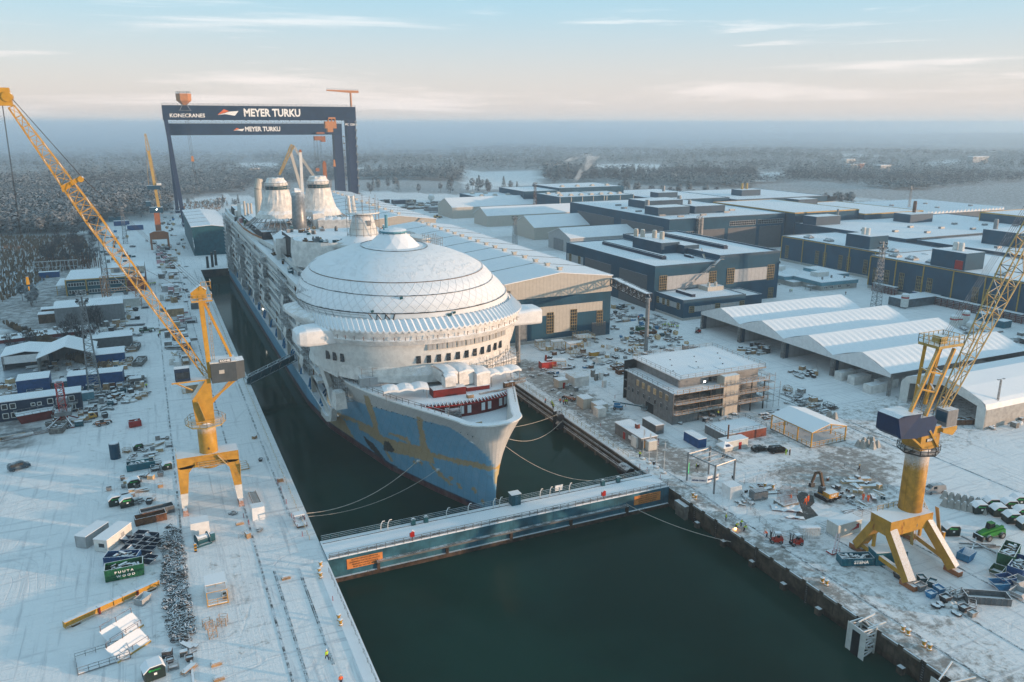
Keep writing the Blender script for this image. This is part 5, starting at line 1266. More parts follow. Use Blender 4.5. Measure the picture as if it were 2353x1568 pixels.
deckclutter(16,lambda:(random.uniform(47.5,55),random.uniform(290,345)),'between the walkway and the seating frames','gear by the walkway',33.25)
deckclutter(14,lambda:(random.uniform(43,54),random.uniform(435,485)),'on the open stern deck','gear on the stern deck',33.25)
deckclutter(44,lambda:(random.uniform(41.5,50),random.uniform(240,345)),'along the port deck edge beside the dome','gear along the port deck edge',33.3)
deckclutter(26,lambda:(random.uniform(47,82),random.uniform(296,318)),'behind the oval deck','gear behind the oval deck',43.1)
for i,(x,y,c_,l)in enumerate(((44.6,396,'blue_dark','dark site cabin with two small windows on the top deck walkway'),(43.6,410,'green','green box container behind the dark cabin on the walkway'))):
 t_=thing('site_cabin',l,'cabin',(x,y,35.3),.05);MB().box(0,0,0,2.6,4.4,2.5).build('body',c_,t_)
 for q in(-.5,.5):MB().box(q,-2.21,1.3,.5,.06,.6).build('window','white_sheet',t_)
for x,y,l in((41.8,420,'tall pink wrapped bundle at the far end of the orange rail'),(45.6,372,'tall pink wrapped bundle in the middle of the walkway')):
 one('wrapped_bundle',MB().lathe([(.9,0),(.95,2.4),(.6,2.8),(.05,2.9)],0,0,10),'plastic_pink',l,'wrapped bundle',(x,y,35.2))
m_=MB()
for s in list(np.arange(14,36,1.9))+[2.2,3.6,5.2]:
 x,y,z=hullpt(s,16.4-.055*s,-1);m_.box(x-.02,y,z-.15,.12,.62,.28,math.radians(0)-.35)
sp_(m_,'scupper','black_panel')
x,y,z=hullpt(17.5,2.0,-1);sp_(MB().tube((x+.1,y,z),(x-.7,y-.2,z+.1),.28,.34,10),'fairlead','white_paint')
x,y,z=hullpt(24.0,2.2,-1);sp_(MB().tube((x+.1,y,z),(x-.7,y-.2,z+.1),.28,.34,10),'fairlead','white_paint')
MB().lathe([(.1,.1),(.45,.1),(.5,.5),(.2,.9)],0,0,10).build('anchor_bell','beige_clad',ship,(hullpt(5,6,1)[0]-CX+.4,5,6-WZ))
one('work_light',MB().box(0,0,0,.5,.3,.5),'lamp_glow','bright work light shining at the front end of the ship gallery','work light',(40.9,216.5,4.5))
one('work_light',MB().box(0,0,0,.4,.3,.4),'lamp_glow','bright work light in the middle of the ship gallery','work light',(40.9,352,5))
gw=thing('gangway','dark teal netted gangway bridge from the left quay up to the ship gallery','gangway',(23.5,263,0))
m_=MB();m_.lattice((0,0,1.2),(17.2,10,4.6),2.4,2.4,10,.09,.06,side=(0,1,0));m_.build('truss','teal',gw)
MB().slab([(0,-1.1,.3),(17.2,8.9,3.7),(17.2,11.1,3.7),(0,1.1,.3)],(0,0,.15)).build('walkway','steel_dark',gw)
MB().slab([(0,-1.15,.3),(17.2,8.85,3.7),(17.2,8.85,5.6),(0,-1.15,2.2)],(0,.05,0)).build('netting','teal',gw)
# cranes
# gantry cranes over the dock
def gantry(label,x0,x1,y,z0,z1,d,legl,legr,top=True,s=1.0):
 t_=thing('gantry_crane',label,'gantry crane',(x0,y,0));W=x1-x0
 MB().b(0,W,0,d,z0,z1).build('girder','crane_blue',t_)
 MB().b(0,W,-.1,d+.1,z1,z1+.35).build('girder_top','steel',t_)
 m=MB();m.rail([(0,-.1,z1+.35),(W,-.1,z1+.35)],1.4,4,.09,2);m.build('handrail','steel',t_)
 for k in range(0,int(W/9)):MB().b(k*9+1,k*9+1.8,-.25,0,z0-.5,z0+.1).build('bracket','crane_blue',t_)if s==1 else None
 (a,b_,c_,e)=legl;m=MB();m.slab([(a,1,0),(b_,1,0),(e,1,z0),(c_,1,z0)],(0,3,0));m.slab([(a,d-4,0),(b_,d-4,0),(e,d-4,z0),(c_,d-4,z0)],(0,3,0));m.build('hinged_leg','leg_blue',t_)
 MB().b(a-.6,b_+.6,-6,d+6,.6,2.6).build('leg_base','leg_blue',t_)
 (a,b_,c_,e)=legr;m=MB();m.slab([(a,0,0),(b_,0,0),(e,0,z0),(c_,0,z0)],(0,d,0));m.build('rigid_leg','leg_blue',t_)
 m=MB()
 for z in np.arange(8,z0,7.0):m.b(b_-.8,b_+1.2,-1.2,.2,z,z+.25);m.b(b_-.8,b_+1.2,-1.2,-1.1,z,z+1.2)
 for z in np.arange(8,z0-7,7.0):m.bar((b_-.6,-.8,z),(b_+.9,-.8,z+7),.3)
 m.build('leg_stair','steel',t_);return t_
G1=gantry('nearer navy blue gantry crane spanning the dock with the large white company lettering',19.3,177.8,729,86.8,98.2,12,(6.5,9.5,.5,3.5),(151,157.5,150.5,158))
lettering('MEYER TURKU',8.6,'letter_white',G1,(86.5,-.12,92.6),FRONT,bold=.035,sx=.84)
lettering('KONECRANES',4.2,'letter_white',G1,(18.6,-.12,90.2),FRONT,bold=.02)
lettering('PC 1200 t',2.6,'letter_white',G1,(154,-.12,83.2),FRONT,bold=.02)
lettering('10',3.2,'letter_white',G1,(8.2,.9,10),FRONT,bold=.04)
def logo(par,x,z,s):
 MB().slab([(x,-.1,z),(x+5.4*s,-.1,z+4.6*s),(x+9.4*s,-.1,z+3.0*s),(x+5.5*s,-.1,z+1.6*s)],(0,-.06,0)).build('logo_peak','logo_orange',par)
 MB().slab([(x,-.1,z-.1*s),(x+5.5*s,-.1,z+1.3*s),(x+9.5*s,-.1,z+2.6*s),(x+17*s,-.1,z+3.2*s),(x+13.8*s,-.1,z-.6*s),(x+12.6*s,-.1,z-.5*s),(x+6*s,-.1,z+.6*s)],(0,-.06,0)).build('logo_hull','letter_white',par)
logo(G1,42.0,91.0,1.0)
ch=thing('crane_cabin','hexagonal orange house on top of the nearer gantry girder, hook ropes below','gantry trolley',(36.5,731,98.6))
m=MB().lathe([(2,0),(3.5,1.6),(5.8,3.4),(6.0,9.0),(5.6,9.2)],0,0,6);m.build('house','orange',ch)
m=MB();m.rail([(5.6*math.cos(q),5.6*math.sin(q),9.2)for q in np.linspace(0,2*PI,7)],1.4,3,.09);m.build('handrail','steel',ch)
m=MB().b(-5,5,-4.6,-4.3,-4.4,-4.1)
for x in(-4,4):m.bar((x,-4.4,-4.2),(x*.4,-2,.6),.3)
m.build('bracket','steel',ch)
m=MB()
for x in(-.9,.0,.9):m.bar((x,-4,0),(x*1.2+1.6,-4,-40),.16)
m.build('hoist_rope','steel_dark',ch)
MB().box(1.8,-4,-45,2.4,1.6,4.4,0,.6,.8).build('hook_block','orange',ch)
m=MB();m.bar((1.3,-4,-45),(2.6,-4,-64),.35).bar((2.5,-4,-45),(3.6,-4,-64),.35);m.build('sling','steel_dark',ch)
jc=thing('jib_crane','orange T shaped jib crane standing on the right end of the nearer gantry girder','jib crane',(175.4,735,98.5))
MB().tube((0,0,0),(0,0,12),.9,n=10).build('post','orange',jc)
MB().slab([(-21,0,13.4),(-21,0,14.4),(7.4,0,14),(7.4,0,12),(0,0,12.0)],(0,1.6,0)).build('boom','orange',jc);m=MB();m.rail([(-21,0,14.3),(7,0,14.1)],1.2,2.4,.06);m.build('handrail','steel',jc)
tr=thing('crane_trolley','faded orange hoist trolley hanging under the nearer gantry girder at its right','gantry trolley',(155,727,80))
MB().b(-5.2,4.6,0,6,0,6).b(-3.4,1.5,0,6,-3.2,0).b(-2,4,0,6,8,9.4).build('body','orange',tr)
m=MB()
for x in(-2,1,4):m.b(x-.4,x+.4,1,5,6,8)
m.build('hanger','orange',tr)
m=MB()
for x in(.6,1.2,1.8):m.bar((x,2,0),(x,2,-27),.12)
m.build('hoist_rope','steel_dark',tr);MB().box(1.2,2,-33,2.2,1.6,6,0,.5,.7).build('hook_block','orange',tr)
G2=gantry('farther navy blue gantry crane seen just below the first girder',25.9,192,850,73.4,84.2,12,(-1,2,-1.5,1.5),(158,167,158,166),s=2)
lettering('MEYER TURKU',6.0,'letter_white',G2,(87,-.12,78.9),FRONT,bold=.035,sx=.87);logo(G2,59,77.5,.62)
tr=thing('crane_trolley','faded orange hoist trolley under the farther gantry girder with four rope bundles','gantry trolley',(168,846,67.8))
MB().b(-5.4,5.6,0,6,0,4.2).b(-3,5,0,6,6.4,8.2).b(1.5,5.6,0,6,-1.5,0).build('body','orange_brown',tr)
m=MB()
for x in(-6.5,-3.6,-.2):
 for dx in(0,.7,1.4):m.bar((x+dx,2,0),(x+dx+.6,2,-28),.13)
m.build('hoist_rope','steel_dark',tr);MB().box(-4,2,-31,4.2,1.6,3.4,0,.8,.8).build('hook_block','orange_brown',tr)
def kone_sign(par,x,y,z,s,rz=0):
 m=MB().box(0,0,0,4*s,.06,1.1*s);o=m.build('sign_board','black_panel',par,(x,y,z),rz)
 lettering('KONE',1.0*s,'letter_white',o,(0,-.06,.55*s),FRONT,bold=.04,sx=1.25)
 # near left portal crane
LC=thing('portal_crane','big yellow portal jib crane on the left quay with long lattice jib','harbour crane',(6,178,0))
Y='yellow';ry='yellow_rust'
m=MB().b(-6.2,6.6,-2.2,2.2,9.6,12.2);m.build('portal_beam',ry,LC)
for sx_,a in((-1,-6.2),(1,6.6)):
 m=MB()
 m.slab([(a,-2.2,10),(a-sx_*3.6,-2.2,10.4),(a-sx_*2.2,-2.2,8.6),(a-sx_*1.6,-3.4,4.4),(a,-3.4,4.4)],(0,2.0,0))
 m.slab([(a,.4,10),(a-sx_*3.6,.4,10.4),(a-sx_*2.2,.4,8.6),(a-sx_*1.6,1.6,4.4),(a,1.6,4.4)],(0,2.0,0));m.build('leg',ry,LC)
 m=MB();m.slab([(a,-3.5,1),(a-sx_*1.2,-3.5,1),(a-sx_*1.6,-3.5,4.4),(a,-3.5,4.4)],(0,2.2,0));m.build('leg_foot','white_paint',LC)
 m=MB();m.box(a-sx_*.6,-3.4,0,1.1,4.2,1.1,0,.8,.7);m.build('bogie','orange_brown',LC)
m=MB().lathe([(1.95,0),(1.95,10.5)],.6,0,22);m.mi=0;m.build('column',Y,LC,(0,0,8.8),smooth=True)
lettering('6',.9,'letter_dark',LC,(.6,-2.05,13.5),FRONT)
m=MB().lathe([(4.2,18.8),(4.2,19.1),(1.9,19.1)],.6,0,8);m.rail([(.6+4.2*math.cos(q),4.2*math.sin(q),19.1)for q in np.linspace(0,2*PI,9)],1.2,1.8,.05);m.build('ring_platform','yellow_pale',LC)
m=MB().slab([(-1.4,-1.8,19.2),(2.4,-1.8,19.2),(2.4,-1.8,29.4),(1.6,-1.8,29.4),(-1.8,-1.8,24.8)],(0,3.6,0));m.build('slewing_tower',Y,LC)
m=MB().bar((.6,-2.4,20),(-.6,-2.4,24.5),.9,.1);m.rail([(.2,-2.6,20),(-.8,-2.6,24.5)],1.0,1,.04);m.build('tower_stair','yellow_pale',LC)
m=MB().b(2.6,7.8,-2.6,2.6,28.4,32.8).slab([(7.8,-2.6,28.6),(9.6,-1.5,28.8),(9.6,-1.5,32.6),(7.8,-2.6,32.8)],(0,3.6,0));m.build('machine_house','house_grey',LC)
MB().b(2.5,7.9,-2.7,2.7,32.8,33.0).build('house_roof','white_paint',LC)
MB().b(4.2,5.3,-2.7,-2.6,30.4,31.2).build('window','beige_clad',LC)
kone_sign(LC,5.6,-2.72,32.9,.62)
for a,b_ in(((2,-1,24.0),(7.6,-1.4,28.4)),((2,1,22.6),(7.6,1.4,28.4))):MB().bar(a,b_,.45).build('strut',Y,LC)
MB().slab([(2.0,-1.6,29.4),(2.9,-1.6,29.4),(2.6,-1.0,46.8),(1.6,-1.0,46.8)],(0,1.0,0)).build('mast_leg',Y,LC)
MB().bar((7.2,1.2,33),(2.6,.8,46.2),.55).build('mast_leg',Y,LC)
m=MB();m.bar((3.3,-.4,30),(3.3,-.4,46),.08).bar((3.7,-.4,30),(3.7,-.4,46),.08)
for z in np.arange(30,46,.8):m.bar((3.3,-.4,z),(3.7,-.4,z),.05)
m.build('ladder','yellow_pale',LC)
m=MB().b(.2,4.4,-1.6,1.8,46.2,46.5);m.rail([(.2,-1.6,46.5),(4.4,-1.6,46.5),(4.4,1.8,46.5)],1.2,1.2,.05);m.slab([(.4,-1,47),(3.2,-1,46.8),(3.4,-1,48.6),(2.2,-1,49.6),(.2,-1,48.2)],(0,2,0));m.rail([(2.4,-1.4,48.6),(4.4,-1.4,48.6),(4.4,1.4,48.6)],1.8,1,.05);m.build('mast_head',Y,LC)
m=MB();f,tp=Vector((1.6,0,30)),Vector((-27.8,0,87.2))
dirn=(tp-f).normalized()
m.lattice(f,f.lerp(tp,.60),1.0,2.7,15,.095,.05,side=(0,1,0));m.build('jib',Y,LC)
m=MB();m.lattice(f.lerp(tp,.60),f.lerp(tp,.97),2.7,1.1,12,.09,.05,side=(0,1,0));m.build('jib',Y,LC)
c_=f.lerp(tp,.715);pd=Vector((dirn.z,0,-dirn.x))
MB().slab([c_-pd*1.6+Vector((0,-.5,0))-dirn*.6,c_+pd*2.6+Vector((0,-.5,0))-dirn*.1,c_+pd*2.9+Vector((0,-.5,0))+dirn*.6,c_-pd*1.3+Vector((0,-.5,0))+dirn*.6],(0,1.0,0)).tube(c_+pd*2.5-Vector((0,.8,0)),c_+pd*2.5+Vector((0,.8,0)),.55,n=12).build('sheave_arm',Y,LC)
MB().box(tp.x,0,tp.z-1.6,2.4,1.6,3.2,0,.8,.8).tube((tp.x+.5,-1,tp.z),(tp.x+.5,1,tp.z),.9,n=12).build('jib_head',Y,LC)
m=MB();e=c_+pd*2.9
for k in range(3):o=Vector((0,(k-1)*.5,0));m.bar(tp+o+pd*.8,e+o,.05);m.bar(e+o,Vector((2.2,0,48.4))+o+pd*k*.5,.05)
m.bar(f.lerp(tp,.42)+pd*1.5,(1.2,0,47.5),.06);m.build('stay_rope','steel_dark',LC)
m=MB()
for k in(-.35,.35):m.bar((tp.x-.5,k,tp.z-1),(-28.8+k*.3,0,54.5),.06)
m.build('hoist_rope','steel_dark',LC)
MB().box(-28.8,0,52.2,.55,.5,1.5,0,.7,.7).tube((-28.8,0,51.8),(-28.8,0,51),.15,.08).build('hook_block','yellow',LC)
MB().b(-4.6,-1.6,-2.4,-.2,29.6,32.4).build('cabin','blue_dark',LC);MB().b(-4.4,-1.8,-2.5,-2.38,30.2,31.6).build('cabin_window','glass',LC)
MB().b(-5.4,1.4,-2.5,0,29.2,29.5).bar((-5,-1,29.2),(-1.4,-1,27),.25).build('cabin_floor',Y,LC)
m=MB();m.rail([(-6.2,-2.2,12.2),(-6.2,2.2,12.2)],1.1,1,.05)
for a,b_ in(((6.2,-2.6,0.6),(6.7,-2.6,9)),((4.2,-2.6,9),(2.2,-2.6,11.8))):m.bar(a,b_,.7,.12);m.bar((a[0],a[1]-.4,a[2]+1),(b_[0],b_[1]-.4,b_[2]+1),.06)
m.rail([(-2,-2.8,9.7),(3.6,-2.8,9.7)],1.1,1.2,.05);m.b(-2,3.6,-2.9,-2.2,9.6,9.7);m.build('access_stair','yellow_pale',LC)
MB().box(5.0,0,0,1.2,1.6,2,.3).build('counter_box',Y,LC,(1,-1,8))if False else None
# near right portal crane
RC=thing('portal_crane','yellow portal crane with navy machine house on the right basin quay, jib leaving the picture','harbour crane',(127,95,0))
m=MB().slab([(-7.3,-1.9,7.6),(4.0,-1.9,7.6),(4.0,-1.9,10.5),(-7.3,-1.9,10.8)],(0,4.6,0));m.build('portal_beam',ry,RC)
for(tx,ty,fx,fy)in((-6.3,-1.2,-7.0,-7.0),(3.2,-1.2,4.8,-7.0),(-6.0,2.0,-4.9,6.8),(3.6,2.0,8.3,6.4)):
 m=MB();a,b_=Vector((tx,ty,8.6)),Vector((fx,fy,1.2));m.bar(a,b_,1.7,1.7);m.build('leg',ry,RC)
 m=MB();m.bar(b_-Vector((1.6,0,0))if False else b_+Vector((0,-1.6,-.6)),b_+Vector((0,1.6,-.6)),1.2,1.0);m.build('bogie','orange_brown',RC)
RC_P=set(ALLKIDS(RC))
for x0,x1 in((-7,-4.9),(4.8,8.3)):MB().bar((x0,-6.9,1.9),(x1,6.6,1.9),.8,.9).build('sill_beam','yellow',RC)
for x,y in((-6.1,-3.5),(-5.2,3.0),(6.2,-3),(7.6,3)):MB().bar((x,y,2),(x,y,6.4),.5).build('post','yellow',RC)
RC_P=set(ALLKIDS(RC));m=MB().lathe([(2.15,0),(2.1,15.4)],-3.4,0,24);m.build('column','yellow_stain',RC,(0,0,10.2),smooth=True)if 'yellow_stain' in M else m.build('column',ry,RC,(0,0,11.6),smooth=True)
m=MB().lathe([(3.7,25.2),(3.7,25.5),(2,25.5)],-3.4,0,8);m.rail([(-3.4+3.7*math.cos(q),3.7*math.sin(q),25.5)for q in np.linspace(0,2*PI,9)],1.2,1.6,.05);m.build('ring_platform','steel_dark',RC)
MB().b(-5.6,-.6,-2,2,26,30.4).build('slewing_tower',ry,RC)
for a,b_ in(((-5,-2.2,26.6),(-9.4,-2.2,30)),((-1,-2.2,26.2),(-4,-2.2,30))):MB().bar(a,b_,.35).build('strut','yellow',RC)
o_=MB().b(-.62,-.5,-1.8,1.8,27,29.6)
kone_sign(RC,-3.0,-2.06,27.6,.62)
MB().slab([(-12.6,-2.2,30.4),(-12.0,-2.8,29.8),(-7.6,-2.8,29.2),(-7.6,-2.8,34.0),(-12.0,-2.8,34.2),(-12.6,-2.2,33.6)],(0,4.6,0)).build('machine_house','navy_clad',RC)
MB().slab([(-7.6,-2.2,29.0),(-2.8,-2.2,29.0),(-2.2,-2.2,31.6),(-3.4,-2.2,32.8),(-7.6,-2.2,32.8)],(0,4.2,0)).build('machine_house','navy_clad',RC)
m=MB();m.rail([(-7.4,-2,32.8),(-3.4,-2,32.8),(-3.4,1.8,32.8)],1.2,1.3,.05);m.build('house_rail','scaffold',RC)
MB().b(.2,3.0,-2.4,.2,30,33.2).build('cabin','grey_clad',RC);MB().b(-.8,3,-2.6,.4,29.2,30).slab([(-1,-2.6,29.2),(2,-2.6,28.2),(3,-2.6,29.2)],(0,3,0)).build('cabin_floor','yellow',RC)
MB().b(.17,.2,-2.2,0,30.8,32.8).build('cabin_window','blue_flat',RC)
for a,b_ in(((-9.6,-2,34.4),(-3.4,-1.4,45.8)),((-6.0,-2.4,33.2),(.6,-1.4,45.0)),((-4.0,1.8,33.4),(-3.6,1.4,45.8)),((-1.0,1.8,33.4),(.6,1.4,45))):MB().bar(a,b_,.55).build('mast_leg','yellow',RC)
m=MB()
for q in(.35,.62):
 a=Vector((-9.6,-2,34.4)).lerp(Vector((-3.4,-1.4,45.8)),q);b_=Vector((-6,-2.4,33.2)).lerp(Vector((.6,-1.4,45)),q);c2=Vector((-4,1.8,33.4)).lerp(Vector((-3.6,1.4,45.8)),q);m.bar(a,b_,.3);m.bar(a,c2,.3);m.bar(b_,Vector((-1,1.8,33.4)).lerp(Vector((.6,1.4,45)),q),.3)
m.build('mast_brace','yellow',RC)
m=MB().b(-4.6,1.8,-2.2,2.2,45.6,46.1).b(-2.6,-1,-1,1,46.1,47.4);m.rail([(-4.6,-2.2,46.1),(1.8,-2.2,46.1),(1.8,2.2,46.1),(-4.6,2.2,46.1),(-4.6,-2.2,46.1)],1.5,1.2,.05);m.slab([(1.8,-1,45.4),(3.4,-1,44.8),(1.8,-1,46)],(0,2,0));m.build('mast_head','yellow_pale',RC)
m=MB();f,tp=Vector((1.0,0,32)),Vector((29.5,0,85));m.lattice(f,f.lerp(tp,.5),1.3,3.0,10,.10,.055,side=(0,1,0));m.build('jib','yellow_pale',RC)
m=MB();m.lattice(f.lerp(tp,.5),tp,3.0,1.4,10,.10,.055,side=(0,1,0));m.build('jib','yellow_pale',RC)
m=MB()
for k in(-.6,-.2,.2,.6):m.bar((-.6,k,46.8),(27,k,84),.05);m.bar((-5,k,34),(-1.2,k,46),.05)
m.build('stay_rope','steel_dark',RC)
for o in set(ALLKIDS(RC))-RC_P:
 if o.parent==RC:o.location=(o.location.x+4.4,o.location.y+1.0,o.location.z-2.4)
m=MB();m.bar((6,3.2,.5),(4.8,3.2,11),.7,.1);m.bar((6.3,2.7,1.5),(5.1,2.7,12),.06);m.rail([(-5.8,2.6,10.7),(4.0,2.6,10.5)],1.1,1.4,.05);m.rail([(5.4,-6,1),(6,3,11)],1.1,1,.05);m.bar((9.2,-1,.4),(6.0,-1,10.8),.8,.12);m.build('access_stair','yellow_pale',RC)
for x in(-2,0):MB().b(x,x+.1,-3.3,-3.2,9.4,10).build('plate','steel',RC)if x else None
# far orange and blue crane on the left quay
FC=thing('portal_crane','far slim crane with orange brown portal, blue house and folded yellow jib','harbour crane',(5.2,600,0))
m=MB().slab([(-6,-4,7),(6,-4,7),(6,-4,11.4),(3,-4,12.6),(-3,-4,12.6),(-6,-4,11.4)],(0,8,0));m.build('portal_beam','orange_brown',FC)
for x in(-6,4.8):
 for y in(-4,2.6):MB().b(x,x+1.2,y,y+1.4,0,7).build('leg','orange_brown',FC)
MB().b(-1.8,1.8,-1.8,1.8,12.4,25).build('column','orange_brown',FC);MB().b(-4.2,4.2,-3,3,25,28.6).b(-6,-3,-2,2,29.5,32.6).build('machine_house','blue_flat',FC)
m=MB().bar((1.8,0,28.6),(-.6,0,66),1.9,1.9);m.build('jib','yellow_pale',FC)
m=MB().lattice((-.6,0,66),(-1.4,0,77),2.2,.8,4,.16,.1,side=(0,1,0));m.bar((-3,0,42),(-1.6,0,76),.2).bar((3.8,0,34),(.4,0,64),.2);m.build('jib_top','yellow_pale',FC)
MB().b(-4,4,-2,2,40.5,43.2).build('counterweight','blue_flat',FC);MB().b(2,5,-2,2,43.2,44.6).build('counterweight_top','white_paint',FC);MB().b(0,.6,-3.2,-3,27,27.6).build('floodlight','lamp_glow',FC)
# two cranes behind the ship
from math import hypot
def gy(u,v,y):
 d=_F+_R*((u-1176.5)/FPX)+_U*((784-v)/FPX);k=y/d.y;return Vector((d.x*k,y,CAM.z+d.z*k))
BC1=thing('luffing_crane','beige double jib crane rising behind the two wrapped funnels','harbour crane',(gy(700,500,640).x,640,0));ox=Vector(BC1.location)
P_=lambda u,v:gy(u,v,640)-ox
for a,b_,w_,nm,mt_ in((P_(702,470),P_(668,352),2.2,'main_jib','beige_clad'),(P_(668,352),P_(672,334),1.6,'jib_head','beige_clad'),(P_(672,334),P_(668,352),1.4,'jib_head','beige_clad')):MB().bar(a,b_,w_).build(nm,mt_,BC1)
m=MB().lattice(P_(672,334),P_(642,402),2.6,1.0,9,.25,.16,side=(0,1,0));m.build('fly_jib','yellow_pale',BC1)
m=MB().lattice(P_(674,336),P_(720,404),1.3,1.3,12,.2,.14,side=(0,1,0));m.build('tie_boom','beige_clad',BC1)
m=MB().bar((0,0,0),P_(702,470),6);m.build('tower','blue_flat',BC1)
for u,v0,v1,lab in((690,350,440,'slender white crane boom between the double jib crane and the right funnel'),(745,376,420,'short orange crane boom peeping up beside the right funnel')):
 a,b_=gy(u,v0,600),gy(u+3,v1,600);t_=thing('crane_boom',lab,'harbour crane',(b_.x,600,0))
 MB().bar((0,0,0),(a.x-b_.x,0,a.z),2.0 if u<700 else 2.6,1.6).build('boom','white_paint' if u<700 else 'orange_brown',t_);MB().box(a.x-b_.x,0,a.z,2.4,2.4,1.8,0,.4,.4).build('boom_head','orange_brown',t_)
 MB().box(0,0,0,7,7,6).build('base','orange_brown',t_)
 # lattice light masts
def mast(label,u,v,h,w0,w1,mt_='steel',bays=14,head=1,red=0):
 x,y=g(u,v);t_=thing('light_mast',label,'light mast',(x,y,0));m=MB();m.lattice((0,0,0),(0,0,h*.9),w0,w1,bays,.1,.06,side=(1,0,0));m.build('lattice','steel' if not red else 'rusty',t_)
 m=MB()
 for z in(h*.88,h*.95):m.lathe([(1.6,z),(1.6,z+.15),(.2,z+.15)],0,0,8);m.rail([(1.6*math.cos(q),1.6*math.sin(q),z)for q in np.linspace(0,2*PI,7)],1.1,1.5,.05)
 m.bar((0,0,h*.85),(0,0,h),.5);m.build('platform','steel',t_)
 for k in range(8):
  q=2*PI*k/8;MB().box(0,0,0,.8,.35,.6,q).build('floodlight','steel_dark',t_,(1.9*math.cos(q),1.9*math.sin(q),h*(.9 if k%2 else.97)))
 return t_
mast('tall lattice light mast nearest the pond shelters on the left quay',220,912,34,3.6,1.3,bays=18)
mast('lattice light mast in front of the yard office',250,697,43,3.2,1.3,bays=20)
mast('farther lattice light mast behind the orange frame crane',289,560,27,3,1.3)
mast('lattice light mast in front of the white storage halls',1183,568,21.5,3,1.6)
mast('reddish lattice light mast between the far blue halls',1182+47,508,34,3,1.4,red=1,bays=16)
mast('lattice light mast beside the canteen and the four fabric halls',2012,708,31,3.4,1.6,bays=16)
mast('thin far light mast behind the ribbed hall',2085,505,30,2,1)
t_=thing('lamp_post','slim lamp post with two lamps beside the large separate fabric hall','lamp post',g(2283,978));m=MB();m.lattice((0,0,0),(0,0,13.6),.45,.3,16,.04,.025,side=(1,0,0));m.build('post','steel',t_)
m=MB().bar((-1.2,0,13.8),(1.2,0,13.8),.08);m.build('arm','steel',t_)
for x in(-1.1,1.1):MB().box(x,0,13.7,.7,.4,.2).build('lamp','steel_dark',t_)
OFc=thing('crane_portal','unassembled yellow lattice crane portal standing left of the far quay','crane frame',g(283,705));m=MB()
for x in(-7,7):m.lattice((x,0,0),(x,0,15),2.2,2.2,7,.12,.07,side=(1,0,0));m.lattice((x,22,0),(x,22,15),2.2,2.2,7,.12,.07,side=(1,0,0))
for z in(4,9,15):
 m.bar((-7,0,z),(7,0,z),.3).bar((-7,22,z),(7,22,z),.3).bar((-7,0,z),(-7,22,z),.3).bar((7,0,z),(7,22,z),.3)
m.bar((-7,0,4),(7,0,15),.2).bar((7,0,4),(-7,22,15),.2);m.build('frame','orange',OFc);MB().b(-7,7,1,10,0,1).build('pallet','orange',OFc)
def rope(label,a,b_,sag,r=.09,n=16):
 a,b_=Vector(a),Vector(b_);pts=[]
 for i in range(n+1):q=i/n;p=a.lerp(b_,q);p.z-=sag*4*q*(1-q);pts.append(p)
 pts=[p-a for p in pts];one('mooring_line',MB().path(pts,r,5),'rope',label,'mooring line',a)
fl=hullpt(17.5,2,-1);fl2=hullpt(24,2.2,-1)
rope('thick mooring line from the port bow fairlead to the left quay edge',(fl2[0]-.6,fl2[1],fl2[2]),(24.4,162.6,.3),3.0,.08)
rope('second mooring line beside the thick one, ending lower on the bow',(fl[0]-.6,fl[1],fl[2]),(24.4,161,.3),2.6,.05)
sb=hullpt(5,13,1)
rope('mooring line from the starboard bow to the black fender on the right wall',(sb[0],sb[1],sb[2]),(103.8,192.5,-.5),3.2,.06)
rope('long slack mooring line from the starboard bow to the right end of the dock gate',(sb[0],sb[1],sb[2]-2),(97,149,.9),4,.06)
rope('thin taut mooring line above the slack ones off the starboard bow',(sb[0]+1,sb[1]+3,sb[2]+1),(104.6,196,.2),.8,.05)
rope('grey line hanging from the outer side of the dock gate to the basin wall',(92.6,140.8,-1.6),(104.4,118.5,-2.6),1.0,.07)
# trees
random.seed(31)
fm=mat('pine_needles',(.016,.030,.034),.9,snow=.34,patch=.55,var=.4,scale=.25)
fm2=mat('frosty_twigs',(.060,.055,.058),.9,snow=.25,patch=.66,var=.3,scale=.15)
mat('bark',(.075,.055,.045),.9,snow=.2)
def crown_mb(kind,h,r,n,rg):
 m=MB()
 for i in range(n):
  if kind=='spruce':q=rg.random()**.8;z=h*(.12+.88*q);rr=r*(1-q)*(.55+.6*rg.random())+.15
  elif kind=='pine':q=rg.random();z=h*(.42+.58*q);rr=r*math.sqrt(max(.02,1-(2*q-.9)**2*.8))*(.35+.7*rg.random())
  else:q=rg.random();z=h*(.22+.78*q);rr=r*(1-abs(q-.45)*1.1)*(.3+.75*rg.random())
  a=rg.random()*2*PI;c=(rr*math.cos(a),rr*math.sin(a),z)
  s=(r*.30 if kind!='bare' else r*.22)*(.6+.8*rg.random())*(1-.35*q)
  if kind=='bare':
   d=Vector((math.cos(a)*.5+rg.uniform(-.3,.3),math.sin(a)*.5+rg.uniform(-.3,.3),1.2)).normalized()*s*2.6;e=Vector((rg.uniform(-1,1),rg.uniform(-1,1),rg.uniform(-.2,.2))).normalized()*s*.22;C_=Vector(c)
   m.add([C_-e,C_+e,C_+d],[(0,1,2)])
   m.add([C_+d*.3,C_+d*.3+e*2+d*.35,C_+d*.36],[(0,1,2)])
  else:
   t1=Vector((math.cos(a),math.sin(a),-.35+rg.uniform(-.3,.3)))*s*1.25;t2=Vector((-math.sin(a),math.cos(a),rg.uniform(-.35,.35)))*s*.95;C_=Vector(c)
   m.add([C_-t1*.6-t2*.4,C_-t2,C_+t1,C_+t2*.9,C_-t1*.3+t2],[(0,1,2,3,4)])
 return m
TT=[]
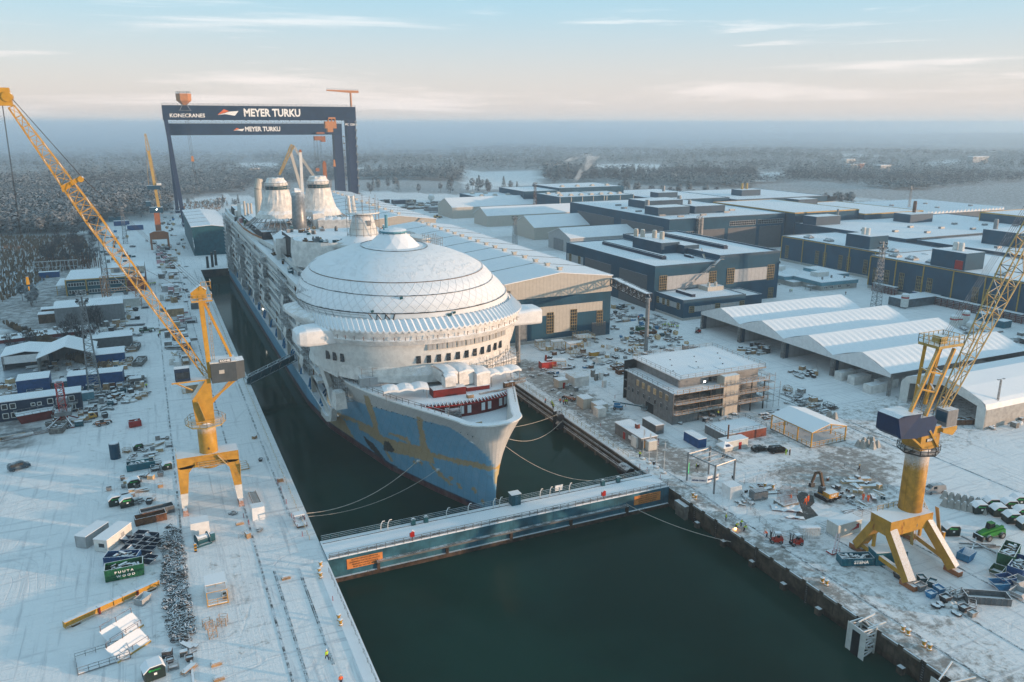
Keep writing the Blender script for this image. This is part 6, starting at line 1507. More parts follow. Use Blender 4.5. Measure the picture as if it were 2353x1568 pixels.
for kind,h,r,n,mt_,nm in(('pine',13,3.2,190,'pine_needles','pine_tree'),('spruce',14,2.7,200,'pine_needles','spruce_tree'),('bare',10,3.2,260,'frosty_twigs','bare_tree'),('pine',11,3.6,170,'pine_needles','pine_tree'),('bare',4,2.2,150,'frosty_twigs','bush')):
 t_=thing(nm,'tree','tree' if nm!='bush' else 'bush',(0,0,0));crown_mb(kind,h,r,n,random).build('crown',mt_,t_)
 m=MB();m.tube((0,0,-.2),(0,0,h*.9),.2 if h>5 else.08,.05,6)
 for k in range(7):a=random.random()*6.3;z=h*(.35+.08*k);m.tube((0,0,z),(math.cos(a)*r*.7,math.sin(a)*r*.7,z+r*.35),.07,.02,4)
 m.build('trunk','bark',t_);TT.append(t_)
LB={0:'snow dusted pine',1:'snow dusted spruce',2:'bare frosty tree',3:'snow dusted broad pine',4:'bare frosty bush'}
used=set();ntree=0
def plant(k,x,y,where,s):
 global ntree
 rz=random.random()*6.3;lab=LB[k]+' '+where
 if k not in used:
  used.add(k);t_=TT[k];t_.location=(x,y,hillz(x,y)if y>700 else 0);t_.rotation_euler=(0,0,rz);t_.scale=(s,s,s);t_['label']=lab;t_['group']=lab
 else:dup(TT[k],(x,y,hillz(x,y)if y>700 else 0),rz,lab,lab,s)
 ntree+=1
def zone(n,us,vs,ks,where,s0=.8,s1=1.25):
 for i in range(n):
  u,v=random.uniform(*us),random.uniform(*vs);x,y=g(u,v);plant(random.choice(ks),x,y,where,random.uniform(s0,s1))
zone(46,(0,225),(505,548),[0,0,1,3,2],'at the near edge of the left forest',.9,1.3)
zone(26,(225,330),(468,500),[0,1,2],'at the forest edge behind the quay mast',.9,1.2)
zone(36,(95,225),(560,612),[2,2,4],'in the brown thicket left of the yard office',.7,1.1)
zone(6,(50,105),(690,716),[0,3],'beside the hanging crane hook on the left',.55,.75)
zone(14,(150,235),(735,800),[2,4,2],'round the tall mast on the pond bank',.6,.9)
zone(12,(0,90),(772,835),[2,4],'on the near bank of the frozen pond',.45,.7)
zone(12,(200,262),(790,840),[4],'among the reeds below the sheds',.45,.7)
zone(26,(1500,1660),(448,470),[2,0,2],'behind the farthest blue halls',.9,1.3)
zone(18,(1420,1500),(440,470),[0,1,2],'above the far blue shed roofs',.9,1.3)
zone(26,(840,1190),(432,446),[1,0,2],'along the snowy bank behind the gantry leg',.9,1.4)
zone(22,(1900,2050),(480,500),[2,4],'in the field behind the long low halls',.8,1.2)
zone(22,(1870,1960),(466,476),[2,2,0],'on the riverside field',.9,1.1)
zone(14,(390,620),(470,478),[0,1],'on the snowy slope behind the gantry leg foot',.4,.8)
for k in range(5):
 if k not in used:
  for o in ALLKIDS(TT[k])+[TT[k]]:bpy.data.objects.remove(o)
def wood(name,label,spec,mt_):
 V_,F_,base=[],[],0
 for(pts,kind,per,hs,rs)in spec:
  tm=[]
  for q in range(5):
   mb=crown_mb(kind,1.0,.25,per,random);tm.append((np.array(mb.v),mb.f))
  for(x,y,z)in pts:
   v,f=random.choice(tm);h=hs*random.uniform(.6,1.2)*(1+.5*mnoise.noise((x*.003,y*.003,1)));r=rs*random.uniform(.8,1.3);a=random.random()*6.3
   c,s=math.cos(a),math.sin(a);vv=np.empty_like(v);sx=r/.25
   vv[:,0]=(v[:,0]*c-v[:,1]*s)*sx+x;vv[:,1]=(v[:,0]*s+v[:,1]*c)*sx+y;vv[:,2]=v[:,2]*h+z
   V_.append(vv);F_+=[tuple(i+base for i in ff)for ff in f];base+=len(v)
 me=bpy.data.meshes.new(name);me.from_pydata(np.concatenate(V_).tolist(),[],F_);me.materials.append(M[mt_]);o=bpy.data.objects.new(name,me);COL.objects.link(o);tag(o,label,'forest',None,'stuff')
def forest(n,r0,r1,a0,a1,ok=None):
 out=[]
 while len(out)<n:
  r=math.sqrt(random.uniform(r0*r0,r1*r1))if r1<1700 else r0+(r1-r0)*random.random()**1.35
  a=R(random.uniform(a0,a1));x,y=r*math.sin(a),r*math.cos(a)
  if y<700 and x<500 or(x<420 and y<790 and x>-40):continue
  if x>420 and y<560+0.2*x:continue
  if 60<x<640 and y<1060:continue
  if x>640 and y<1000-(x-640)*1.3:continue
  if x>640 and y<480:continue
  if any(inside(x,y,c)for c in CLW)or mnoise.noise((x*.0022,y*.0022,8))<-.46:continue
  out.append((x,y,hillz(x,y)-.3))
 return out
near=forest(6400,600,1500,-12,62);mid_=forest(14000,1100,2900,-12,62);far_=forest(12000,2200,7500,-12,62)
leftf=[]
while len(leftf)<1500:
 u,v=random.uniform(-60,380),random.uniform(445,540);x,y=g(u,v)
 if v>540-max(0,u-150)*.32:continue
 leftf.append((x,y,-.2))
hp=lambda L_,k,m_:[p for p in L_ if(mnoise.noise((p[0]*.004,p[1]*.004,3))>.04)==k]
wood('conifer_forest','snow dusted conifer forest stretching to the hazy horizon behind the shipyard',[(hp(near,False,0),'pine',44,14,3.4),(hp(mid_,False,0),'spruce',15,15,5),(hp(far_,False,0),'pine',8,15,9),(leftf,'pine',60,15,3.6)],'pine_needles')
wood('frosty_forest','grey brown frosty leafless woods between the conifers behind the shipyard',[(hp(near,True,0),'bare',34,12,4.2),(hp(mid_,True,0),'pine',13,12,6),(hp(far_,True,0),'pine',8,13,9)],'frosty_twigs')
def reed(name,label,poly,n,h):
 xs=[p[0]for p in poly];ys=[p[1]for p in poly];m=MB();c=0
 while c<n:
  x,y=random.uniform(min(xs),max(xs)),random.uniform(min(ys),max(ys))
  if not inside(x,y,poly):continue
  c+=1;a=random.random()*3.1;w_=random.uniform(.2,.6);hh=h*random.uniform(.5,1.3);dx,dy=w_*math.cos(a),w_*math.sin(a)
  m.add([(x-dx,y-dy,0),(x+dx,y+dy,0),(x+dx*.4+.3,y+dy*.4,hh),(x-dx*.8,y-dy*.6,hh*.8)],[(0,1,2,3)])
 o=m.build(name,'reeds');tag(o,label,'reeds',None,'stuff')
mat('reeds',(.17,.115,.07),.9,snow=.2,patch=.6,var=.3,scale=.1)
reed('reed_bed','brown reed beds round the frozen pond at the left',[g(0,740),g(90,770),g(150,795),g(262,838),g(240,852),g(130,820),g(40,762)],1500,1.8)
reed('reed_bed','brown scrub and reeds between the left forest and the yard office',[g(0,545),g(190,545),g(220,600),g(110,640),g(0,700)],2600,2.2)
reed('weeds','snowy weeds and scrub along the track behind the storage halls',[g(1205,520),g(1420,530),g(1420,555),g(1330,560),g(1235,540)],800,1.0)
reed('weeds','frosty scrub on the far slope left of the gantry leg',[g(410,470),g(520,455),g(500,490),g(410,505)],800,1.6)
for u,v,w_,h,l,mt_ in((1955,386,40,10,'small far flat roofed house left of the apartment slab in the right woods','beige_clad'),(1975,385,26,14,'far sunlit house block beside the flat roofed one in the right woods','orange_brown'),(2022,399,55,22,'pale grey apartment slab standing in the right woods','grey_panel'),(2235,372,90,16,'faint long apartment row in the hazy far woods at the right','grey_panel'),(575,395,40,7,'far snow roofed houses in the clearing above the funnels','beige_clad'),(1945,372,50,9,'low far house roof at the edge of the right woods clearing','white_paint')):
 x,y=g(u,v);t_=thing('far_house',l,'house',(x,y,hillz(x,y)));k=hypot(x,y)/1830;MB().b(0,w_*k*.5,0,15,0,h*k*.5+4).build('wall',mt_,t_);MB().b(-1,w_*k*.5+1,-1,16,h*k*.5+4,h*k*.5+5).build('roof','snowy',t_)
 # dock gate
DG=thing('dock_gate','blue green floating dock gate with snowy deck and railings closing the dock mouth','dock gate',(24.6,141,0))
MB().b(0,79.8,0,8,-3.7,.35).build('caisson','gate_teal',DG);MB().b(0,79.8,.2,7.8,.35,.5).build('deck','snowy',DG)
MB().b(0.2,79.6,-.5,0,-5.6,-3.7).build('lower_fender','gate_dirt',DG)
MB().b(9.5,68,-.75,0,-2.2,-1.8).build('side_ledge','steel',DG)
for k in range(5):MB().b(9.5+k*14.6,10.1+k*14.6,-.55,0,-3.7,-2.2).build('ledge_bracket','gate_dirt',DG)
for y,r_ in((.15,'steel'),(7.8,'teal')):m=MB();m.rail([(0.3,y,.45),(79.4,y,.45)],1.15,1.9,.045,3);m.build('handrail',r_,DG)
MB().tube((.3,.7,.62),(79.4,.7,.62),.16).build('pipe','steel_dark',DG);MB().tube((.3,6.5,.55),(79.4,6.5,.55),.08).build('pipe','steel_dark',DG)
for x in(4.6,71.2):
 o=MB().b(-.0,7.2,-.12,-.02,-2.5,-.3).build('warning_plate','orange_plate',DG,(x-1,0,0))
 for i,s_ in enumerate(('ALUSTEN KIINNITYS VIISI METRIÄ','LÄHEMMÄKSI PORTTIA ON KIELLETTY.','MINIMUM MOORING DISTANCE','FROM THE GATE FIVE METERS')):lettering(s_,.44,'letter_dark',o,(3.6,-.14,-.62-i*.52),FRONT,depth=.01,sx=.82)
for x,l in((8.2,'left'),(62.2,'right')):
 t_=thing('life_ring_box','small red gabled rescue box on the gate rail, %s one'%l,'rescue box',(24.6+x+9*(l=='left'),141.4,.5));m=MB();m.b(-.45,.45,-.3,.3,.9,1.9).add([(-.55,-.35,1.9),(.55,-.35,1.9),(.55,.35,1.9),(-.55,.35,1.9),(0,-.35,2.3),(0,.35,2.3)],[(0,1,4),(1,2,5,4),(2,3,5),(3,0,4,5)]);m.build('box','red',t_);MB().b(-.08,.08,-.05,.05,0,.9).build('post','red_dark',t_)
t_=thing('control_kiosk','small dark teal kiosk on the dock gate right under the bow','kiosk',(67.6,147.6,.5));MB().b(-1.1,1.1,-.9,.9,0,2.6).build('body','teal',t_);MB().b(-1.2,1.2,-1,1,2.6,2.75).build('roof','snowy',t_);MB().b(-.3,.6,-.95,-.9,.2,2.2).build('door','gate_teal',t_)
for i,x in enumerate((44,46.8,90.3,94.5)):one('winch_box',MB().box(0,0,0,.9,.7,1.3).box(0,0,1.3,.6,.5,.2),'teal','small dark green winch box by the inner gate rail','winch box',(x,147.6,.5))
one('notice_board',MB().box(0,0,.3,2,.08,1.4),'white_sheet','white notice board on the inner rail of the dock gate','notice board',(79.4,148.9,.5))
for i,x in enumerate((37,38.5,51.5,56.5,62.5,64,74,76.5,79,81.5)):
 m=MB();pts=[(-.0,0,0),(.1,0,1.4),(.6,.4,1.9),(1.2,.9,1.6)];m.path(pts,.09,6);one('ladder_hoop',m,'white_paint','white curved ladder hoop on the inner rail of the dock gate','ladder hoop',(x,147.9,.5),0,'ladder hoops on the dock gate')
 # builders for yard goods
def container(label,u,v,sx,sy,h,mt='container_blue',rz=0,name='container',door=None,windows=0,z=0,cat=None,roof='snowy'):
 t_=thing(name,label,cat or name.replace('_',' '),(*g(u,v),z),R(rz));MB().b(0,sx,0,sy,0.1,h).build('body',mt,t_);MB().b(-.06,sx+.06,-.06,sy+.06,h,h+.12).build('roof',roof,t_)
 if door:MB().b(sx*door-.45,sx*door+.45,-.06,0,.1,2.1).build('door','red' if name=='site_hut' else 'grey_panel',t_)
 for k in range(windows):w_=sx*(k+.6)/(windows+.5);win(t_,w_,-.02,1.2,1.1,.9,nx=1,nz=1,mt='glass',frame='white_paint')
 return t_
def skip(label,u,v,sx,sy,h,mt='container_blue',rz=0,fill='junk_mid',taper=1.0,name='skip',seed=0,txt=None,pos=None):
 t_=thing(name,label,'skip',(*(pos or g(u,v)),0),R(rz));m=MB();a,b_=sx/2,sy/2;k=1/taper;w_=.12
 P0=[(-a*k,-b_*k,.1),(a*k,-b_*k,.1),(a*k,b_*k,.1),(-a*k,b_*k,.1)];P1=[(-a,-b_,h),(a,-b_,h),(a,b_,h),(-a,b_,h)];P2=[(-a+w_,-b_+w_,h),(a-w_,-b_+w_,h),(a-w_,b_-w_,h),(-a+w_,b_-w_,h)];P3=[(x*.97,y*.93,.3)for x,y,z in P0]
 m.loft([P0,P1,P2,P3],True,True,True)
 if taper==1:
  for i in range(int(sx/.9)):
   for s_ in(-1,1):m.b(-a+.3+i*.9,-a+.42+i*.9,s_*b_-(.07 if s_<0 else 0),s_*b_+(.07 if s_>0 else 0),.1,h-.1)
 m.build('body',mt,t_)
 if fill:
  rg=random.Random(seed+int(u+v));m=MB()
  for i in range(int(6+sx*sy*.9)):m.box(rg.uniform(-a*.75,a*.75),rg.uniform(-b_*.6,b_*.6),h*.45+rg.random()*h*.4,rg.uniform(.4,sx*.3),rg.uniform(.15,.6),.12+rg.random()*.2,rg.random()*3)
  m.build('contents',fill,t_)
 if txt:
  for i,s_ in enumerate(txt):lettering(s_,.62,'letter_white',t_,(0,-b_-.09,h*.68-i*.85),FRONT,bold=.03,sx=1.2)
 return t_
def recycle_bin(label,u,v,rz=0,s=1.0):
 t_=thing('recycling_bin',label,'recycling bin',(*g(u,v),0),R(rz));m=MB()
 m.slab([(-1.2,-.9,.1),(-1.2,-.9,1.3),(-.5,-.9,1.9),(.9,-.9,1.9),(1.25,-.9,1.4),(1.2,-.9,.1)],(0,1.8,0));m.build('body','bin_green',t_)
 MB().slab([(-1.25,-.95,1.32),(-.52,-.95,1.95),(.92,-.95,1.95),(1.3,-.95,1.42),(1.3,-.95,1.5),(.94,-.95,2.05),(-.54,-.95,2.05),(-1.3,-.95,1.42)],(0,1.9,0)).build('lid','snowy',t_)
 MB().b(-.1,.25,-.93,-.9,.8,1.1).build('sticker','letter_white',t_);lettering('●fortum',.38,'letter_green',t_,(0,-.93,1.5),FRONT,depth=.01,bold=.02);t_.scale=(s,)*3;return t_
def tilt_skip(label,u,v,rz=0,mt='blue_dark',s=1.0,snow='snowy'):
 t_=thing('tipping_skip',label,'skip',(*g(u,v),0),R(rz));m=MB();w_=.9
 for y in(-w_,w_-.06):m.slab([(-1.1,y,.15),(.5,y,.15),(1.5,y,1.25),(-1.1,y,1.25)],(0,.06,0))
 m.slab([(-1.1,-w_,.15),(-1.1,w_,.15),(-1.1,w_,1.25),(-1.1,-w_,1.25)],(.06,0,0)).slab([(.5,-w_,.15),(.5,w_,.15),(1.5,w_,1.25),(1.5,-w_,1.25)],(-.06,0,0)).b(-1.1,.5,-w_,w_,.1,.2);m.build('body',mt,t_);MB().b(-1.0,.7,-w_+.1,w_-.1,.2,.35).build('snow_fill',snow,t_);t_.scale=(s,)*3;return t_
PAL=[('white wrapped','white_wrap'),('grey','junk_mid'),('dark','junk_dark'),('pink wrapped','plastic_pink'),('wooden','wood'),('rusty','rusty'),('teal','teal'),('bright blue','blue_bright'),('steel grey','steel'),('pale timber','wood_pale')]
def goods(kind,x,y,c,rz,s,where,grp):
 ok={'bag_heap':(0,1,2),'bin':(2,6,7,8,1),'drum':(7,6,5,2),'cable_drum':(4,9),'board_pile':(1,2,4,9,5),'pipe_stack':(5,8,2),'frame_rack':(5,8,4,2),'crate':(4,9,2,1,6,5),'scrap_pile':(1,2,5,8)}.get(kind)
 if ok and c not in ok:c=random.choice(ok)
 cn,mt=PAL[c];m=MB();rg=random
 if kind=='pallet_load':
  m.box(0,0,0,1.3,1.0,.14);m.box(0,0,.14,1.2,.9,rg.uniform(.4,1.3));n='pallet load'
  if rg.random()<.5:m.box(1.35,.1,0,1.2,.9,rg.uniform(.3,.9),.1)
 elif kind=='crate':
  h=rg.uniform(.6,1.3);m.box(0,0,.1,1.5,1.1,h);n='crate'
  for q in(-.72,.72):m.box(q,0,0,.1,1.16,h+.15)
  m.box(0,0,h*.5,1.56,1.16,.1)
 elif kind=='board_pile':
  n='board pile'
  for k in range(rg.randint(3,7)):m.box(rg.uniform(-.3,.3),rg.uniform(-.4,.4),.02+k*.11,rg.uniform(2,3.6),rg.uniform(.3,1.1),.09,rg.uniform(-.25,.25))
 elif kind=='cable_drum':
  n='cable drum';r=rg.uniform(.5,.8);m.tube((0,-.5,r),(0,-.42,r),r,n=12).tube((0,.42,r),(0,.5,r),r,n=12).tube((0,-.42,r),(0,.42,r),r*.5,n=8)
 elif kind=='pipe_stack':
  n='pipe stack'
  for k in range(6):m.tube((-2.2+rg.uniform(-.3,.3),(k%3)*.3,.12+.24*(k//3)),(2.2,(k%3)*.3,.12+.24*(k//3)),.11,n=6)
 elif kind=='frame_rack':
  n='frame rack';L_=rg.uniform(1.6,3)
  for a in(0,L_):
   for b_ in(0,1.2):m.bar((a,b_,0),(a,b_,1.2),.08)
  for z in(.15,.7,1.2):
   m.bar((0,0,z),(L_,0,z),.08).bar((0,1.2,z),(L_,1.2,z),.08).bar((0,0,z),(0,1.2,z),.08).bar((L_,0,z),(L_,1.2,z),.08)
  m.box(L_/2,.6,.15,L_*.8,.9,.4)
 elif kind=='bin':
  n='bin';m.loft([[(-.45,-.4,0),(.45,-.4,0),(.45,.4,0),(-.45,.4,0)],[(-.7,-.55,.95),(.7,-.55,.95),(.7,.55,.95),(-.7,.55,.95)],[(-.62,-.48,.95),(.62,-.48,.95),(.62,.48,.95),(-.62,.48,.95)],[(-.5,-.4,.7),(.5,-.4,.7),(.5,.4,.7),(-.5,.4,.7)]],True,True,True)
 elif kind=='drum':
  n='barrel';m.lathe([(.32,0),(.32,.9),(.28,.92),(.02,.92)],0,0,10).lathe([(.32,0),(.32,.9),(.02,.9)],.75,.2,10)
 elif kind=='bag_heap':
  n='bag heap'
  for k in range(6):m.lathe([(.1,0),(.5,.15),(.45,.45),(.1,.6)],rg.uniform(-.9,.9),rg.uniform(-.6,.6),7)
 else:
  n='scrap pile'
  for k in range(11):a=rg.random()*3.1;m.box(rg.uniform(-1,1),rg.uniform(-.8,.8),rg.random()*.45,rg.uniform(.4,1.8),rg.uniform(.1,.6),rg.uniform(.06,.35),a)
 o=one(kind,m,mt,'%s %s %s'%(cn,n,where),n,(x,y,0),rz,'%ss %s'%(n,where));o.scale=(s,)*3;return o
CULL=[]
def scatter(n,poly,kinds,cols,where,smin=.8,smax=1.3,inm=False):
 P=[g(*p)for p in poly]if not inm else poly;xs=[p[0]for p in P];ys=[p[1]for p in P];c=0;tries=0
 while c<n and tries<n*40:
  tries+=1;x,y=random.uniform(min(xs),max(xs)),random.uniform(min(ys),max(ys))
  if not inside(x,y,P)or any(abs(x-a)<1.7 and abs(y-b_)<1.6 for a,b_ in CULL):continue
  CULL.append((x,y));c+=1
  goods(random.choice(kinds),x,y,random.choice(cols),random.choice((0,0,PI/2,random.random()*3)),random.uniform(smin,smax),where,where)
random.seed(77)
K1=['pallet_load','crate','board_pile','frame_rack','scrap_pile','bin','pallet_load','cable_drum']
scatter(84,[(360,560),(392,560),(440,850),(385,850)],['pallet_load','pallet_load','crate','board_pile','frame_rack'],[0,1,3,4,2,3],'in the goods row beside the left road',1.5,2.3)
scatter(20,[(392,545),(420,545),(442,700),(420,700)],K1,[0,1,2,4,8],'along the far crane rail',.8,1.4)
scatter(46,[(265,700),(336,700),(300,865),(228,850)],K1+['pipe_stack'],[1,2,6,0,4,8],'by the left sheds below the yard office',1.0,1.8)
scatter(56,[(245,868),(335,868),(330,920),(245,935)],['crate','pallet_load','frame_rack','bin','bag_heap','scrap_pile'],[2,1,4,5,6,9],'in the packed rows by the tall mast',1.1,1.6)
scatter(30,[(225,800),(305,800),(290,850),(225,850)],['crate','pallet_load','pallet_load','bin'],[9,4,0,6,5],'near the grey hut above the packed rows',.9,1.3)
scatter(40,[(0,880),(150,870),(160,925),(60,935),(0,950)],K1,[1,2,0,4,5],'in the pallet yard by the black site office',1.0,1.6)
scatter(34,[(110,930),(260,925),(245,975),(110,990)],K1+['pipe_stack','pipe_stack'],[2,1,4,5,8],'in front of the red crane foot',.9,1.6)
scatter(36,[(290,1020),(398,1000),(404,1150),(310,1165),(215,1130),(290,1095)],['crate','frame_rack','board_pile','scrap_pile','pallet_load','bin'],[1,2,4,8,9,0],'among the stores left of the near crane leg',.8,1.2)
scatter(26,[(370,490),(402,490),(404,545),(366,545)],K1,[1,2,4,0],'under the far orange brown crane',1.0,1.8)
scatter(34,[(228,520),(300,520),(318,660),(300,690),(212,640)],K1,[1,2,5,6,0],'round the yellow crane portal far left',1.0,2.0)
scatter(30,[(1010,470),(840,456),(835,470),(880,486),(1010,480)],['crate','board_pile','frame_rack','pallet_load'],[1,2,4,5],'in the far storage yard behind the ship',2.2,4.0)
scatter(16,[(955,468),(1048,470),(1050,498),(985,500)],['board_pile','frame_rack','scrap_pile'],[2,1,8],'left of the far square blue hall',2.0,3.2)
scatter(40,[(1405,690),(1450,722),(1560,755),(1560,790),(1500,790),(1400,735)],K1+['scrap_pile','bag_heap'],[2,1,7,6,0,5],'round the tall column by the long hall',.9,1.5)
scatter(58,[(1385,770),(1560,785),(1640,800),(1470,820),(1465,850),(1350,850),(1300,835),(1300,800)],K1+['bag_heap','scrap_pile'],[0,1,2,7,4,9,8],'on the cluttered ground behind the grey module',.8,1.3)
scatter(26,[(1215,845),(1270,850),(1385,940),(1380,960),(1330,930),(1225,880)],['scrap_pile','board_pile','crate','drum','pallet_load'],[1,2,4,8],'along the dirty road by the dock wall',.7,1.1)
scatter(22,[(1560,950),(1760,950),(1800,905),(1815,935),(1740,975),(1560,980)],['bag_heap','scrap_pile','board_pile','pallet_load'],[0,1,2,8],'at the foot of the grey module front',.8,1.3)
scatter(24,[(1800,895),(1850,905),(1925,945),(1880,955),(1815,930)],['board_pile','scrap_pile','frame_rack','crate'],[2,1,4,8],'in the scrap rows right of the grey module',.9,1.4)
scatter(16,[(1545,655),(1575,675),(1560,700),(1530,690)],['board_pile','scrap_pile'],[1,2,8],'along the wall of the low annex',.9,1.3)if 0 else scatter(12,[(1500,722),(1560,745),(1550,755),(1490,735)],['board_pile','scrap_pile'],[1,8],'along the wall of the low annex',.9,1.3)
scatter(20,[(1700,800),(1750,790),(1765,815),(1725,820)],['board_pile','pallet_load','crate'],[1,2,4],'just inside the second fabric hall opening',.9,1.5)
scatter(12,[(1800,850),(1870,845),(1885,870),(1840,870)],['crate','pallet_load','board_pile'],[2,4,1],'inside the third fabric hall opening',.9,1.4)
scatter(24,[(2065,1310),(2110,1325),(2180,1375),(2170,1395),(2110,1360),(2060,1330)],['bin'],[6,2,8,7],'in the bin row beside the right crane foot',1.1,1.5)
scatter(12,[(2145,1365),(2210,1380),(2255,1415),(2200,1420),(2150,1395)],['frame_rack','bin','bag_heap'],[2,8,1],'beside the long empty grey skip',.9,1.2)
scatter(22,[(1895,1100),(2010,1100),(2040,1165),(1960,1185),(1900,1150)],['board_pile','scrap_pile','pallet_load','drum'],[9,2,1,4],'in the building pit by the right crane',.7,1.1)
scatter(14,[(1690,1130),(1780,1110),(1800,1130),(1730,1160),(1700,1160)],['board_pile','scrap_pile','drum'],[2,1,4],'left of the pit near the white box tent',.7,1.0)
scatter(14,[(1795,1000),(1840,1000),(1850,1015),(1800,1015)],['board_pile','crate'],[2,1],'x',.7,1.0)if 0 else None
scatter(14,[(2250,955),(2353,945),(2353,985),(2270,985)],['bag_heap','drum','crate'],[0,8,1],'along the side of the large separate fabric hall',.9,1.4)
scatter(10,[(2205,750),(2353,770),(2353,790),(2215,765)],['crate','pipe_stack','board_pile'],[2,8,1],'below the gas tanks at the right edge',1.2,1.8)
scatter(20,[(70,830),(130,838),(240,842),(240,862),(70,850)],K1,[1,2,4],'between the pond shelters and the mast',1,1.4)
scatter(16,[(375,1500),(450,1480),(455,1550),(380,1560)],['crate','frame_rack','bin','board_pile'],[1,2,8],'at the bottom left by the recycling bin',.7,1.0)
scatter(18,[(1750,690),(1815,690),(1830,712),(1700,715)],['frame_rack','board_pile'],[0,1],'behind the farthest fabric hall',1.0,1.5)if 0 else None
scatter(40,[(225,700),(300,690),(262,850),(205,850)],K1,[1,2,0,4,8],'between the left cabins and the road',1.2,2.0)
scatter(34,[(160,855),(335,875),(335,925),(170,925)],K1,[2,1,4,5,6],'on the crowded ground right of the fabric shelters',1.2,1.8)
scatter(30,[(1400,690),(1440,700),(1590,790),(1500,800),(1390,760)],['scrap_pile','board_pile','bag_heap','bin'],[1,2,7,5],'in the debris field before the long hall',1.1,1.8)
scatter(36,[(1240,800),(1420,790),(1600,800),(1470,835),(1460,870),(1290,860)],['scrap_pile','board_pile','bag_heap','crate','pallet_load'],[0,1,2,9,8],'among the debris left of the grey module',.9,1.5)
# individually placed containers, huts and skips
for a in(('blue container with snow roof in the pallet yard by the fabric shelter',42,912,9,8,5,'container_blue',2),('long dark blue container block behind the tall light mast',158,902,16,6,5.2,'container_blue',-3),('teal container beside the red crane foot',122,898,8,3,2.6,'container_teal',0),('turquoise container right of the red crane base',176,925,5,2.5,2.6,'teal_pale',5),('blue container below the mast row of cabins',252,782,6,3,2.6,'container_blue',0),('small blue container below the yard office corner',90,640,10,3,3.2,'container_blue',-2),('second blue container behind the far quay mast',262,520,12,5,4,'container_blue',0),('far blue container with snowy roof by the quay',293,530,12,5,4,'container_blue',0),('far teal blue container at the forest edge',250,510,12,5,4,'container_teal',0),('long blue container between module and yellow shelter',1604,1032,2.6,6.4,2.6,'container_blue',0),('dark grey container behind the flagpoles',1506,1000,2.7,6.6,2.7,'container_grey',0),('pale grey container just behind the flagpoles',1490,1038,2.6,6.4,2.6,'container_white',0),('white container with red arrow emblem by the right crane',1923,1238,6.6,3,2.9,'container_white',0),('dark teal container under the right portal crane',2011,1302,6.4,3,2.8,'container_teal',-18),('yellow generator container on the snow near the crossing',1359,821,3.6,1.8,1.6,'yellow',5),('stacked grey blue container by the wall of the trimmed hall',2260,740,6,4,3.4,'container_teal',0),('second teal hut right of the gas tanks',2305,756,5,4,3,'container_teal',0),('blue hut at the foot of the trimmed hall beside the red racks',2115,690,5,5,3.4,'container_blue',0),('blue container end standing in the far row by the road',262,740,4,3,3,'container_blue',0),('dark container beside the near crane cabin',300,664,3,4,3.4,'container_grey',0),('small grey corrugated hut beside the crane column',440,712,3.2,3.2,3,'container_grey',0),('grey hut with roof hatch beside the road',418,876-68,3.4,6,3.2,'container_grey',0),('beige hut behind the one with the roof hatch',408,786,4,3,3,'grey_panel',0)):
 container(*a)
for u,v,l in((1926,1238,0),):
 t_=[o for o in bpy.data.objects if o.get('label')=='white container with red arrow emblem by the right crane'][0]
 MB().slab([(3.4,-.03,1.0),(5.9,-.03,1.2),(5.9,-.03,2.4),(4.8,-.03,2.1),(5.3,-.03,1.8)],(0,-.04,0)).build('emblem','red',t_)
container('small white site cabin with window, left one of a pair',200,1262,6.5,2.6,2.6,'grey_panel',52,'site_cabin',None,0);
t_=container('larger white site cabin in front with a door in its long side',249,1271,7.6,3.0,2.7,'white_paint',55,'site_cabin',.62);MB().b(-.06,0,.7,1.9,1.1,1.9).build('window','glass',t_)
for a in(('long grey site barrack with one red door near the flagpoles',1470,1005,4.6,13,3.4,'module_grey'),):
 t_=thing('site_barrack',a[0],'site barrack',(*g(1413,996),0));MB().b(0,4.8,-13,0,0,3.2).build('wall','brown_clad' if 'brown_clad' in M else 'module_grey',t_);MB().b(-.2,5,-13.2,.2,3.2,3.4).build('roof','snowy',t_)
 MB().b(-.06,0,-5.2,-4.2,0,2.1).build('door','red',t_);MB().b(-.06,0,-8,-6.8,1,2).build('window','white_sheet',t_);MB().b(.8,2.6,-13.06,-13,.4,2.4).build('painted_panel','orange_plate',t_);MB().b(0,1,0,1,0,1.2).build('roof_vent','brick_red',t_,(2.4,-7,3.4))
for l,u,v,sx,sy,h,m_,d in(('brown hut with red door beside the dirty dock road',1284,895,3.2,3.6,2.8,'beige_clad',.6),('brown flat roofed hut in the middle of the dock road row',1340,942,3.4,4.0,3.2,'beige_clad',0),('low brown hut joined to the right of the flat roofed hut',1372,950,3.6,3.6,2.4,'beige_clad',0),('pale grey cabin right of the long blue container',1666,1040,7.4,3,2.7,'container_white',.65),('grey plinth shed with black windows near the gas tanks',2077,709,30,9,4.0,'glass_blue',0),('small grey hut near the packed rows',300,888,3.4,3.2,2.4,'container_grey',0),('yellow edged flat hut under the jib in the goods row',373,672,8,6,3,'grey_panel',0),('open roofed wooden shelter in the goods row',385,730,7,6,3.6,'wood',0),('low hut with snow roof on the quay beside the near crane mast',428,905,4,4,2.6,'wood',0)):
 container(l,u,v,sx,sy,h,m_,0,'site_hut',d or None)
def wrapbox(label,u,v,sx,sy,h,mt='white_wrap',nm='wrapped_box',rz=0):
 m=MB();rg=random.Random(int(u));R_=[]
 for z in np.linspace(0,h,5):R_.append([(x*sx/2+rg.uniform(-.05,.05),y*sy/2+rg.uniform(-.05,.05),z)for x,y in((-1,-1),(0,-1.02),(1,-1),(1.02,0),(1,1),(0,1),(-1,1),(-1,0))])
 m.loft(R_,True,False,True);return one(nm,m,mt,label,nm.replace('_',' '),(*g(u,v),0),R(rz))
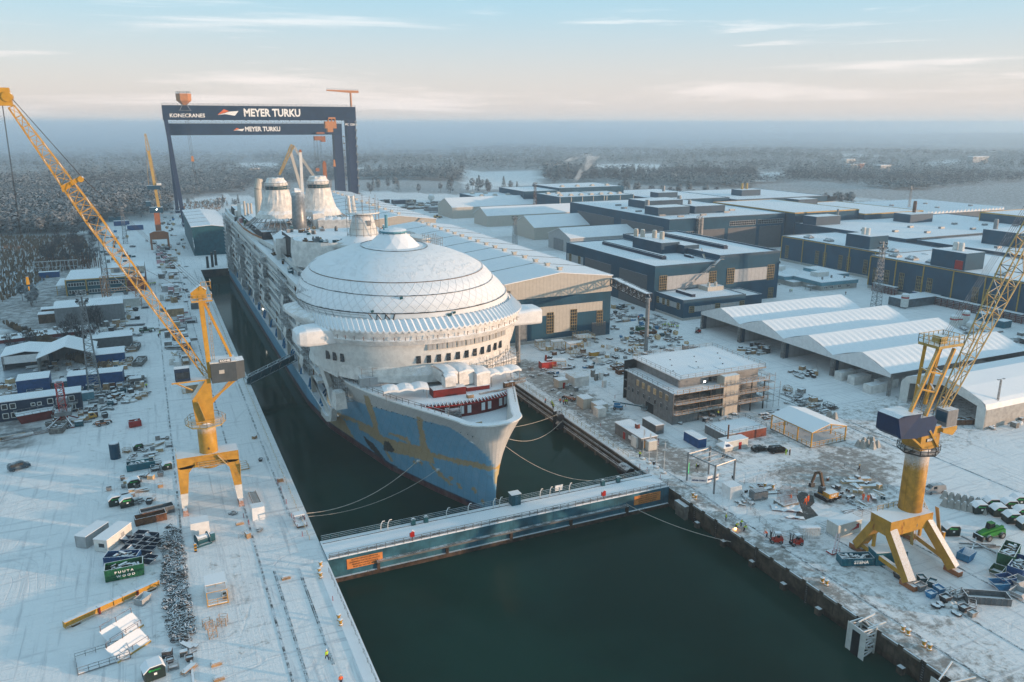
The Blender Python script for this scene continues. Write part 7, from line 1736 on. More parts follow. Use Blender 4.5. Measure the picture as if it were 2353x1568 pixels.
wrapbox('white sheeted box tent on the left quay by the rails',594,1190,2.6,2.4,3.0,'white_sheet','box_tent');wrapbox('white sheeted box tent left of the winch on the work quay',461,1228,3.6,3.0,3.4,'white_sheet','box_tent')
wrapbox('white box tent with a wooden trestle near the pit',1680,1140,3.2,3.0,3.0,'white_sheet','box_tent');wrapbox('big white wrapped load on the dock road side',1326,882,5.4,6.2,3.2);wrapbox('tall white wrapped load beside the open grey cage',1378,955,2.8,2.8,2.6)
wrapbox('clear wrapped tall box beside the barrack end',1465,1025,2.6,2.6,2.9);
for i,(u,v)in enumerate(((1362,866),(1370,874),(1381,872),(1388,890))):wrapbox('narrow upright wrapped cabinet, number %s of the row behind the big load'%('one','two','three','four')[i],u,v,1.1,1.1,2.4,'junk_mid' if i<2 else 'white_wrap','wrapped_cabinet')
for i,(u,v)in enumerate(((1943,870),(1973,880),(1988,868),(2010,900),(2035,890),(2012,864))):wrapbox('long grey wrapped cabin module in the nearest fabric hall opening',u,v,7.4,3.0,2.8,'grey_panel' if i in(2,5)else 'white_wrap','wrapped_module')
skip('dark green wood skip with white lettering on its side',288,1322,6.6,3.0,2.5,'container_green',0,'wood_dark',1,txt=('P U U T A','  W O O D'))
skip('blue skip full of scrap just behind the green wood skip',283,1292,6.2,2.6,1.9,'container_blue',-18,'junk_mid')
skip('rusty brown open skip left of the chain heap',347,1198,6.2,2.4,1.7,'rusty',7,None);skip('empty grey green skip behind the rusty one',362,1182,6.8,2.2,1.7,'container_grey',9,None)
skip('teal blue skip full of scrap metal with a white plate on its side',324,1076,6.4,2.6,1.8,'container_teal',5,'junk_mid');skip('long grey skip with snow beside the small dumper',136,990,3.4,5.4,1.8,'junk_mid',-12,'junk_mid')
skip('grey skip in the row beside the road below the green dumper',322,878-42,3.2,8,1.8,'junk_mid',-14,'junk_mid');skip('second grey skip farther along the row beside the road',312,870-68,3,6,1.8,'junk_mid',-8,'junk_mid')
skip('green skip full of planks at the right edge',2316,1285,6.6,2.8,2.4,'container_green',24,'wood');skip('blue skip with scrap in front of the green plank skip',2340,1312,6.4,2.6,2.0,'container_blue',20,'junk_mid')
sk_=skip('blue skip with white lettering and scrap beside the right crane leg',1964,1294,6.4,2.5,1.7,'container_teal',-22,'junk_mid');lettering('STENA',.95,'letter_white',sk_,(.6,-1.36,.9),FRONT,bold=.04)
skip('long empty grey skip near the bottom right',2265,1382,7.4,2.6,1.5,'container_grey',-32,None);skip('rusty skip beside the crane cabin in front of the fabric hall',2212,974,6,2.4,1.6,'rusty',-22,'junk_mid')
skip('two tone brown skip behind the module, right one',1434,858,5.6,2.5,1.7,'rusty',-4,'junk_mid');skip('two tone brown skip behind the module, left one',1420,848,5.2,2.4,1.5,'rusty',-2,'junk_mid')
skip('green skip by the column near the long hall',1478,760,6,2.6,1.9,'container_green',-10,'junk_mid');skip('brown skip right of the column near the annex',1490,770,6.4,2.6,1.9,'rusty',-8,'junk_mid')
skip('red box skip on the snow left of the upright blue tank',311,980,3.2,1.8,1.9,'container_red',8,'junk_mid')
for i,(u,v)in enumerate(((1318,0),)):pass
TSK=[(325,1235),(316,1246),(306,1258),(296,1270),(350,1240),(340,1252),(328,1262),(354,1262-8),(342,1272),(298,1248),(345,1292),(314,1270)]
for u,v in TSK:tilt_skip('black tipping skip in the cluster beside the chain heap',u,v,random.choice((-32,-38,148)),'blue_dark',1.0)['group']='tipping skips by the chain heap'
tilt_skip('single pale tipping skip with rubble below the orange beam',328,1385,48,'grey_panel',1.0);tilt_skip('blue tipping skip with snow right of the crane stair',2218,1285,12,'blue_bright',1.3)
for i,(u,v,c)in enumerate(((2295,1352,'blue_bright'),(2310,1340,'container_blue'),(2338,1345,'grey_panel'),(2340,1372,'grey_panel'),(2290,1320,'green'))):tilt_skip(('bright blue','dark blue','small grey','large pale grey','low green')[i]+' tipping skip in the group at the right edge',u,v,160+i*10,c,1.2)
for i,(u,v,rz,s_)in enumerate(((266,1160,8,1.15),(292,1163,8,1.15),(308,1119,6,1.1),(318,1034,10,1.0),(384,1078,12,.9),(354,1555,12,1.25))):recycle_bin(('dark green recycling bin, left one of the pair by the framed sign','dark green recycling bin, right one of the pair by the framed sign','dark green recycling bin above the pair','dark green recycling bin beside the blue upright tank','small recycling bin near the crane leg','big near recycling bin at the bottom edge with snow lid')[i],u,v,rz,s_)
for i,(u,v)in enumerate(((2248,1178),(2275,1166),(2292,1184),(2316,1170),(2322,1200),(2345,1188),(2338,1160),(2355,1215),(2183,1228))):recycle_bin('dark green recycling bin in the rows at the right edge' if i<8 else 'lone recycling bin just right of the crane stair',u,v,-24,1.2)['group']='recycling bins at the right edge'
t_=thing('upright_tank','dark blue upright cylindrical tank with ladder standing alone on the snow','tank',g(266,1053));MB().lathe([(1.25,0),(1.25,4.1),(1.1,4.3),(.1,4.3)],0,0,18).build('shell','blue_flat',t_);m=MB()
for k in range(9):m.box(1.15,-.7,.5+k*.42,.3,.3,.06)
m.build('ladder','steel',t_)
t_=thing('lifting_beam','long orange yellow lifting beam lying on blocks on the snow','lifting beam',(*g(262,1395),0),R(27));MB().b(-8.3,8.3,-.2,.2,.4,1.3).b(-8.3,8.3,-.4,.4,1.3,1.4).b(-8.3,8.3,-.4,.4,.35,.42).build('beam','yellow',t_)
for x in(-6.6,6.8):MB().box(x,0,0,1.3,1.0,.35).build('block','wood_dark',t_)
for x in(-2.6,4.2):MB().b(x-.15,x+.15,-.5,.5,.1,1.45).build('shackle','red_dark',t_)
for x in(-8.3,0,1.6,8.2):MB().b(x-.06,x+.06,-.42,.42,.3,1.5).build('rib','yellow',t_)
def platform(label,u,v,sx,sy,h,rz,roof=True,mt='yellow',nm='work_platform',tilt=0,drums=0,rh=2.6):
 t_=thing(nm,label,nm.replace('_',' '),(*g(u,v),0),R(rz));MB().b(0,sx,0,sy,h,h+.15).build('floor','snowy',t_);m=MB()
 m.rail([(0,0,h+.1),(sx,0,h+.1),(sx,sy,h+.1),(0,sy,h+.1),(0,0,h+.1)],1.0,1.5,.045);m.build('handrail',mt,t_)
 m=MB()
 for x in(0,sx):
  for y in(0,sy):m.bar((x,y,0),(x,y,h+(rh if roof else.1)),.14)
 m.bar((0,0,h),(sx,0,h),.16).bar((0,0,h),(0,sy,h),.16).bar((sx,0,h),(sx,sy,h),.16).bar((0,sy,h),(sx,sy,h),.16)
 if roof:m.bar((0,0,h+rh),(sx,0,h+rh),.14).bar((0,0,h+rh),(0,sy,h+rh),.14).bar((sx,0,h+rh),(sx,sy,h+rh),.14)
 m.build('frame',mt,t_)
 if roof:MB().slab([(-.1,sy*.42,h+rh),(sx+.1,sy*.42,h+rh),(sx+.1,sy+.1,h+rh+.1),(-.1,sy+.1,h+rh+.1)],(0,0,.12)).build('roof','white_sheet',t_)
 for k in range(drums):
  m=MB();m.tube((sx*.75,.9+k*1.2,h+.7),(sx*.75+.1,.9+k*1.2,h+.7),.6,n=12).tube((sx*.75+.7,.9+k*1.2,h+.7),(sx*.75+.8,.9+k*1.2,h+.7),.6,n=12).tube((sx*.75,.9+k*1.2,h+.7),(sx*.75+.8,.9+k*1.2,h+.7),.3,n=8);m.build('cable_drum','wood',t_)
 return t_
platform('yellow railed lift basket with snowy half roof and cable drums on the work quay',478,1396,3.4,5.8,.2,0,drums=2)
platform('yellow railed basket tilted behind the red generator on the right',1270,848,4.6,3.6,.3,-24,rh=2.4);platform('yellow roofed work basket by the hall corner, left one',1272,805,4.8,3.6,.3,-6,rh=2.6);platform('yellow roofed work basket by the hall corner, right one',1310,815,5.4,4.0,.3,-4,rh=3.4)
platform('small roofed basket at the far left of the hall corner group',1236,800,3,2.6,.2,0,rh=2.2);platform('large low steel platform with railing in front of the long hall',1240,783,16,8,2.2,-3,False,'steel')
platform('lower steel platform right of the large one with yellow railing',1330,790,7,6,2.0,-3,False,'yellow');platform('yellow basket standing beside the crane portal leg',551,1082,2.2,2.6,.2,4,False,'yellow');platform('yellow framed basket with blue goods under the jib foot',421,905,3.2,3.4,.2,4,False,'yellow')
platform('low railed platform frame at the bottom left',180,1552,7.4,4.2,.15,9,False,'steel');
for i,(u,v,l)in enumerate(((255,1485,'upper'),(270,1525,'lower'))):
 t_=thing('platform_section',l+' of two tilted snow covered platform sections with folded rails','platform section',(*g(u,v),0),R(38));MB().slab([(0,0,.1),(6.2,0,.1),(6.2,2.6,1.7),(0,2.6,1.7)],(0,0,.15)).build('deck','snowy',t_);MB().slab([(0,-.1,0),(6.2,-.1,0),(6.2,-.1,.35),(0,-.1,.35)],(0,.12,0)).build('edge_beam','yellow_pale',t_)
 m=MB();m.rail([(.2,2.5,1.8),(6,2.5,1.8)],1.0,2.9,.035,1).rail([(.2,.3,.3),(6,.3,.3)],.9,2.9,.035,1);m.build('handrail','rusty',t_)
t_=thing('yard_shelter','yellow steel framed open shelter with white gable roof and railed floor','yard shelter',(*g(1839,1034),0));sx,sy=12.0,15.0
m=MB()
for x in(0,sx):
 for y in(0,5,10,15):m.bar((-x if 0 else x-6,y,0),(x-6,y,4.2),.28)
for y in(0,5,10,15):m.bar((-6,y,4.2),(0,y,5.7),.22).bar((6,y,4.2),(0,y,5.7),.22).bar((-6,y,4.2),(6,y,4.2),.2)
for x in(-6,6):m.bar((x,0,4.2),(x,15,4.2),.25)
m.build('frame','yellow',t_);MB().slab([(-6.2,-.2,4.35),(0,-.2,5.85),(0,15.2,5.85),(-6.2,15.2,4.35)],(0,0,.12)).build('roof','white_sheet',t_);MB().slab([(6.2,-.2,4.35),(0,-.2,5.85),(0,15.2,5.85),(6.2,15.2,4.35)],(0,0,.12)).build('roof','white_sheet',t_)
MB().b(-6.2,6.2,-.2,15.2,0,.3).build('floor','concrete',t_);m=MB();m.rail([(-6,0,.3),(6,0,.3),(6,15,.3),(-6,15,.3),(-6,0,.3)],1.1,1.6,.06);m.build('handrail','yellow',t_);t_.rotation_euler=(0,0,0);t_.location=(*g(1882,1020),0);t_.location.x=158.5;t_.location.y=145.5
MB().b(-6,6,0,3,0,.2).build('ramp','snowy',t_,(0,-3,0))if 0 else None
t_=thing('deck_section','low grey and rust red ship section with snowy top and lifting lugs','ship section',(134.5,152,0));MB().b(0,14,0,8.6,0,2.4).build('body','module_grey',t_);MB().b(3.5,14.05,-.06,0,0,2.4).build('rusty_side','brick_red',t_);MB().b(-.1,14.1,-.1,8.7,2.4,2.5).build('top','snowy',t_);m=MB();m.rail([(0,0,2.5),(14,0,2.5),(14,8.6,2.5),(0,8.6,2.5),(0,0,2.5)],1.0,2.3,.04);m.build('handrail','scaffold',t_)
t_.location=(*g(1665,1020),0);MB().tube((-1.6,-3,0),(-1.6,-3,6.8),.2,n=8).build('pole','rusty',t_)
t_=thing('tube_gate','square grey steel tube frame on four tall legs with white banners below','steel frame',(*g(1640,1135),0));cs=[g(1640,1135),g(1770+4,1130),g(1650+0,1078),g(1590,1090)]
bx_=[(0,0),(6.6,1.2),(5.6,9.2),(-1.4,8.4)];m=MB()
for(x,y),h in zip(bx_,(7.2,7.0,7.4,7.4)):m.tube((x,y,0),(x,y,h),.22,n=8)
for i in range(4):a,b_=bx_[i],bx_[(i+1)%4];m.tube((*a,6.9),(*b_,6.9),.2,n=8)
for q in(.3,.55,.8):a=Vector((*bx_[0],6.9)).lerp(Vector((*bx_[3],6.9)),q);b_=Vector((*bx_[1],6.9)).lerp(Vector((*bx_[2],6.9)),q);m.tube(a,b_,.1,n=6)
m.build('tube_frame','steel',t_)
for x0,y0,x1,y1,l in((-2.4,5.4,.6,3.6,0),(1.0,3.8,4.6,4.2,1)):
 MB().slab([(x0,y0,.9),(x1,y1,.9),(x1,y1,2.5),(x0,y0,2.5)],(.02,.05,0)).build('banner','white_sheet',t_);lettering('MEYER TURKU',.5,'letter_navy',t_,((x0+x1)/2,(y0+y1)/2-.06,1.6),(PI/2,0,math.atan2(y1-y0,x1-x0)),depth=.02,bold=.03)
t_=thing('pop_up_tent','small white pop up tent with printed lettering near the parked cars','pop up tent',(*g(1664,1040),0));MB().add([(-1.6,-1.6,2.1),(1.6,-1.6,2.1),(1.6,1.6,2.1),(-1.6,1.6,2.1),(0,0,3.2)],[(0,1,4),(1,2,4),(2,3,4),(3,0,4)]).b(-1.6,1.6,-1.62,-1.58,1.8,2.1).b(-1.62,-1.58,-1.6,1.6,1.8,2.1).build('canopy','white_sheet',t_)
for x in(-1.5,1.5):
 for y in(-1.5,1.5):MB().bar((x,y,0),(x,y,2.1),.06).build('leg','steel',t_)
lettering('MEYER',.42,'letter_navy',t_,(0,-1.2,2.5),(PI/2-.9,0,0),bold=.03);lettering('TURKU',.42,'letter_navy',t_,(0,-1.45,2.25),(PI/2-.9,0,0),bold=.03)
def flag(label,u,v,cols,h=8.2):
 t_=thing('flagpole',label,'flagpole',g(u,v));MB().tube((0,0,0),(0,0,h),.07,.04,8).build('pole','white_paint',t_);MB().lathe([(.75,0),(.6,.3),(.1,.35)],0,0,10).build('base','concrete_pale',t_)
 for k,(z0,z1,x0,x1,mt_)in enumerate(cols):
  n=5;MB().loft([[(x0+(x1-x0)*i/n,.12*math.sin(i*1.6),z+.1*math.sin(i))for i in range(n+1)]for z in(z0,z1)],closed=False).build('flag',mt_,t_)
flag('leftmost flagpole with the white flag carrying a blue cross',1477,1055,[(6.2,7.9,.05,.5,'white_sheet'),(6.9,7.2,.05,.52,'blue_bright')]);flag('second flagpole from the left with plain white flag',1491,1064,[(6.0,7.8,.05,.5,'white_sheet')])
flag('third flagpole with red and white striped flag',1508,1075,[(5.7+k*.3,6.0+k*.3,.05,.5,'red' if k%2 else 'white_sheet')for k in range(7)]+[(7.1,7.8,.05,.3,'letter_navy')]);flag('rightmost flagpole with white flag and dark blue stripe',1525,1087,[(5.8,7.6,.05,.45,'white_sheet'),(6.6,7.0,.05,.47,'letter_navy')])
def link(m,x,y,z,a,tilt,s):
 d=Vector((math.cos(a)*math.cos(tilt),math.sin(a)*math.cos(tilt),math.sin(tilt)));w_=Vector((-math.sin(a),math.cos(a),random.uniform(-.6,.6))).normalized();c=Vector((x,y,z));P_=[]
 for q in range(6):t2=2*PI*q/6;P_.append(c+d*s*math.cos(t2)+w_*s*.58*math.sin(t2))
 for i in range(6):m.bar(P_[i],P_[(i+1)%6],s*.27)
HP=[g(*p)for p in((385,1210),(412,1218),(420,1250),(428,1310),(434,1370),(452,1450),(430,1482),(395,1478),(372,1405),(382,1370),(370,1330),(378,1280),(362,1255))]
m=MB();c=0;xs=[p[0]for p in HP];ys=[p[1]for p in HP]
while c<560:
 x,y=random.uniform(min(xs),max(xs)),random.uniform(min(ys),max(ys))
 if not inside(x,y,HP):continue
 c+=1;link(m,x,y,.12+random.random()**1.5*.9*(.5+.5*mnoise.noise((x*.3,y*.3,1))+.3),random.random()*6.3,random.uniform(-.6,.6),.52)
tag(m.build('chain_heap','chain_iron'),'long heap of snow covered anchor chain links beside the work quay','chain heap',None,'stuff')
for u,v,l in((737,1303,'left quay just outside the gate, rear one'),(734,1318,'left quay just outside the gate, middle one'),(737,1328,'left quay just outside the gate, front one'),(779,1425,'left quay lower down, rear one'),(783,1437,'left quay lower down, front one'),(1592,1143,'right quay corner, left one'),(1598,1148,'right quay corner, right one'),(1889,1340,'right basin quay middle pair, left one'),(1899,1346,'right basin quay middle pair, right one'),(2074,1452,'right basin quay lower pair, left one'),(2086,1460,'right basin quay lower pair, right one'),(2122,1486,'right basin quay lowest pair, left one'),(2135,1494,'right basin quay lowest pair, right one'),(1757,1121,'behind the box tent, rear left barrel'),(1776,1124,'behind the box tent, right barrel'),(1755,1133,'behind the box tent, front left barrel')):
 one('bollard',MB().lathe([(.38,0),(.38,.15),(.26,.25),(.26,.8),(.42,.85),(.42,1.05),(.1,1.12)],0,0,12),'yellow','yellow bollard on the '+l if 'barrel' not in l else 'yellow barrel '+l.replace(' barrel',''),'bollard' if 'barrel' not in l else 'barrel',(*g(u,v),.1))
for i,(u,v)in enumerate(((638,1111),(646,1127),(658,1157),(670,1190),(695,1232),(560,1190),(572,1205),(765,1382),(1413,915),(1437,934),(1464,1030),(1470,1075),(1487,1083),(1517,1100),(1299,870),(1380,980))):one('marker_post',MB().box(0,0,0,.3,.3,.08).tube((0,0,0),(0,0,1.1),.06,n=6),'red','small red marker post on the %s'%('left quay by the mooring lines' if i<8 else 'strip beside the right dock wall'),'marker post',(*g(u,v),0))
for i,(u,v,l)in enumerate(((645,1107,1),(695,1197,1),(596,1222,1),(585,1008,1),(599,1060,1),(536,1180,1),(570,1235,1),(450,830,0),(484,745,0),(476,700,0))):goods(('crate','bin','scrap_pile')[i%3],*g(u,v),(4,2,8)[i%3],.3*i,.8,'on the open left quay deck','')
m=MB();m.rail([(22.9,470,.1),(22.9,151,.1)],1.05,2.6,.035);one('quay_railing',m,'yellow_pale','thin railing along the left edge of the dock','railing');m=MB();m.rail([(23.9,137,.1),(23.9,66,.1)],1.05,2.6,.035);one('quay_railing',m,'steel','thin railing along the left edge of the outer basin','railing')
m=MB();m.rail([(105.2,160,.1),(105.2,262,.1)],1.1,2.4,.04);one('quay_railing',m,'yellow_pale','yellowish railing along the right dock wall','railing')
fp=[g(*p)for p in((1690,1120),(1790,1090),(1940,1073),(2000,1095),(2060,1135),(2110,1150))];m=MB()
m.rail([(x,y,0)for x,y in fp],1.1,3.2,.03,3);one('site_fence',m,'steel','low mesh fence curving round the building pit on the right','fence')
fp=[g(*p)for p in((1705,1145),(1745,1200),(1790,1240),(1860,1225),(1960,1195),(2040,1170))];m=MB();m.rail([(x,y,0)for x,y in fp],1.6,2.6,.03,4);one('site_fence',m,'scaffold','tall mesh fence along the quay side of the building pit','fence')
m=MB();m.rail([(*g(548,1239),0),(*g(568,1227),0)],1.0,2.5,.03,3);one('crowd_barrier',m,'steel','grey crowd barrier across the work quay by the winch','barrier')
PT=[g(*p)for p in((1842,1130),(1868,1140),(1872,1155),(1862,1165),(1880,1185),(1850,1195),(1826,1192),(1838,1160),(1830,1140))];tag(MB().prism(PT,0,.06).build('gravel_patch','gravel'),kind='structure')
t_=thing('rebar_block','concrete footing with upright rusty reinforcing bars in the pit','footing',g(1806,1160));MB().b(-2.2,2.2,-1.6,1.6,0,.9).build('base','concrete',t_);m=MB()
for i in range(11):
 for j in range(3):m.bar((-1.8+i*.36,-1.2+j*1.1,.9),(-1.8+i*.36,-1.2+j*1.1,4.0),.06)
for z in(1.6,2.6,3.4):m.bar((-1.8,-1.2,z),(1.8,-1.2,z),.06).bar((-1.8,1,z),(1.8,1,z),.06)
m.build('rebar','rusty',t_)
m=MB();n=9;m.loft([[(i*.8,j*.6-i*.1,.12+random.random()*.5)for i in range(n)]for j in range(6)],closed=False);one('ground_sheet',m,'container_red','crumpled dark red tarpaulin sheet on the ground by the pit','tarpaulin',(*g(1775,1175),0),-.5)
m=MB();m.loft([[(i*.8,j*.4-i*.1,.12+random.random()*.4)for i in range(6)]for j in range(4)],closed=False);one('ground_sheet',m,'container_red','smaller red tarpaulin sheet below the first one','tarpaulin',(*g(1805,1192),0),-.5)
for i,(u,v,rz)in enumerate(((1958,1110,-22),(2000,1120,-24),(1975,1103,-22))):
 m=MB()
 for k in range(3):m.b(-2.6,2.6,-.6,.6,k*.2,k*.2+.17)
 one('timber_stack',m,'wood_pale',('left','right','rear')[i]+' pale timber stack behind the pit','timber stack',(*g(u,v),0),R(rz))
def cone_block(u,v,l):one('concrete_foot',MB().loft([[(-.75,-.75,0),(.75,-.75,0),(.75,.75,0),(-.75,.75,0)],[(-.3,-.3,1.7),(.3,-.3,1.7),(.3,.3,1.7),(-.3,.3,1.7)]],True,True,True).box(0,0,1.7,.45,.45,.25),'concrete_pale',l,'concrete foot',(*g(u,v),0),.2)
for u,v in((1972,1026),(1983,1029),(1993,1026),(2005,1031),(2015,1027),(1984,1020),(1996,1018),(2004,1019)):cone_block(u,v,'tapered concrete foot in the small group on the open snow')
for u,v in((1905,958),(1918,962)):cone_block(u,v,'tapered concrete foot in the pair by the dark twig heap')
for k in range(14):cone_block(2170+(k%7)*15,1146+(k//7)*17+(k%7)*3,'tapered concrete foot in the rows beyond the silver van')
m=MB()
for k in range(70):a=random.random()*6;m.bar((random.uniform(-2,2),random.uniform(-1.2,1.2),random.random()*.8),(random.uniform(-2.4,2.4),random.uniform(-1.6,1.6),random.random()*.9),.06)
one('twig_heap',m,'bark','dark heap of thin branches on the snow near the fabric halls','heap',(*g(1912,940),0))
def tank(label,u,v,r,h,lay=False):
 t_=thing('gas_tank',label,'gas tank',g(u,v))
 if lay:MB().lathe([(.2,0),(r*.8,.4),(r,1.2),(r,h-1.2),(r*.8,h-.4),(.2,h)],0,0,16).build('shell','white_paint',t_).rotation_euler=(0,PI/2,.5);t_.children[0].location=(0,0,r+.5)
 else:MB().lathe([(r,.8),(r,h-.6),(r*.7,h-.1),(.1,h)],0,0,16).build('shell','white_paint',t_);MB().lathe([(r+.03,h*.68),(r+.03,h*.78)],0,0,16,cap=False).build('red_band','red',t_)
 for a in(0,2.1,4.2):
  if not lay:MB().bar((r*.8*math.cos(a),r*.8*math.sin(a),0),(r*.8*math.cos(a),r*.8*math.sin(a),1),.2).build('leg','steel',t_)
tank('white gas tank with red band left of the low windowed shed',2077,709,1.7,7.2);tank('front white gas tank of the group at the right',2062+127,771-12,1.6,6.6);tank('small white gas tank between the two large ones',2204,753,.9,5.0);tank('rear white gas tank of the group at the right',2216,748,1.6,6.6);tank('lying white gas tank beside the upright ones',2224,758,1.3,7,True)
for i,(y0,y1)in enumerate(((291,277),(254,232),(231,212))):
 t_=thing('pipe_rack',('far','middle','near')[i]+' long red steel rack with roof at the foot of the trimmed hall','pipe rack',(337.2,(y0+y1)/2,0));L_=(y0-y1)/2;m=MB()
 for z in(.5,1.3,2.1,2.9):m.b(-1.4,1.0,-L_,L_,z,z+.18)
 for k in range(8):m.b(-1.45,-1.25,-L_+k*L_*2/7-.1,-L_+k*L_*2/7+.1,0,4)
 m.build('shelves','red_dark',t_);MB().b(-1.7,1.2,-L_,L_,4,4.15).build('roof','snowy',t_)
t_=thing('fender','black rubber fender roller in its steel bracket on the right dock wall','fender',(104.0,193,-1));
for dz in(1.2,-1.4):MB().tube((-1.2,-.8,dz),(-1.2,.8,dz),1.1,n=14).build('roller','tyre',t_)
MB().b(-2.2,-1.4,1.6,2.4,-4.5,2.5).build('pad','black_panel',t_);m=MB();m.lattice((-.2,2.8,-3.4),(-.2,2.8,1.6),1.6,1.6,3,.12,.08,side=(1,0,0));m.build('bracket','steel',t_)
t_=thing('fender','big black cylindrical fender lying on the wall ledge near the gate','fender',(102.8,157,-2.0));MB().lathe([(.3,-2.2),(1.5,-2.1),(1.6,-1.6),(1.6,1.6),(1.5,2.1),(.3,2.2)],0,0,18).build('roller','tyre',t_).rotation_euler=(PI/2,0,0)
t_=thing('landing_stage','white steel lattice fender frame hanging on the outer basin wall','fender frame',(104.4,82.5,0));MB().slab([(-3.4,-2.2,-6),(-3.4,-1.2,-6),(-3.4,-1.2,.6),(-3.4,-2.2,.6)],(.3,3.2,0)).build('front_plate','white_paint',t_);MB().b(-3.46,-3.4,-1.0,.6,-5.2,-.1).build('rubber_face','black_panel',t_);m=MB()
m.lattice((-1.6,.2,-6),(-1.6,.2,.4),3.0,3.0,6,.12,.09,side=(1,0,0));m.bar((-1.8,-1,.5),(2.4,-1,.6),.2).bar((-1.8,1,.5),(2.6,1.5,.6),.2);m.build('lattice','white_paint',t_)
t_=thing('landing_stage','second white fender frame cut by the bottom edge at the right','fender frame',(104.4,67.5,0));MB().slab([(-3.0,-2.6,-6),(-3.0,-1.2,-6),(-3.0,-1.2,.6),(-3.0,-2.6,.6)],(.3,2.4,0)).build('front_plate','white_paint',t_);m=MB();m.bar((-2.4,0,.6),(3,2,.8),.2).bar((-2.4,-1,.6),(3,-2,.8),.2);m.build('lattice','white_paint',t_)
t_=thing('mooring_winch','dark green mooring winch with round drum by the left box tent','winch',(*g(466,1250),0),.3);MB().tube((-1.2,0,1.1),(1.2,0,1.1),.9,n=16).tube((-1.25,0,1.1),(-1.1,0,1.1),1.3,n=16).tube((1.1,0,1.1),(1.25,0,1.1),1.3,n=16).build('drum','teal',t_);MB().box(0,0,0,3,2.2,.4).box(1.9,-.4,.3,.9,.9,1.7).build('base','teal',t_)
t_=thing('striped_post','yellow and black striped post beside the mooring winch','marker post',g(450,1268));
for k in range(6):MB().box(0,0,k*.3,.5,.35,.3).build('band','yellow' if k%2 else 'black_panel',t_)
def lattice_box(label,u,v,sx,sy,h,rz):m=MB();
def crate_frame(label,u,v,sx,sy,h,rz,z=0):
 m=MB();C8=[(x,y)for x in(0,sx)for y in(0,sy)]
 for x,y in C8:m.bar((x,y,0),(x,y,h),.09)
 for q in(0,.33,.66,1):
  zz=h*q;m.bar((0,0,zz),(sx,0,zz),.07).bar((0,sy,zz),(sx,sy,zz),.07).bar((0,0,zz),(0,sy,zz),.07).bar((sx,0,zz),(sx,sy,zz),.07)
 m.bar((0,0,0),(sx,0,h),.07).bar((0,0,h),(0,sy,0),.07).bar((sx/2,0,0),(sx/2,0,h),.07).bar((sx,0,0),(sx,sy,h),.07)
 one('lattice_crate',m,'wood',label,'lattice crate',(*g(u,v),z),R(rz))
crate_frame('front upright wooden lattice crate on the work quay',481,1470,1.3,1.5,2.2,4);crate_frame('rear wooden lattice crate left of the tall one',473,1448,1.3,1.2,1.4,20);crate_frame('right wooden lattice crate turned askew on the work quay',500,1440,1.4,1.3,1.6,-20)
for i,(u,v)in enumerate(((497,1528),(503,1562),(657,1330),(551,1205))):m=MB();m.box(0,0,0,1.6,.9,.45).box(0,0,.45,1.3,.7,.12);one('wooden_box',m,'wood',('upper small wooden box near the bottom of the work quay','lowest small wooden box at the bottom edge of the work quay','open wooden tray between the rails of the left quay','dark wooden tray between box tent and crane rail')[i],'box',(*g(u,v),0),.1)
t_=thing('equipment_cart','dark open cart with white roof beside the left dock edge','cart',(*g(690,1205),0),.05);MB().b(-1.1,1.1,-2,2,.3,.6).build('floor','wood_dark',t_);MB().b(-1.1,1.1,.2,2,1.9,2.1).build('roof','white_sheet',t_);m=MB()
for x in(-1,1):
 for y in(-1.9,.3,1.9):m.bar((x,y,.3),(x,y,2.0 if y>0 else 1.2),.1)
m.build('frame','red_dark',t_)
m=MB()
for s_ in(-.8,.8):m.b(s_-.05,s_+.05,0,7,0,.5)
for k in range(12):m.b(-.8,.8,.3+k*.58,.5+k*.58,.1,.2)
one('gangway_section',m,'wood','narrow wooden gangway section lying by the crane rail','gangway section',(*g(592,1160),0),R(3))
t_=thing('tower_crane_foot','red and white tower crane base standing in the left yard','crane base',g(150,975));m=MB();m.lattice((0,0,2),(0,0,12.5),1.8,1.8,7,.12,.07,side=(1,0,0));m.build('tower','red',t_);m=MB()
for a in range(4):q=a*PI/2+.5;m.bar((0,0,3),(4.6*math.cos(q),4.6*math.sin(q),.3),.35);m.b(4.4*math.cos(q)-.5,4.4*math.cos(q)+.5,4.4*math.sin(q)-.5,4.4*math.sin(q)+.5,0,.4)
m.build('spread_leg','red_dark',t_);m=MB();m.box(0,0,3,4.2,3.6,1.2);m.rail([(-2.4,-2.2,4.2),(2.4,-2.2,4.2),(2.4,2.2,4.2),(-2.4,2.2,4.2),(-2.4,-2.2,4.2)],1.1,1.2,.05);m.box(0,.4,6.2,2.8,2.4,1.6);m.build('machinery','steel',t_)
t_=thing('open_container','rust red open topped box with snowy lid beside the black site office','container',(*g(84,965),0),R(14));MB().loft([[(-4,-1.6,0),(4,-1.6,0),(4,1.6,0),(-4,1.6,0)],[(-5,-2,2.6),(5,-2,2.6),(5,2,2.6),(-5,2,2.6)]],True,True,True).build('body','red_dark',t_);m=MB();m.rail([(-5,-2,2.6),(5,-2,2.6),(5,2,2.6),(-5,2,2.6),(-5,-2,2.6)],.7,2,.05,1);m.build('rim','steel',t_)
for i,(u,v,rz)in enumerate(((60,1005,12),(20,1010,14),(40,1000,10))):
 m=MB()
 for k in range(6):m.bar((-6,k*.5,.2),(6,k*.5+.2,.2),.16)
 one('steel_profiles',m,('rusty','yellow','steel')[i],('rusty','yellow','grey')[i]+' long steel profiles on the ground at the left edge','steel profiles',(*g(u,v),0),R(rz))
t_=thing('pile_storage','dark frame with many upright dark steel piles at the pond edge','pile rack',g(82,628));m=MB()
for k in range(11):m.bar((k*2.2,0,0),(k*2.2,0,6.2),.3)
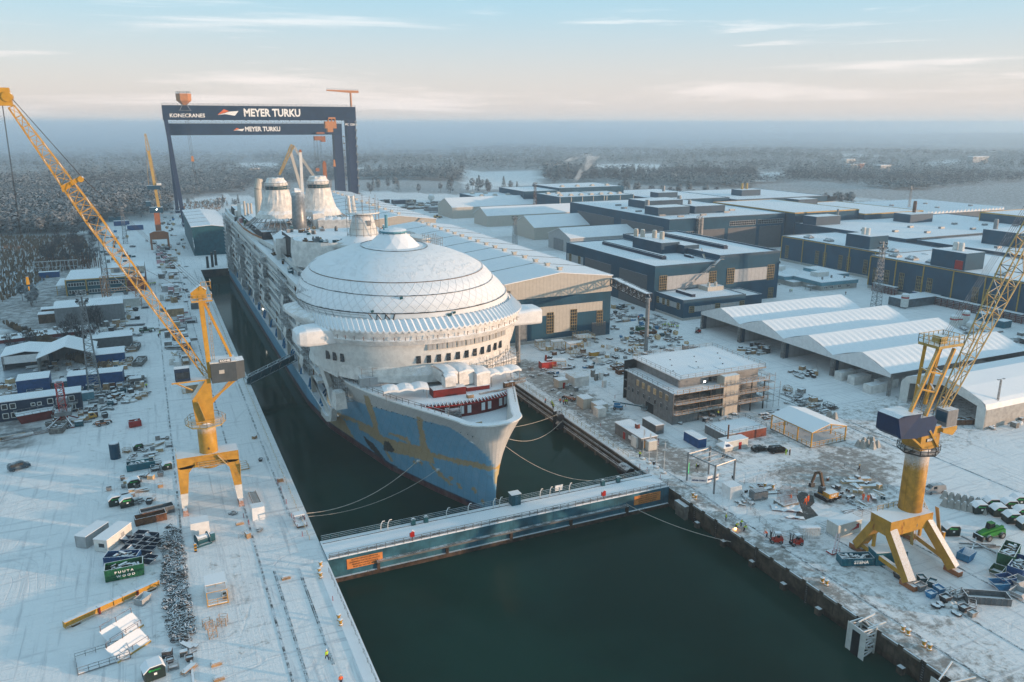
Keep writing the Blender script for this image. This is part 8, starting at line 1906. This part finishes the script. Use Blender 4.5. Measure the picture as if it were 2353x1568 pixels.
m.bar((-.2,0,6.3),(22.2,0,6.3),.6,.4).bar((-.2,0,3),(22.2,0,3),.25);m.build('frame','grey_panel',t_);m=MB()
for k in range(60):x,y,h=random.uniform(1,34),random.uniform(2,18),random.uniform(4,9);m.bar((x,y,0),(x+random.uniform(-.3,.3),y,h),.35)
m.build('pile','rusty',t_)['kind']='stuff'
t_=thing('work_barge','low snow covered barge with deck gear moored at the left by the pond','barge',(*g(-10,792),0),R(8));MB().b(0,34,0,9,0,1.4).build('hull','red_dark',t_);MB().b(-.1,34.1,-.1,9.1,1.4,1.5).build('deck','snowy',t_)
for k in range(8):MB().box(0,0,0,1.8,1.2,.8+.1*k).build('deck_gear','junk_mid',t_,(3+k*3.6,3+(k%3)*2,1.5),k*.4)
for x,y in((31,0.4),(33,.4)):MB().lathe([(.5,0),(.9,.15),(.5,.35)],0,0,10).build('tyre_fender','tyre',t_,(x,y,1.4))
MB().tube((-.4,0,2.2),(.4,0,2.2),2.2,n=18).build('ball','white_paint')if 0 else None
x,y=g(1727-0,0)if 0 else g(1723-1000+4,480)
for i,(u,v)in enumerate(((724,462),(731,462))):pass
o=MB().lathe([(.3,0),(3.2,1.6),(4,4),(3.2,6.4),(.3,8)],0,0,16);one('storage_sphere',o,'white_paint','white spherical tank in the far storage yard behind the ship','tank',(*g(991,462),0),0,None,True)
for i,(u,v,l)in enumerate(((481,640,'left'),(492,638,'middle'),(500,634,'right'))):one('mooring_pile',MB().tube((0,0,0),(0,0,9 if i else 7),.8,.7,10),'steel_dark',l+' dark post by the dock head behind the stern','post',(*g(u-3,v-24),0))
# vehicles
def wheel(par,x,y,r,w_=.22):
 t_=MB().tube((0,-w_/2,0),(0,w_/2,0),r,n=14).build('wheel','tyre',par,(x,y,r));MB().tube((0,-w_/2-.01,0),(0,w_/2+.01,0),r*.55,n=10).build('rim','steel',t_);return t_
def car(label,u,v,rz,mt,prof,glass,L_=4.6,W=1.8,cat='car',name='parked_car',extra=None):
 t_=thing(name,label,cat,(*g(u,v),0),R(rz));m=MB();hw_=W/2;rings=[]
 for s_,k in((-1,.0),(-1,1),(1,1),(1,0)):pass
 def side(off,yy,sh):return[(x,yy*(1-.16*max(0,(z-.85))/.7),z)for x,z in prof]
 m.loft([side(0,-hw_,0),side(0,hw_,0)],True,False,False);m.f.append(tuple(range(len(prof)-1,-1,-1)));m.f.append(tuple(range(len(prof),2*len(prof))));m.m+=[0,0];m.build('body',mt,t_)
 for nm,pg in glass:
  for s_ in(-1,1):MB().slab([(x,s_*(hw_+.012)*(1-.16*max(0,(z-.85))/.7),z)for x,z in pg],(0,.012*s_,0)).build(nm,'glass',t_)
 for x in(prof[0][0]+.85,prof[-1][0]-.9 if prof[-1][0]>0 else L_/2-.9):
  for s_ in(-1,1):wheel(t_,x,s_*(hw_-.1),.33)
 return t_
PV=[(-2.3,.3),(-2.35,.9),(-2.25,1.55),(-2.0,1.85),(.9,1.88),(1.75,1.2),(2.35,1.0),(2.45,.6),(2.4,.3)]
GV=[('side_window',[(-1.9,1.15),(.9,1.15),(.75,1.7),(-1.9,1.7)])]
PCs=[(-2.2,.3),(-2.25,.8),(-2.1,1.0),(-1.5,1.42),(.2,1.45),(1.0,1.0),(2.0,.85),(2.25,.6),(2.2,.3)]
GC=[('side_window',[(-1.5,1.0),(.8,1.0),(.15,1.36),(-1.3,1.36)])]
def screens(t_,van,W=1.8):
 if van:MB().slab([(.98,-W*.4,1.80),(.98,W*.4,1.80),(1.72,W*.42,1.26),(1.72,-W*.42,1.26)],(.02,0,.02)).build('windscreen','glass',t_);MB().b(-2.36,-2.3,-.65,.65,1.15,1.6).build('rear_window','glass',t_)
 else:MB().slab([(.26,-W*.38,1.42),(.26,W*.38,1.42),(.96,W*.4,1.04),(.96,-W*.4,1.04)],(.02,0,.02)).build('windscreen','glass',t_);MB().slab([(-1.55,-.6,1.4),(-1.55,.6,1.4),(-2.1,.62,1.02),(-2.1,-.62,1.02)],(-.02,0,.02)).build('rear_window','glass',t_)
 x=2.43 if van else 2.24
 for s_ in(-1,1):MB().b(x-.08,x,s_*W*.36-.16,s_*W*.36+.16,.62,.8).build('headlight','white_sheet',t_)
t_=car('grey blue van parked alone on the snow at the far left',44,1078,24,'car_paint_blue',PV,GV,4.8,name='parked_van',cat='van');screens(t_,1)
t_=car('silver van parked behind the right crane column',2146,1132,168,'car_paint_silver',PV,[('side_window',[(.0,1.15),(.9,1.15),(.75,1.7),(.0,1.7)])],4.9,name='parked_van',cat='van');screens(t_,1);t_.scale=(1.05,1.05,1.1)
t_=car('black estate car left of two near the pop up tent',1746,1036,-12,'car_paint_black',PCs,GC);screens(t_,0);t_=car('black people carrier right of two, with open tailgate',1786,1040,-14,'car_paint_black',PV,GV,name='parked_van',cat='van');screens(t_,1)
t_=car('silver pick up truck with loaded bed behind the crane column',2062,1170,170,'car_paint_silver',[(-2.6,.4),(-2.6,1.0),(-.4,1.0),(-.3,1.7),(.9,1.7),(1.5,1.1),(2.4,1.0),(2.5,.4)],[('side_window',[(-.2,1.1),(1.2,1.1),(.85,1.6),(-.15,1.6)])],name='pickup_truck',cat='pickup truck');MB().box(-1.5,0,1.0,1.8,1.4,.8,.2,.6,.6).build('load','junk_mid',t_)
t_=car('yellow flatbed truck parked under the tall light mast',196,965,12,'yellow',[(-3.6,.5),(-3.6,.8),(1.0,.8),(1.0,2.0),(2.2,2.0),(2.8,1.2),(3.0,.9),(3.0,.5)],[('side_window',[(1.2,1.2),(2.4,1.2),(2.1,1.8),(1.2,1.8)])],6.4,2.0,'truck','flatbed_truck')
t_=car('dark car parked behind the yard office corner',222,636,8,'car_paint_dark',PCs,GC);t_=car('second dark car nearer beside the yard office',288,590,5,'car_paint_dark',PCs,GC);t_=car('dark car parked by the near end of the yellow trimmed hall',1788,605,60,'car_paint_dark',PCs,GC);t_=car('small white car parked left of the canteen',1784,655,5,'white_paint',PCs,GC)
def tyres4(t_,L_,W,r,w_=.4):
 for x in(-L_/2,L_/2):
  for s_ in(-1,1):wheel(t_,x,s_*W/2,r,w_)
def forklift(label,u,v,rz):
 t_=thing('forklift',label,'forklift',(*g(u,v),0),R(rz));MB().slab([(-1.3,-.6,.35),(1.0,-.6,.35),(1.0,-.6,.8),(.3,-.6,.95),(-.4,-.6,1.25),(-1.3,-.6,1.2)],(0,1.2,0)).build('body','vehicle_red',t_);tyres4(t_,1.7,1.2,.36,.3)
 m=MB()
 for y in(-.55,.55):m.bar((-1.0,y,1.2),(-.8,y,2.25),.08).bar((.6,y,.9),(.3,y,2.25),.08)
 m.b(-.85,.4,-.6,.6,2.25,2.33);m.build('cab_frame','black_panel',t_);m=MB()
 for y in(-.4,.4):m.b(1.05,1.2,y-.07,y+.07,.1,2.6);m.b(1.2,2.3,y-.07,y+.07,.1,.17)
 m.b(1.05,1.2,-.45,.45,2.5,2.6).b(1.12,1.2,-.5,.5,.3,.9);m.build('mast','black_panel',t_);MB().box(-.4,0,1.15,.5,.5,.6).build('seat','black_panel',t_)
forklift('red forklift, left one of two by the pit fence',1783,1247,150);forklift('red forklift with pallet, right one of two',1829,1252,168);forklift('small red forklift at the corner of the farthest fabric hall',1604,765,200)
t_=thing('excavator','orange brown tracked excavator with raised arm working in the pit','excavator',(*g(1897,1145),0),R(90))
for y in(-1.3,1.3):MB().slab([(-2,y-.3,.2),(-1.6,y-.3,0),(1.6,y-.3,0),(2,y-.3,.2),(2,y-.3,.7),(1.6,y-.3,.9),(-1.6,y-.3,.9),(-2,y-.3,.7)],(0,.6,0)).build('track','tyre',t_)
MB().slab([(-2.3,-1.4,1.1),(1.2,-1.4,1.1),(1.2,-1.4,1.6),(-.4,-1.4,2.2),(-2.3,-1.4,2.2)],(0,2.8,0)).build('upper_body','yellow_stain',t_);lettering('CAT',.8,'letter_white',t_,(-2.32,0,1.65),(PI/2,0,-PI/2),bold=.04);MB().box(.4,1.0,1.4,1.5,1.0,1.5,0,.85,.9).build('cab','glass',t_)
m=MB();m.bar((.8,-.1,1.6),(2.4,-.1,5.4),.5,.6).bar((2.4,-.1,5.4),(3.6,-.1,4.8),.5,.6);m.build('boom','wood_dark',t_);MB().bar((3.6,-.1,5.0),(4.6,-.1,1.8),.4,.5).build('arm','wood_dark',t_);MB().box(4.5,-.1,.9,.9,1.2,1.0,0,.7,1).build('bucket','steel_dark',t_);m=MB().bar((1.4,-.1,1.8),(2.0,-.1,4.0),.16);m.build('hydraulic_ram','steel',t_)
def telehandler(label,u,v,rz,mt='green_bright',s=1.0):
 t_=thing('telehandler',label,'telehandler',(*g(u,v),0),R(rz));MB().slab([(-2.6,-.9,.7),(2.1,-.9,.7),(2.3,-.9,1.1),(1.0,-.9,1.5),(-2.4,-.9,1.7)],(0,1.8,0)).build('body',mt,t_);tyres4(t_,3.2,2.0,.62,.5)
 MB().box(-.3,-.5,1.4,1.5,.9,1.2,0,.8,.9).build('cab','glass',t_);MB().box(-.3,-.5,2.6,1.2,.85,.08).build('cab_roof',mt,t_);MB().bar((-2.3,.35,1.9),(3.2,.35,1.3),.45,.5).build('boom',mt,t_);MB().b(3.2,3.5,-.7,1.2,.3,1.3).build('fork_carriage','black_panel',t_);t_.scale=(s,)*3;return t_
telehandler('bright green telehandler right of the crane beside steel beams',2275,1235,176,s=1.15);telehandler('dark green dumper with yellow shovel beside the left road',336,764,8,'green');telehandler('green telehandler by the far blue halls, left one',1365,503,20,s=1.6);telehandler('green telehandler by the far blue halls, right one',1378,506,15,s=1.6)
telehandler('small orange tractor on the snow in front of the red crane base',236,977,20,'orange_brown',.7);telehandler('white and black wheel loader by the far track',1345,520,80,'steel',1.3);telehandler('far yellow loader in front of the square blue hall',1005,502,0,'yellow',1.3);telehandler('dark loader with worker lights beside the dock road huts',1310,920,110,'orange_brown',.75)
t_=thing('boom_lift','long teal boom lift resting flat beside the grey module','boom lift',(*g(1420,940),0),R(-35));MB().box(0,0,.6,2.6,1.8,.8).box(-.3,0,1.4,1.8,1.2,.7).build('chassis','blue_bright',t_);tyres4(t_,2.0,1.9,.45,.35);MB().bar((-1.6,0,2.3),(7.0,0,1.3),.35,.4).build('boom','teal',t_);m=MB();m.rail([(7,-.6,.5),(9,-.6,.5),(9,.6,.5),(7,.6,.5),(7,-.6,.5)],1.1,.7,.05,3);m.b(7,9,-.6,.6,.4,.5);m.build('basket','teal',t_)
t_=thing('generator','dark red open topped generator box near the crane column by the hall','generator',(*g(1258,845),0),R(-4));MB().b(-2.8,2.8,-1.5,1.5,0,2.4).build('body','container_red',t_);MB().box(-.4,.6,2.4,.8,.8,2.2,0,.6,.6).box(.6,0,2.4,2.2,1.6,.5).build('winch','red_dark',t_)
t_=thing('cooling_unit','grey framed cooling unit with fans left of the pit','cooling unit',(*g(1742,1146),0),R(-6));MB().b(-1.8,1.8,-1.1,1.1,.2,2).build('body','steel',t_);
for k in range(5):MB().b(-1.7,1.7,-1.0+k*.42,-.8+k*.42,2,2.2).build('slat','black_panel',t_)
t_=thing('bicycle','bicycle standing on the quay edge beside the workers','bicycle',(*g(1682,1198),0),R(-35))
for x in(-.52,.52):
 m=MB();pts=[(x+.34*math.cos(q),0,.36+.34*math.sin(q))for q in np.linspace(0,2*PI,15)];m.path(pts,.025,4);m.build('wheel','tyre',t_)
m=MB();
for a,b_ in(((-.52,0,.36),(-.15,0,.85)),((-.15,0,.85),(.38,0,.85)),((.38,0,.85),(-.02,0,.34)),((-.15,0,.85),(-.02,0,.34)),((-.52,0,.36),(-.02,0,.34)),((.52,0,.36),(.36,0,1.0))):m.tube(a,b_,.022,n=5)
m.build('frame','steel_dark',t_);MB().tube((.34,-.28,1.02),(.34,.28,1.02),.02,n=5).build('handlebar','steel',t_);MB().box(-.17,0,.9,.26,.14,.06).build('saddle','black_panel',t_)
t_=thing('turnstile_cage','white slatted turnstile cage right of the forklifts','turnstile cage',(*g(1858,1236),0),R(-22));m=MB();m.rail([(-2,-.5,0),(2,-.5,0)],2.4,.5,.035,10).rail([(-2,.5,0),(2,.5,0)],2.4,.5,.035,4);m.build('bars','white_paint',t_);MB().b(-2.1,2.1,-.6,.6,2.4,2.55).build('roof','snowy',t_)
m=MB()
for k,(a,b_)in enumerate((((0,0,.3),(8,-3,.3)),((1,1,.6),(7,-2.6,.6)),((3.5,2.5,.9),(4.5,-4.5,.4)),((0,-2.4,.3),(6.5,1.2,.7)))):m.bar(a,b_,.28)
one('beam_pile',m,'steel','crossed snowy steel beams lying in front of the green telehandler','beam pile',(*g(2205,1262),0))
t_=thing('hand_truck','red upright trolley with railing beside the blue lettered skip','trolley',(*g(1915,1270),0));m=MB().bar((0,0,.3),(1.8,1.2,3.2),.25).bar((.3,-.4,.3),(2.1,.8,3.2),.2).b(-1.2,1,-.8,.8,.1,.35);m.rail([(-1.2,-.8,.3),(.8,-.8,.3)],.9,1,.04);m.build('frame','red',t_)
# people
def skin_mesh(chains,name,mt):
 "chains of (point, radius) sharing points -> one smooth skinned mesh, baked"
 V_,E_,R_=[],[],[]
 def idx_(p,r):
  for i,q in enumerate(V_):
   if(Vector(q)-Vector(p)).length<1e-4:return i
  V_.append(p);R_.append(r);return len(V_)-1
 for ch in chains:
  pr=None
  for p,r in ch:
   i=idx_(p,r)
   if pr is not None and pr!=i:E_.append((pr,i))
   pr=i
 me=bpy.data.meshes.new(name);me.from_pydata(V_,E_,[]);o=bpy.data.objects.new(name,me);COL.objects.link(o)
 o.modifiers.new('s','SKIN');o.modifiers.new('d','SUBSURF').levels=1
 for i,r in enumerate(R_):me.skin_vertices[0].data[i].radius=(r,r)
 me.skin_vertices[0].data[0].use_root=True
 bpy.context.view_layer.update();nm=bpy.data.meshes.new_from_object(o.evaluated_get(bpy.context.evaluated_depsgraph_get()));bpy.data.objects.remove(o)
 nm.materials.clear();nm.materials.append(M[mt]);return nm
POSES={}
def pose(k):
 if k in POSES:return POSES[k]
 lean={'stand':0,'walk':.06,'bend':.62,'reach':.18}[k];st={'stand':(.05,-.02),'walk':(.34,-.34),'bend':(.2,-.1),'reach':(.12,-.08)}[k]
 up=lambda x,y,z:(x,y+math.sin(lean)*(z-.95),.95+math.cos(lean)*(z-.95))if z>.95 else(x,y,z)
 pel=(0,0,.95);body,jack,trou=[],[],[]
 spine=[(pel,.15),(up(0,0,1.12),.145),(up(0,.01,1.32),.17),(up(0,0,1.46),.12),(up(0,.01,1.54),.062),(up(0,.03,1.62),.09),(up(0,.035,1.70),.105),(up(0,.02,1.79),.07)]
 body.append(spine);jack.append([(pel,.17),(up(0,0,1.12),.175),(up(0,.01,1.32),.2),(up(0,0,1.47),.13)])
 for s_,sy in((-1,st[0]),(1,st[1])):
  leg=[(pel,.15),(s_*.1,sy*.1,.86),(s_*.11,sy*.5+.05,.5),(s_*.11,sy,.1),(s_*.12,sy+.15,.05)];rr=(.15,.1,.065,.045,.04)
  body.append([(leg[0][0]if i==0 else p,r)for i,(p,r)in enumerate(zip([pel]+leg[1:],rr))]);trou.append([(pel,.165)]+[(p,r+.028)for p,r in zip(leg[1:4],(.1,.07,.055))])
  sh=up(s_*.2,0,1.44)
  if k=='reach' or k=='bend':el=(s_*.27,sh[1]+.16,sh[2]-.22);ha=(s_*.2,sh[1]+.4,sh[2]-.2-(.25 if k=='bend' else 0))
  else:el=(s_*.29,sh[1]-.03+(-sy)*.3,sh[2]-.29);ha=(s_*.3,sh[1]+.09-sy*.6,sh[2]-.54)
  arm=[(up(0,0,1.46),.12),(sh,.075),(el,.045),(ha,.033)];body.append(arm);jack.append([(up(0,0,1.47),.13),(sh,.095),(el,.07),(tuple(np.array(ha)*.88+np.array(el)*.12),.055)])
  d=(Vector(ha)-Vector(el)).normalized();a=Vector((0,1,0));a=(a-d*a.dot(d)).normalized();palm=Vector(ha)+d*.07;body.append([(ha,.033),(tuple(palm),.032)])
  for f,L_ in((-.03,.065),(-.01,.078),(.01,.072),(.03,.058)):
   b_=palm+a*f;c=b_+d*L_*.55+Vector((-s_*.01,0,0));e=c+d*L_*.4+Vector((-s_*.03,0,0));body.append([(tuple(palm),.032),(tuple(b_+d*.012),.011),(tuple(c),.0095),(tuple(e),.008)])
  th=Vector(ha)+d*.02;body.append([(ha,.033),(tuple(th+a*.045),.011),(tuple(th+a*.07+d*.035),.009)])
 b_=skin_mesh(body,'person','skin');j_=skin_mesh(jack,'jacket','hivis_yellow');t_=skin_mesh(trou,'trousers','navy_cloth');hd=up(0,.035,1.72);POSES[k]=(b_,j_,t_,hd);return POSES[k]
HEL=MB().lathe([(.145,-.01),(.13,.0),(.125,.05),(.09,.11),(.02,.135)],0,0,12)
def person(label,u,v,k,rz,jm='hivis_yellow',tm='navy_cloth',hm_='helmet_white',grp=None,pos=None):
 b_,j_,t2,hd=pose(k);t_=bpy.data.objects.new('person',b_);COL.objects.link(t_);tag(t_,label,'person',grp);t_.location=(*(pos or g(u,v)),0.02);t_.rotation_euler=(0,0,R(rz));t_.scale=(1.04,)*3
 for nm,me,mt in(('jacket',j_,jm),('trousers',t2,tm)):
  key=nm+mt+k
  if key not in POSES:q=me.copy();q.materials.clear();q.materials.append(M[mt]);POSES[key]=q
  o=bpy.data.objects.new(nm,POSES[key]);COL.objects.link(o);o.parent=t_
 for s_ in(-.035,.035):pass
 HEL.build('helmet',hm_,t_,(hd[0],hd[1],hd[2]+.06));MB().box(0,.11,0,.03,.04,.05).box(-.035,.10,.045,.02,.01,.012).box(.035,.10,.045,.02,.01,.012).box(0,.10,-.055,.05,.01,.01).build('face','skin',t_,(hd[0],hd[1]+.0,hd[2]-.07));return t_
HY,HO,NC,DC='hivis_yellow','hivis_orange','navy_cloth','dark_cloth'
for a in(('worker in yellow jacket walking alone on the work quay near the bottom',752,1517,'walk',20),('worker in yellow standing by the leftmost flagpole',1470,1052,'stand',120),('worker in yellow inside the steel tube frame',1600,1080,'stand',60),('worker in yellow beside the black people carrier',1806,1046,'stand',20,HY,HY),('person in dark clothes beside the worker at the black people carrier',1814,1047,'stand',200,DC,DC),('person in dark clothes crossing the empty yard beyond the pit',1973,1084,'walk',200,DC,DC,'helmet_yellow'),('worker in orange vest near the dock wall, standing apart',1253,928,'stand',40,HO),('worker in yellow jacket at the wall railing, rear of three',1268,932,'stand',30),('worker in yellow jacket at the wall railing, middle of three',1270,936,'stand',100),('worker in yellow jacket at the wall railing, front of three',1271,941,'reach',200),('worker in orange jacket on the dock road, left of the group',1287,928,'stand',180,HO),('worker in orange jacket on the dock road, front of the group',1295,931,'stand',60,HO),('worker in blue and yellow on the dock road, third of the group',1299,930,'stand',300),('worker in yellow jacket on the dock road, right of the group',1303,930,'stand',240),('worker with yellow and blue clothes standing at the basin wall edge',1668,1198,'stand',60),('welder kneeling position at the basin wall, left one with sparks',1691,1216,'bend',190),('worker standing behind the welders at the basin wall',1702,1211,'reach',240),('yellow clad worker bending at the basin wall, right one',1709,1222,'bend',220),('orange worker climbing on the reinforced footing',1817,1152,'reach',0,HO,HO),('orange worker in the pit, left of two on the gravel',1850,1160,'walk',170,HO,HO),('orange worker in the pit, right of two on the gravel',1856,1154,'stand',190,HO,HO),('orange worker left of two behind the crane column',1983,1150,'stand',90,HO,HO),('orange worker right of two behind the crane column',1994,1153,'stand',270,HO,HO),('person in dark clothes left of two before the canteen',1815,672,'walk',0,DC,DC),('worker in yellow right of two before the canteen',1819,672,'walk',0),('person in dark clothes walking right of the canteen',1943,678,'walk',90,DC,DC),('worker in red standing by the annex corner debris',1467,735,'stand',0,HO),('worker with yellow helmet beside debris near the column',1480,738,'reach',0),('worker in yellow near the packed rows right of the light mast',337,893,'walk',0),('worker in yellow walking on the left road, rear of two',368,771,'walk',10),('worker in dark clothes walking on the left road, front of two',365,777,'walk',10,DC),('worker in dark clothes alone farther up the left road',338,677-20,'walk',0,DC),('worker in yellow on the ground floor of the grey module',1650,957,'reach',0),('left of two far people on the quay road under the jib',336,557,'walk',0,DC,DC),('right of two far people on the quay road under the jib',339,557,'walk',0,DC,DC),('worker in red crouched beside the left forklift',1762,1236,'bend',60,HO),('worker cut by the bottom edge near the gate side quay',784,1575,'stand',0,HO)):
 person(*a)
for i,(u,v)in enumerate(((341,655),(346,657),(350,656),(354,656),(357,655))):person('yellow jacketed worker in the line walking on the left road',u,v,'walk' if i%2 else 'stand',170,grp='workers in line on the left road')
for i,(u,v)in enumerate(((1522,753),(1526,752),(1529,751),(1535,751),(1538,754),(1542,753),(1547,753),(1555,756),(1558,756))):person('yellow jacketed worker in the group crossing the yard by the annex',u,v,'walk' if i%2 else 'stand',250,grp='workers crossing the yard')
one('welding_spark',MB().lathe([(.02,0),(.2,.15),(.15,.3),(.02,.4)],0,0,8),'spark','glowing orange welding spark at the basin wall edge','welding spark',(*g(1690,1218),.1))
one('green_light_post',MB().tube((0,0,0),(0,0,2.8),.05,n=6),'green_glow','thin green glowing light pole beside the steel tube frame','light pole',(*g(1582,1088),0))
m=MB();m.loft([[(x,y,.03)for x in(0,3.2)]for y in(0,.5,1.0)],closed=False);one('red_carpet',m,'red','red carpet strip on the snow beside the steel tube frame','carpet',(*g(1652,1108),0),.1)
for i,(u,v)in enumerate(((1683,1112),(1502,1080),(1603,1086),(1662,1052),(1670,1051))):t_=thing('loudspeaker',('black loudspeaker on a stand right of the red carpet','black loudspeaker on a stand between the flagpoles','black loudspeaker inside the steel tube frame','left small black loudspeaker on the ground by the pop up tent','right small black loudspeaker on the ground by the pop up tent')[i],'loudspeaker',g(u,v));MB().box(0,0,1.4 if i<3 else 0,.5,.4,.8).build('box','black_panel',t_);MB().bar((0,0,0),(0,0,1.4),.05).build('stand','black_panel',t_)if i<3 else None
# labels: number look-alikes by place, finish up
bpy.context.view_layer.update()
ORD=['first','second','third','fourth','fifth','sixth','seventh','eighth','ninth','tenth','eleventh','twelfth','thirteenth','fourteenth','fifteenth','sixteenth','seventeenth','eighteenth','nineteenth','twentieth']
by={}
for o in S.objects:
 if o.parent is None and o.get('label')and o.get('kind')!='stuff' and o.get('category')not in('tree','bush'):by.setdefault(o['label'],[]).append(o)
for lab,os_ in by.items():
 if len(os_)<2 or len(os_)>20:continue
 os_.sort(key=lambda o:(o.location.x-CAM.x)/max(1,o.location.y));n=len(os_)
 for i,o in enumerate(os_):
  w_='leftmost' if i==0 else 'rightmost' if i==n-1 else ORD[i]+' from left'
  o['label']=o['label']+', '+w_
  if 'group' not in o.keys():o['group']=lab
for o in S.objects:
 if o.parent is None and o.get('category')and 'kind' not in o.keys():o['kind']='thing'
 if o.parent is None and o.get('label')and len(o['label'].split())>16:print('LONG',o['label'])
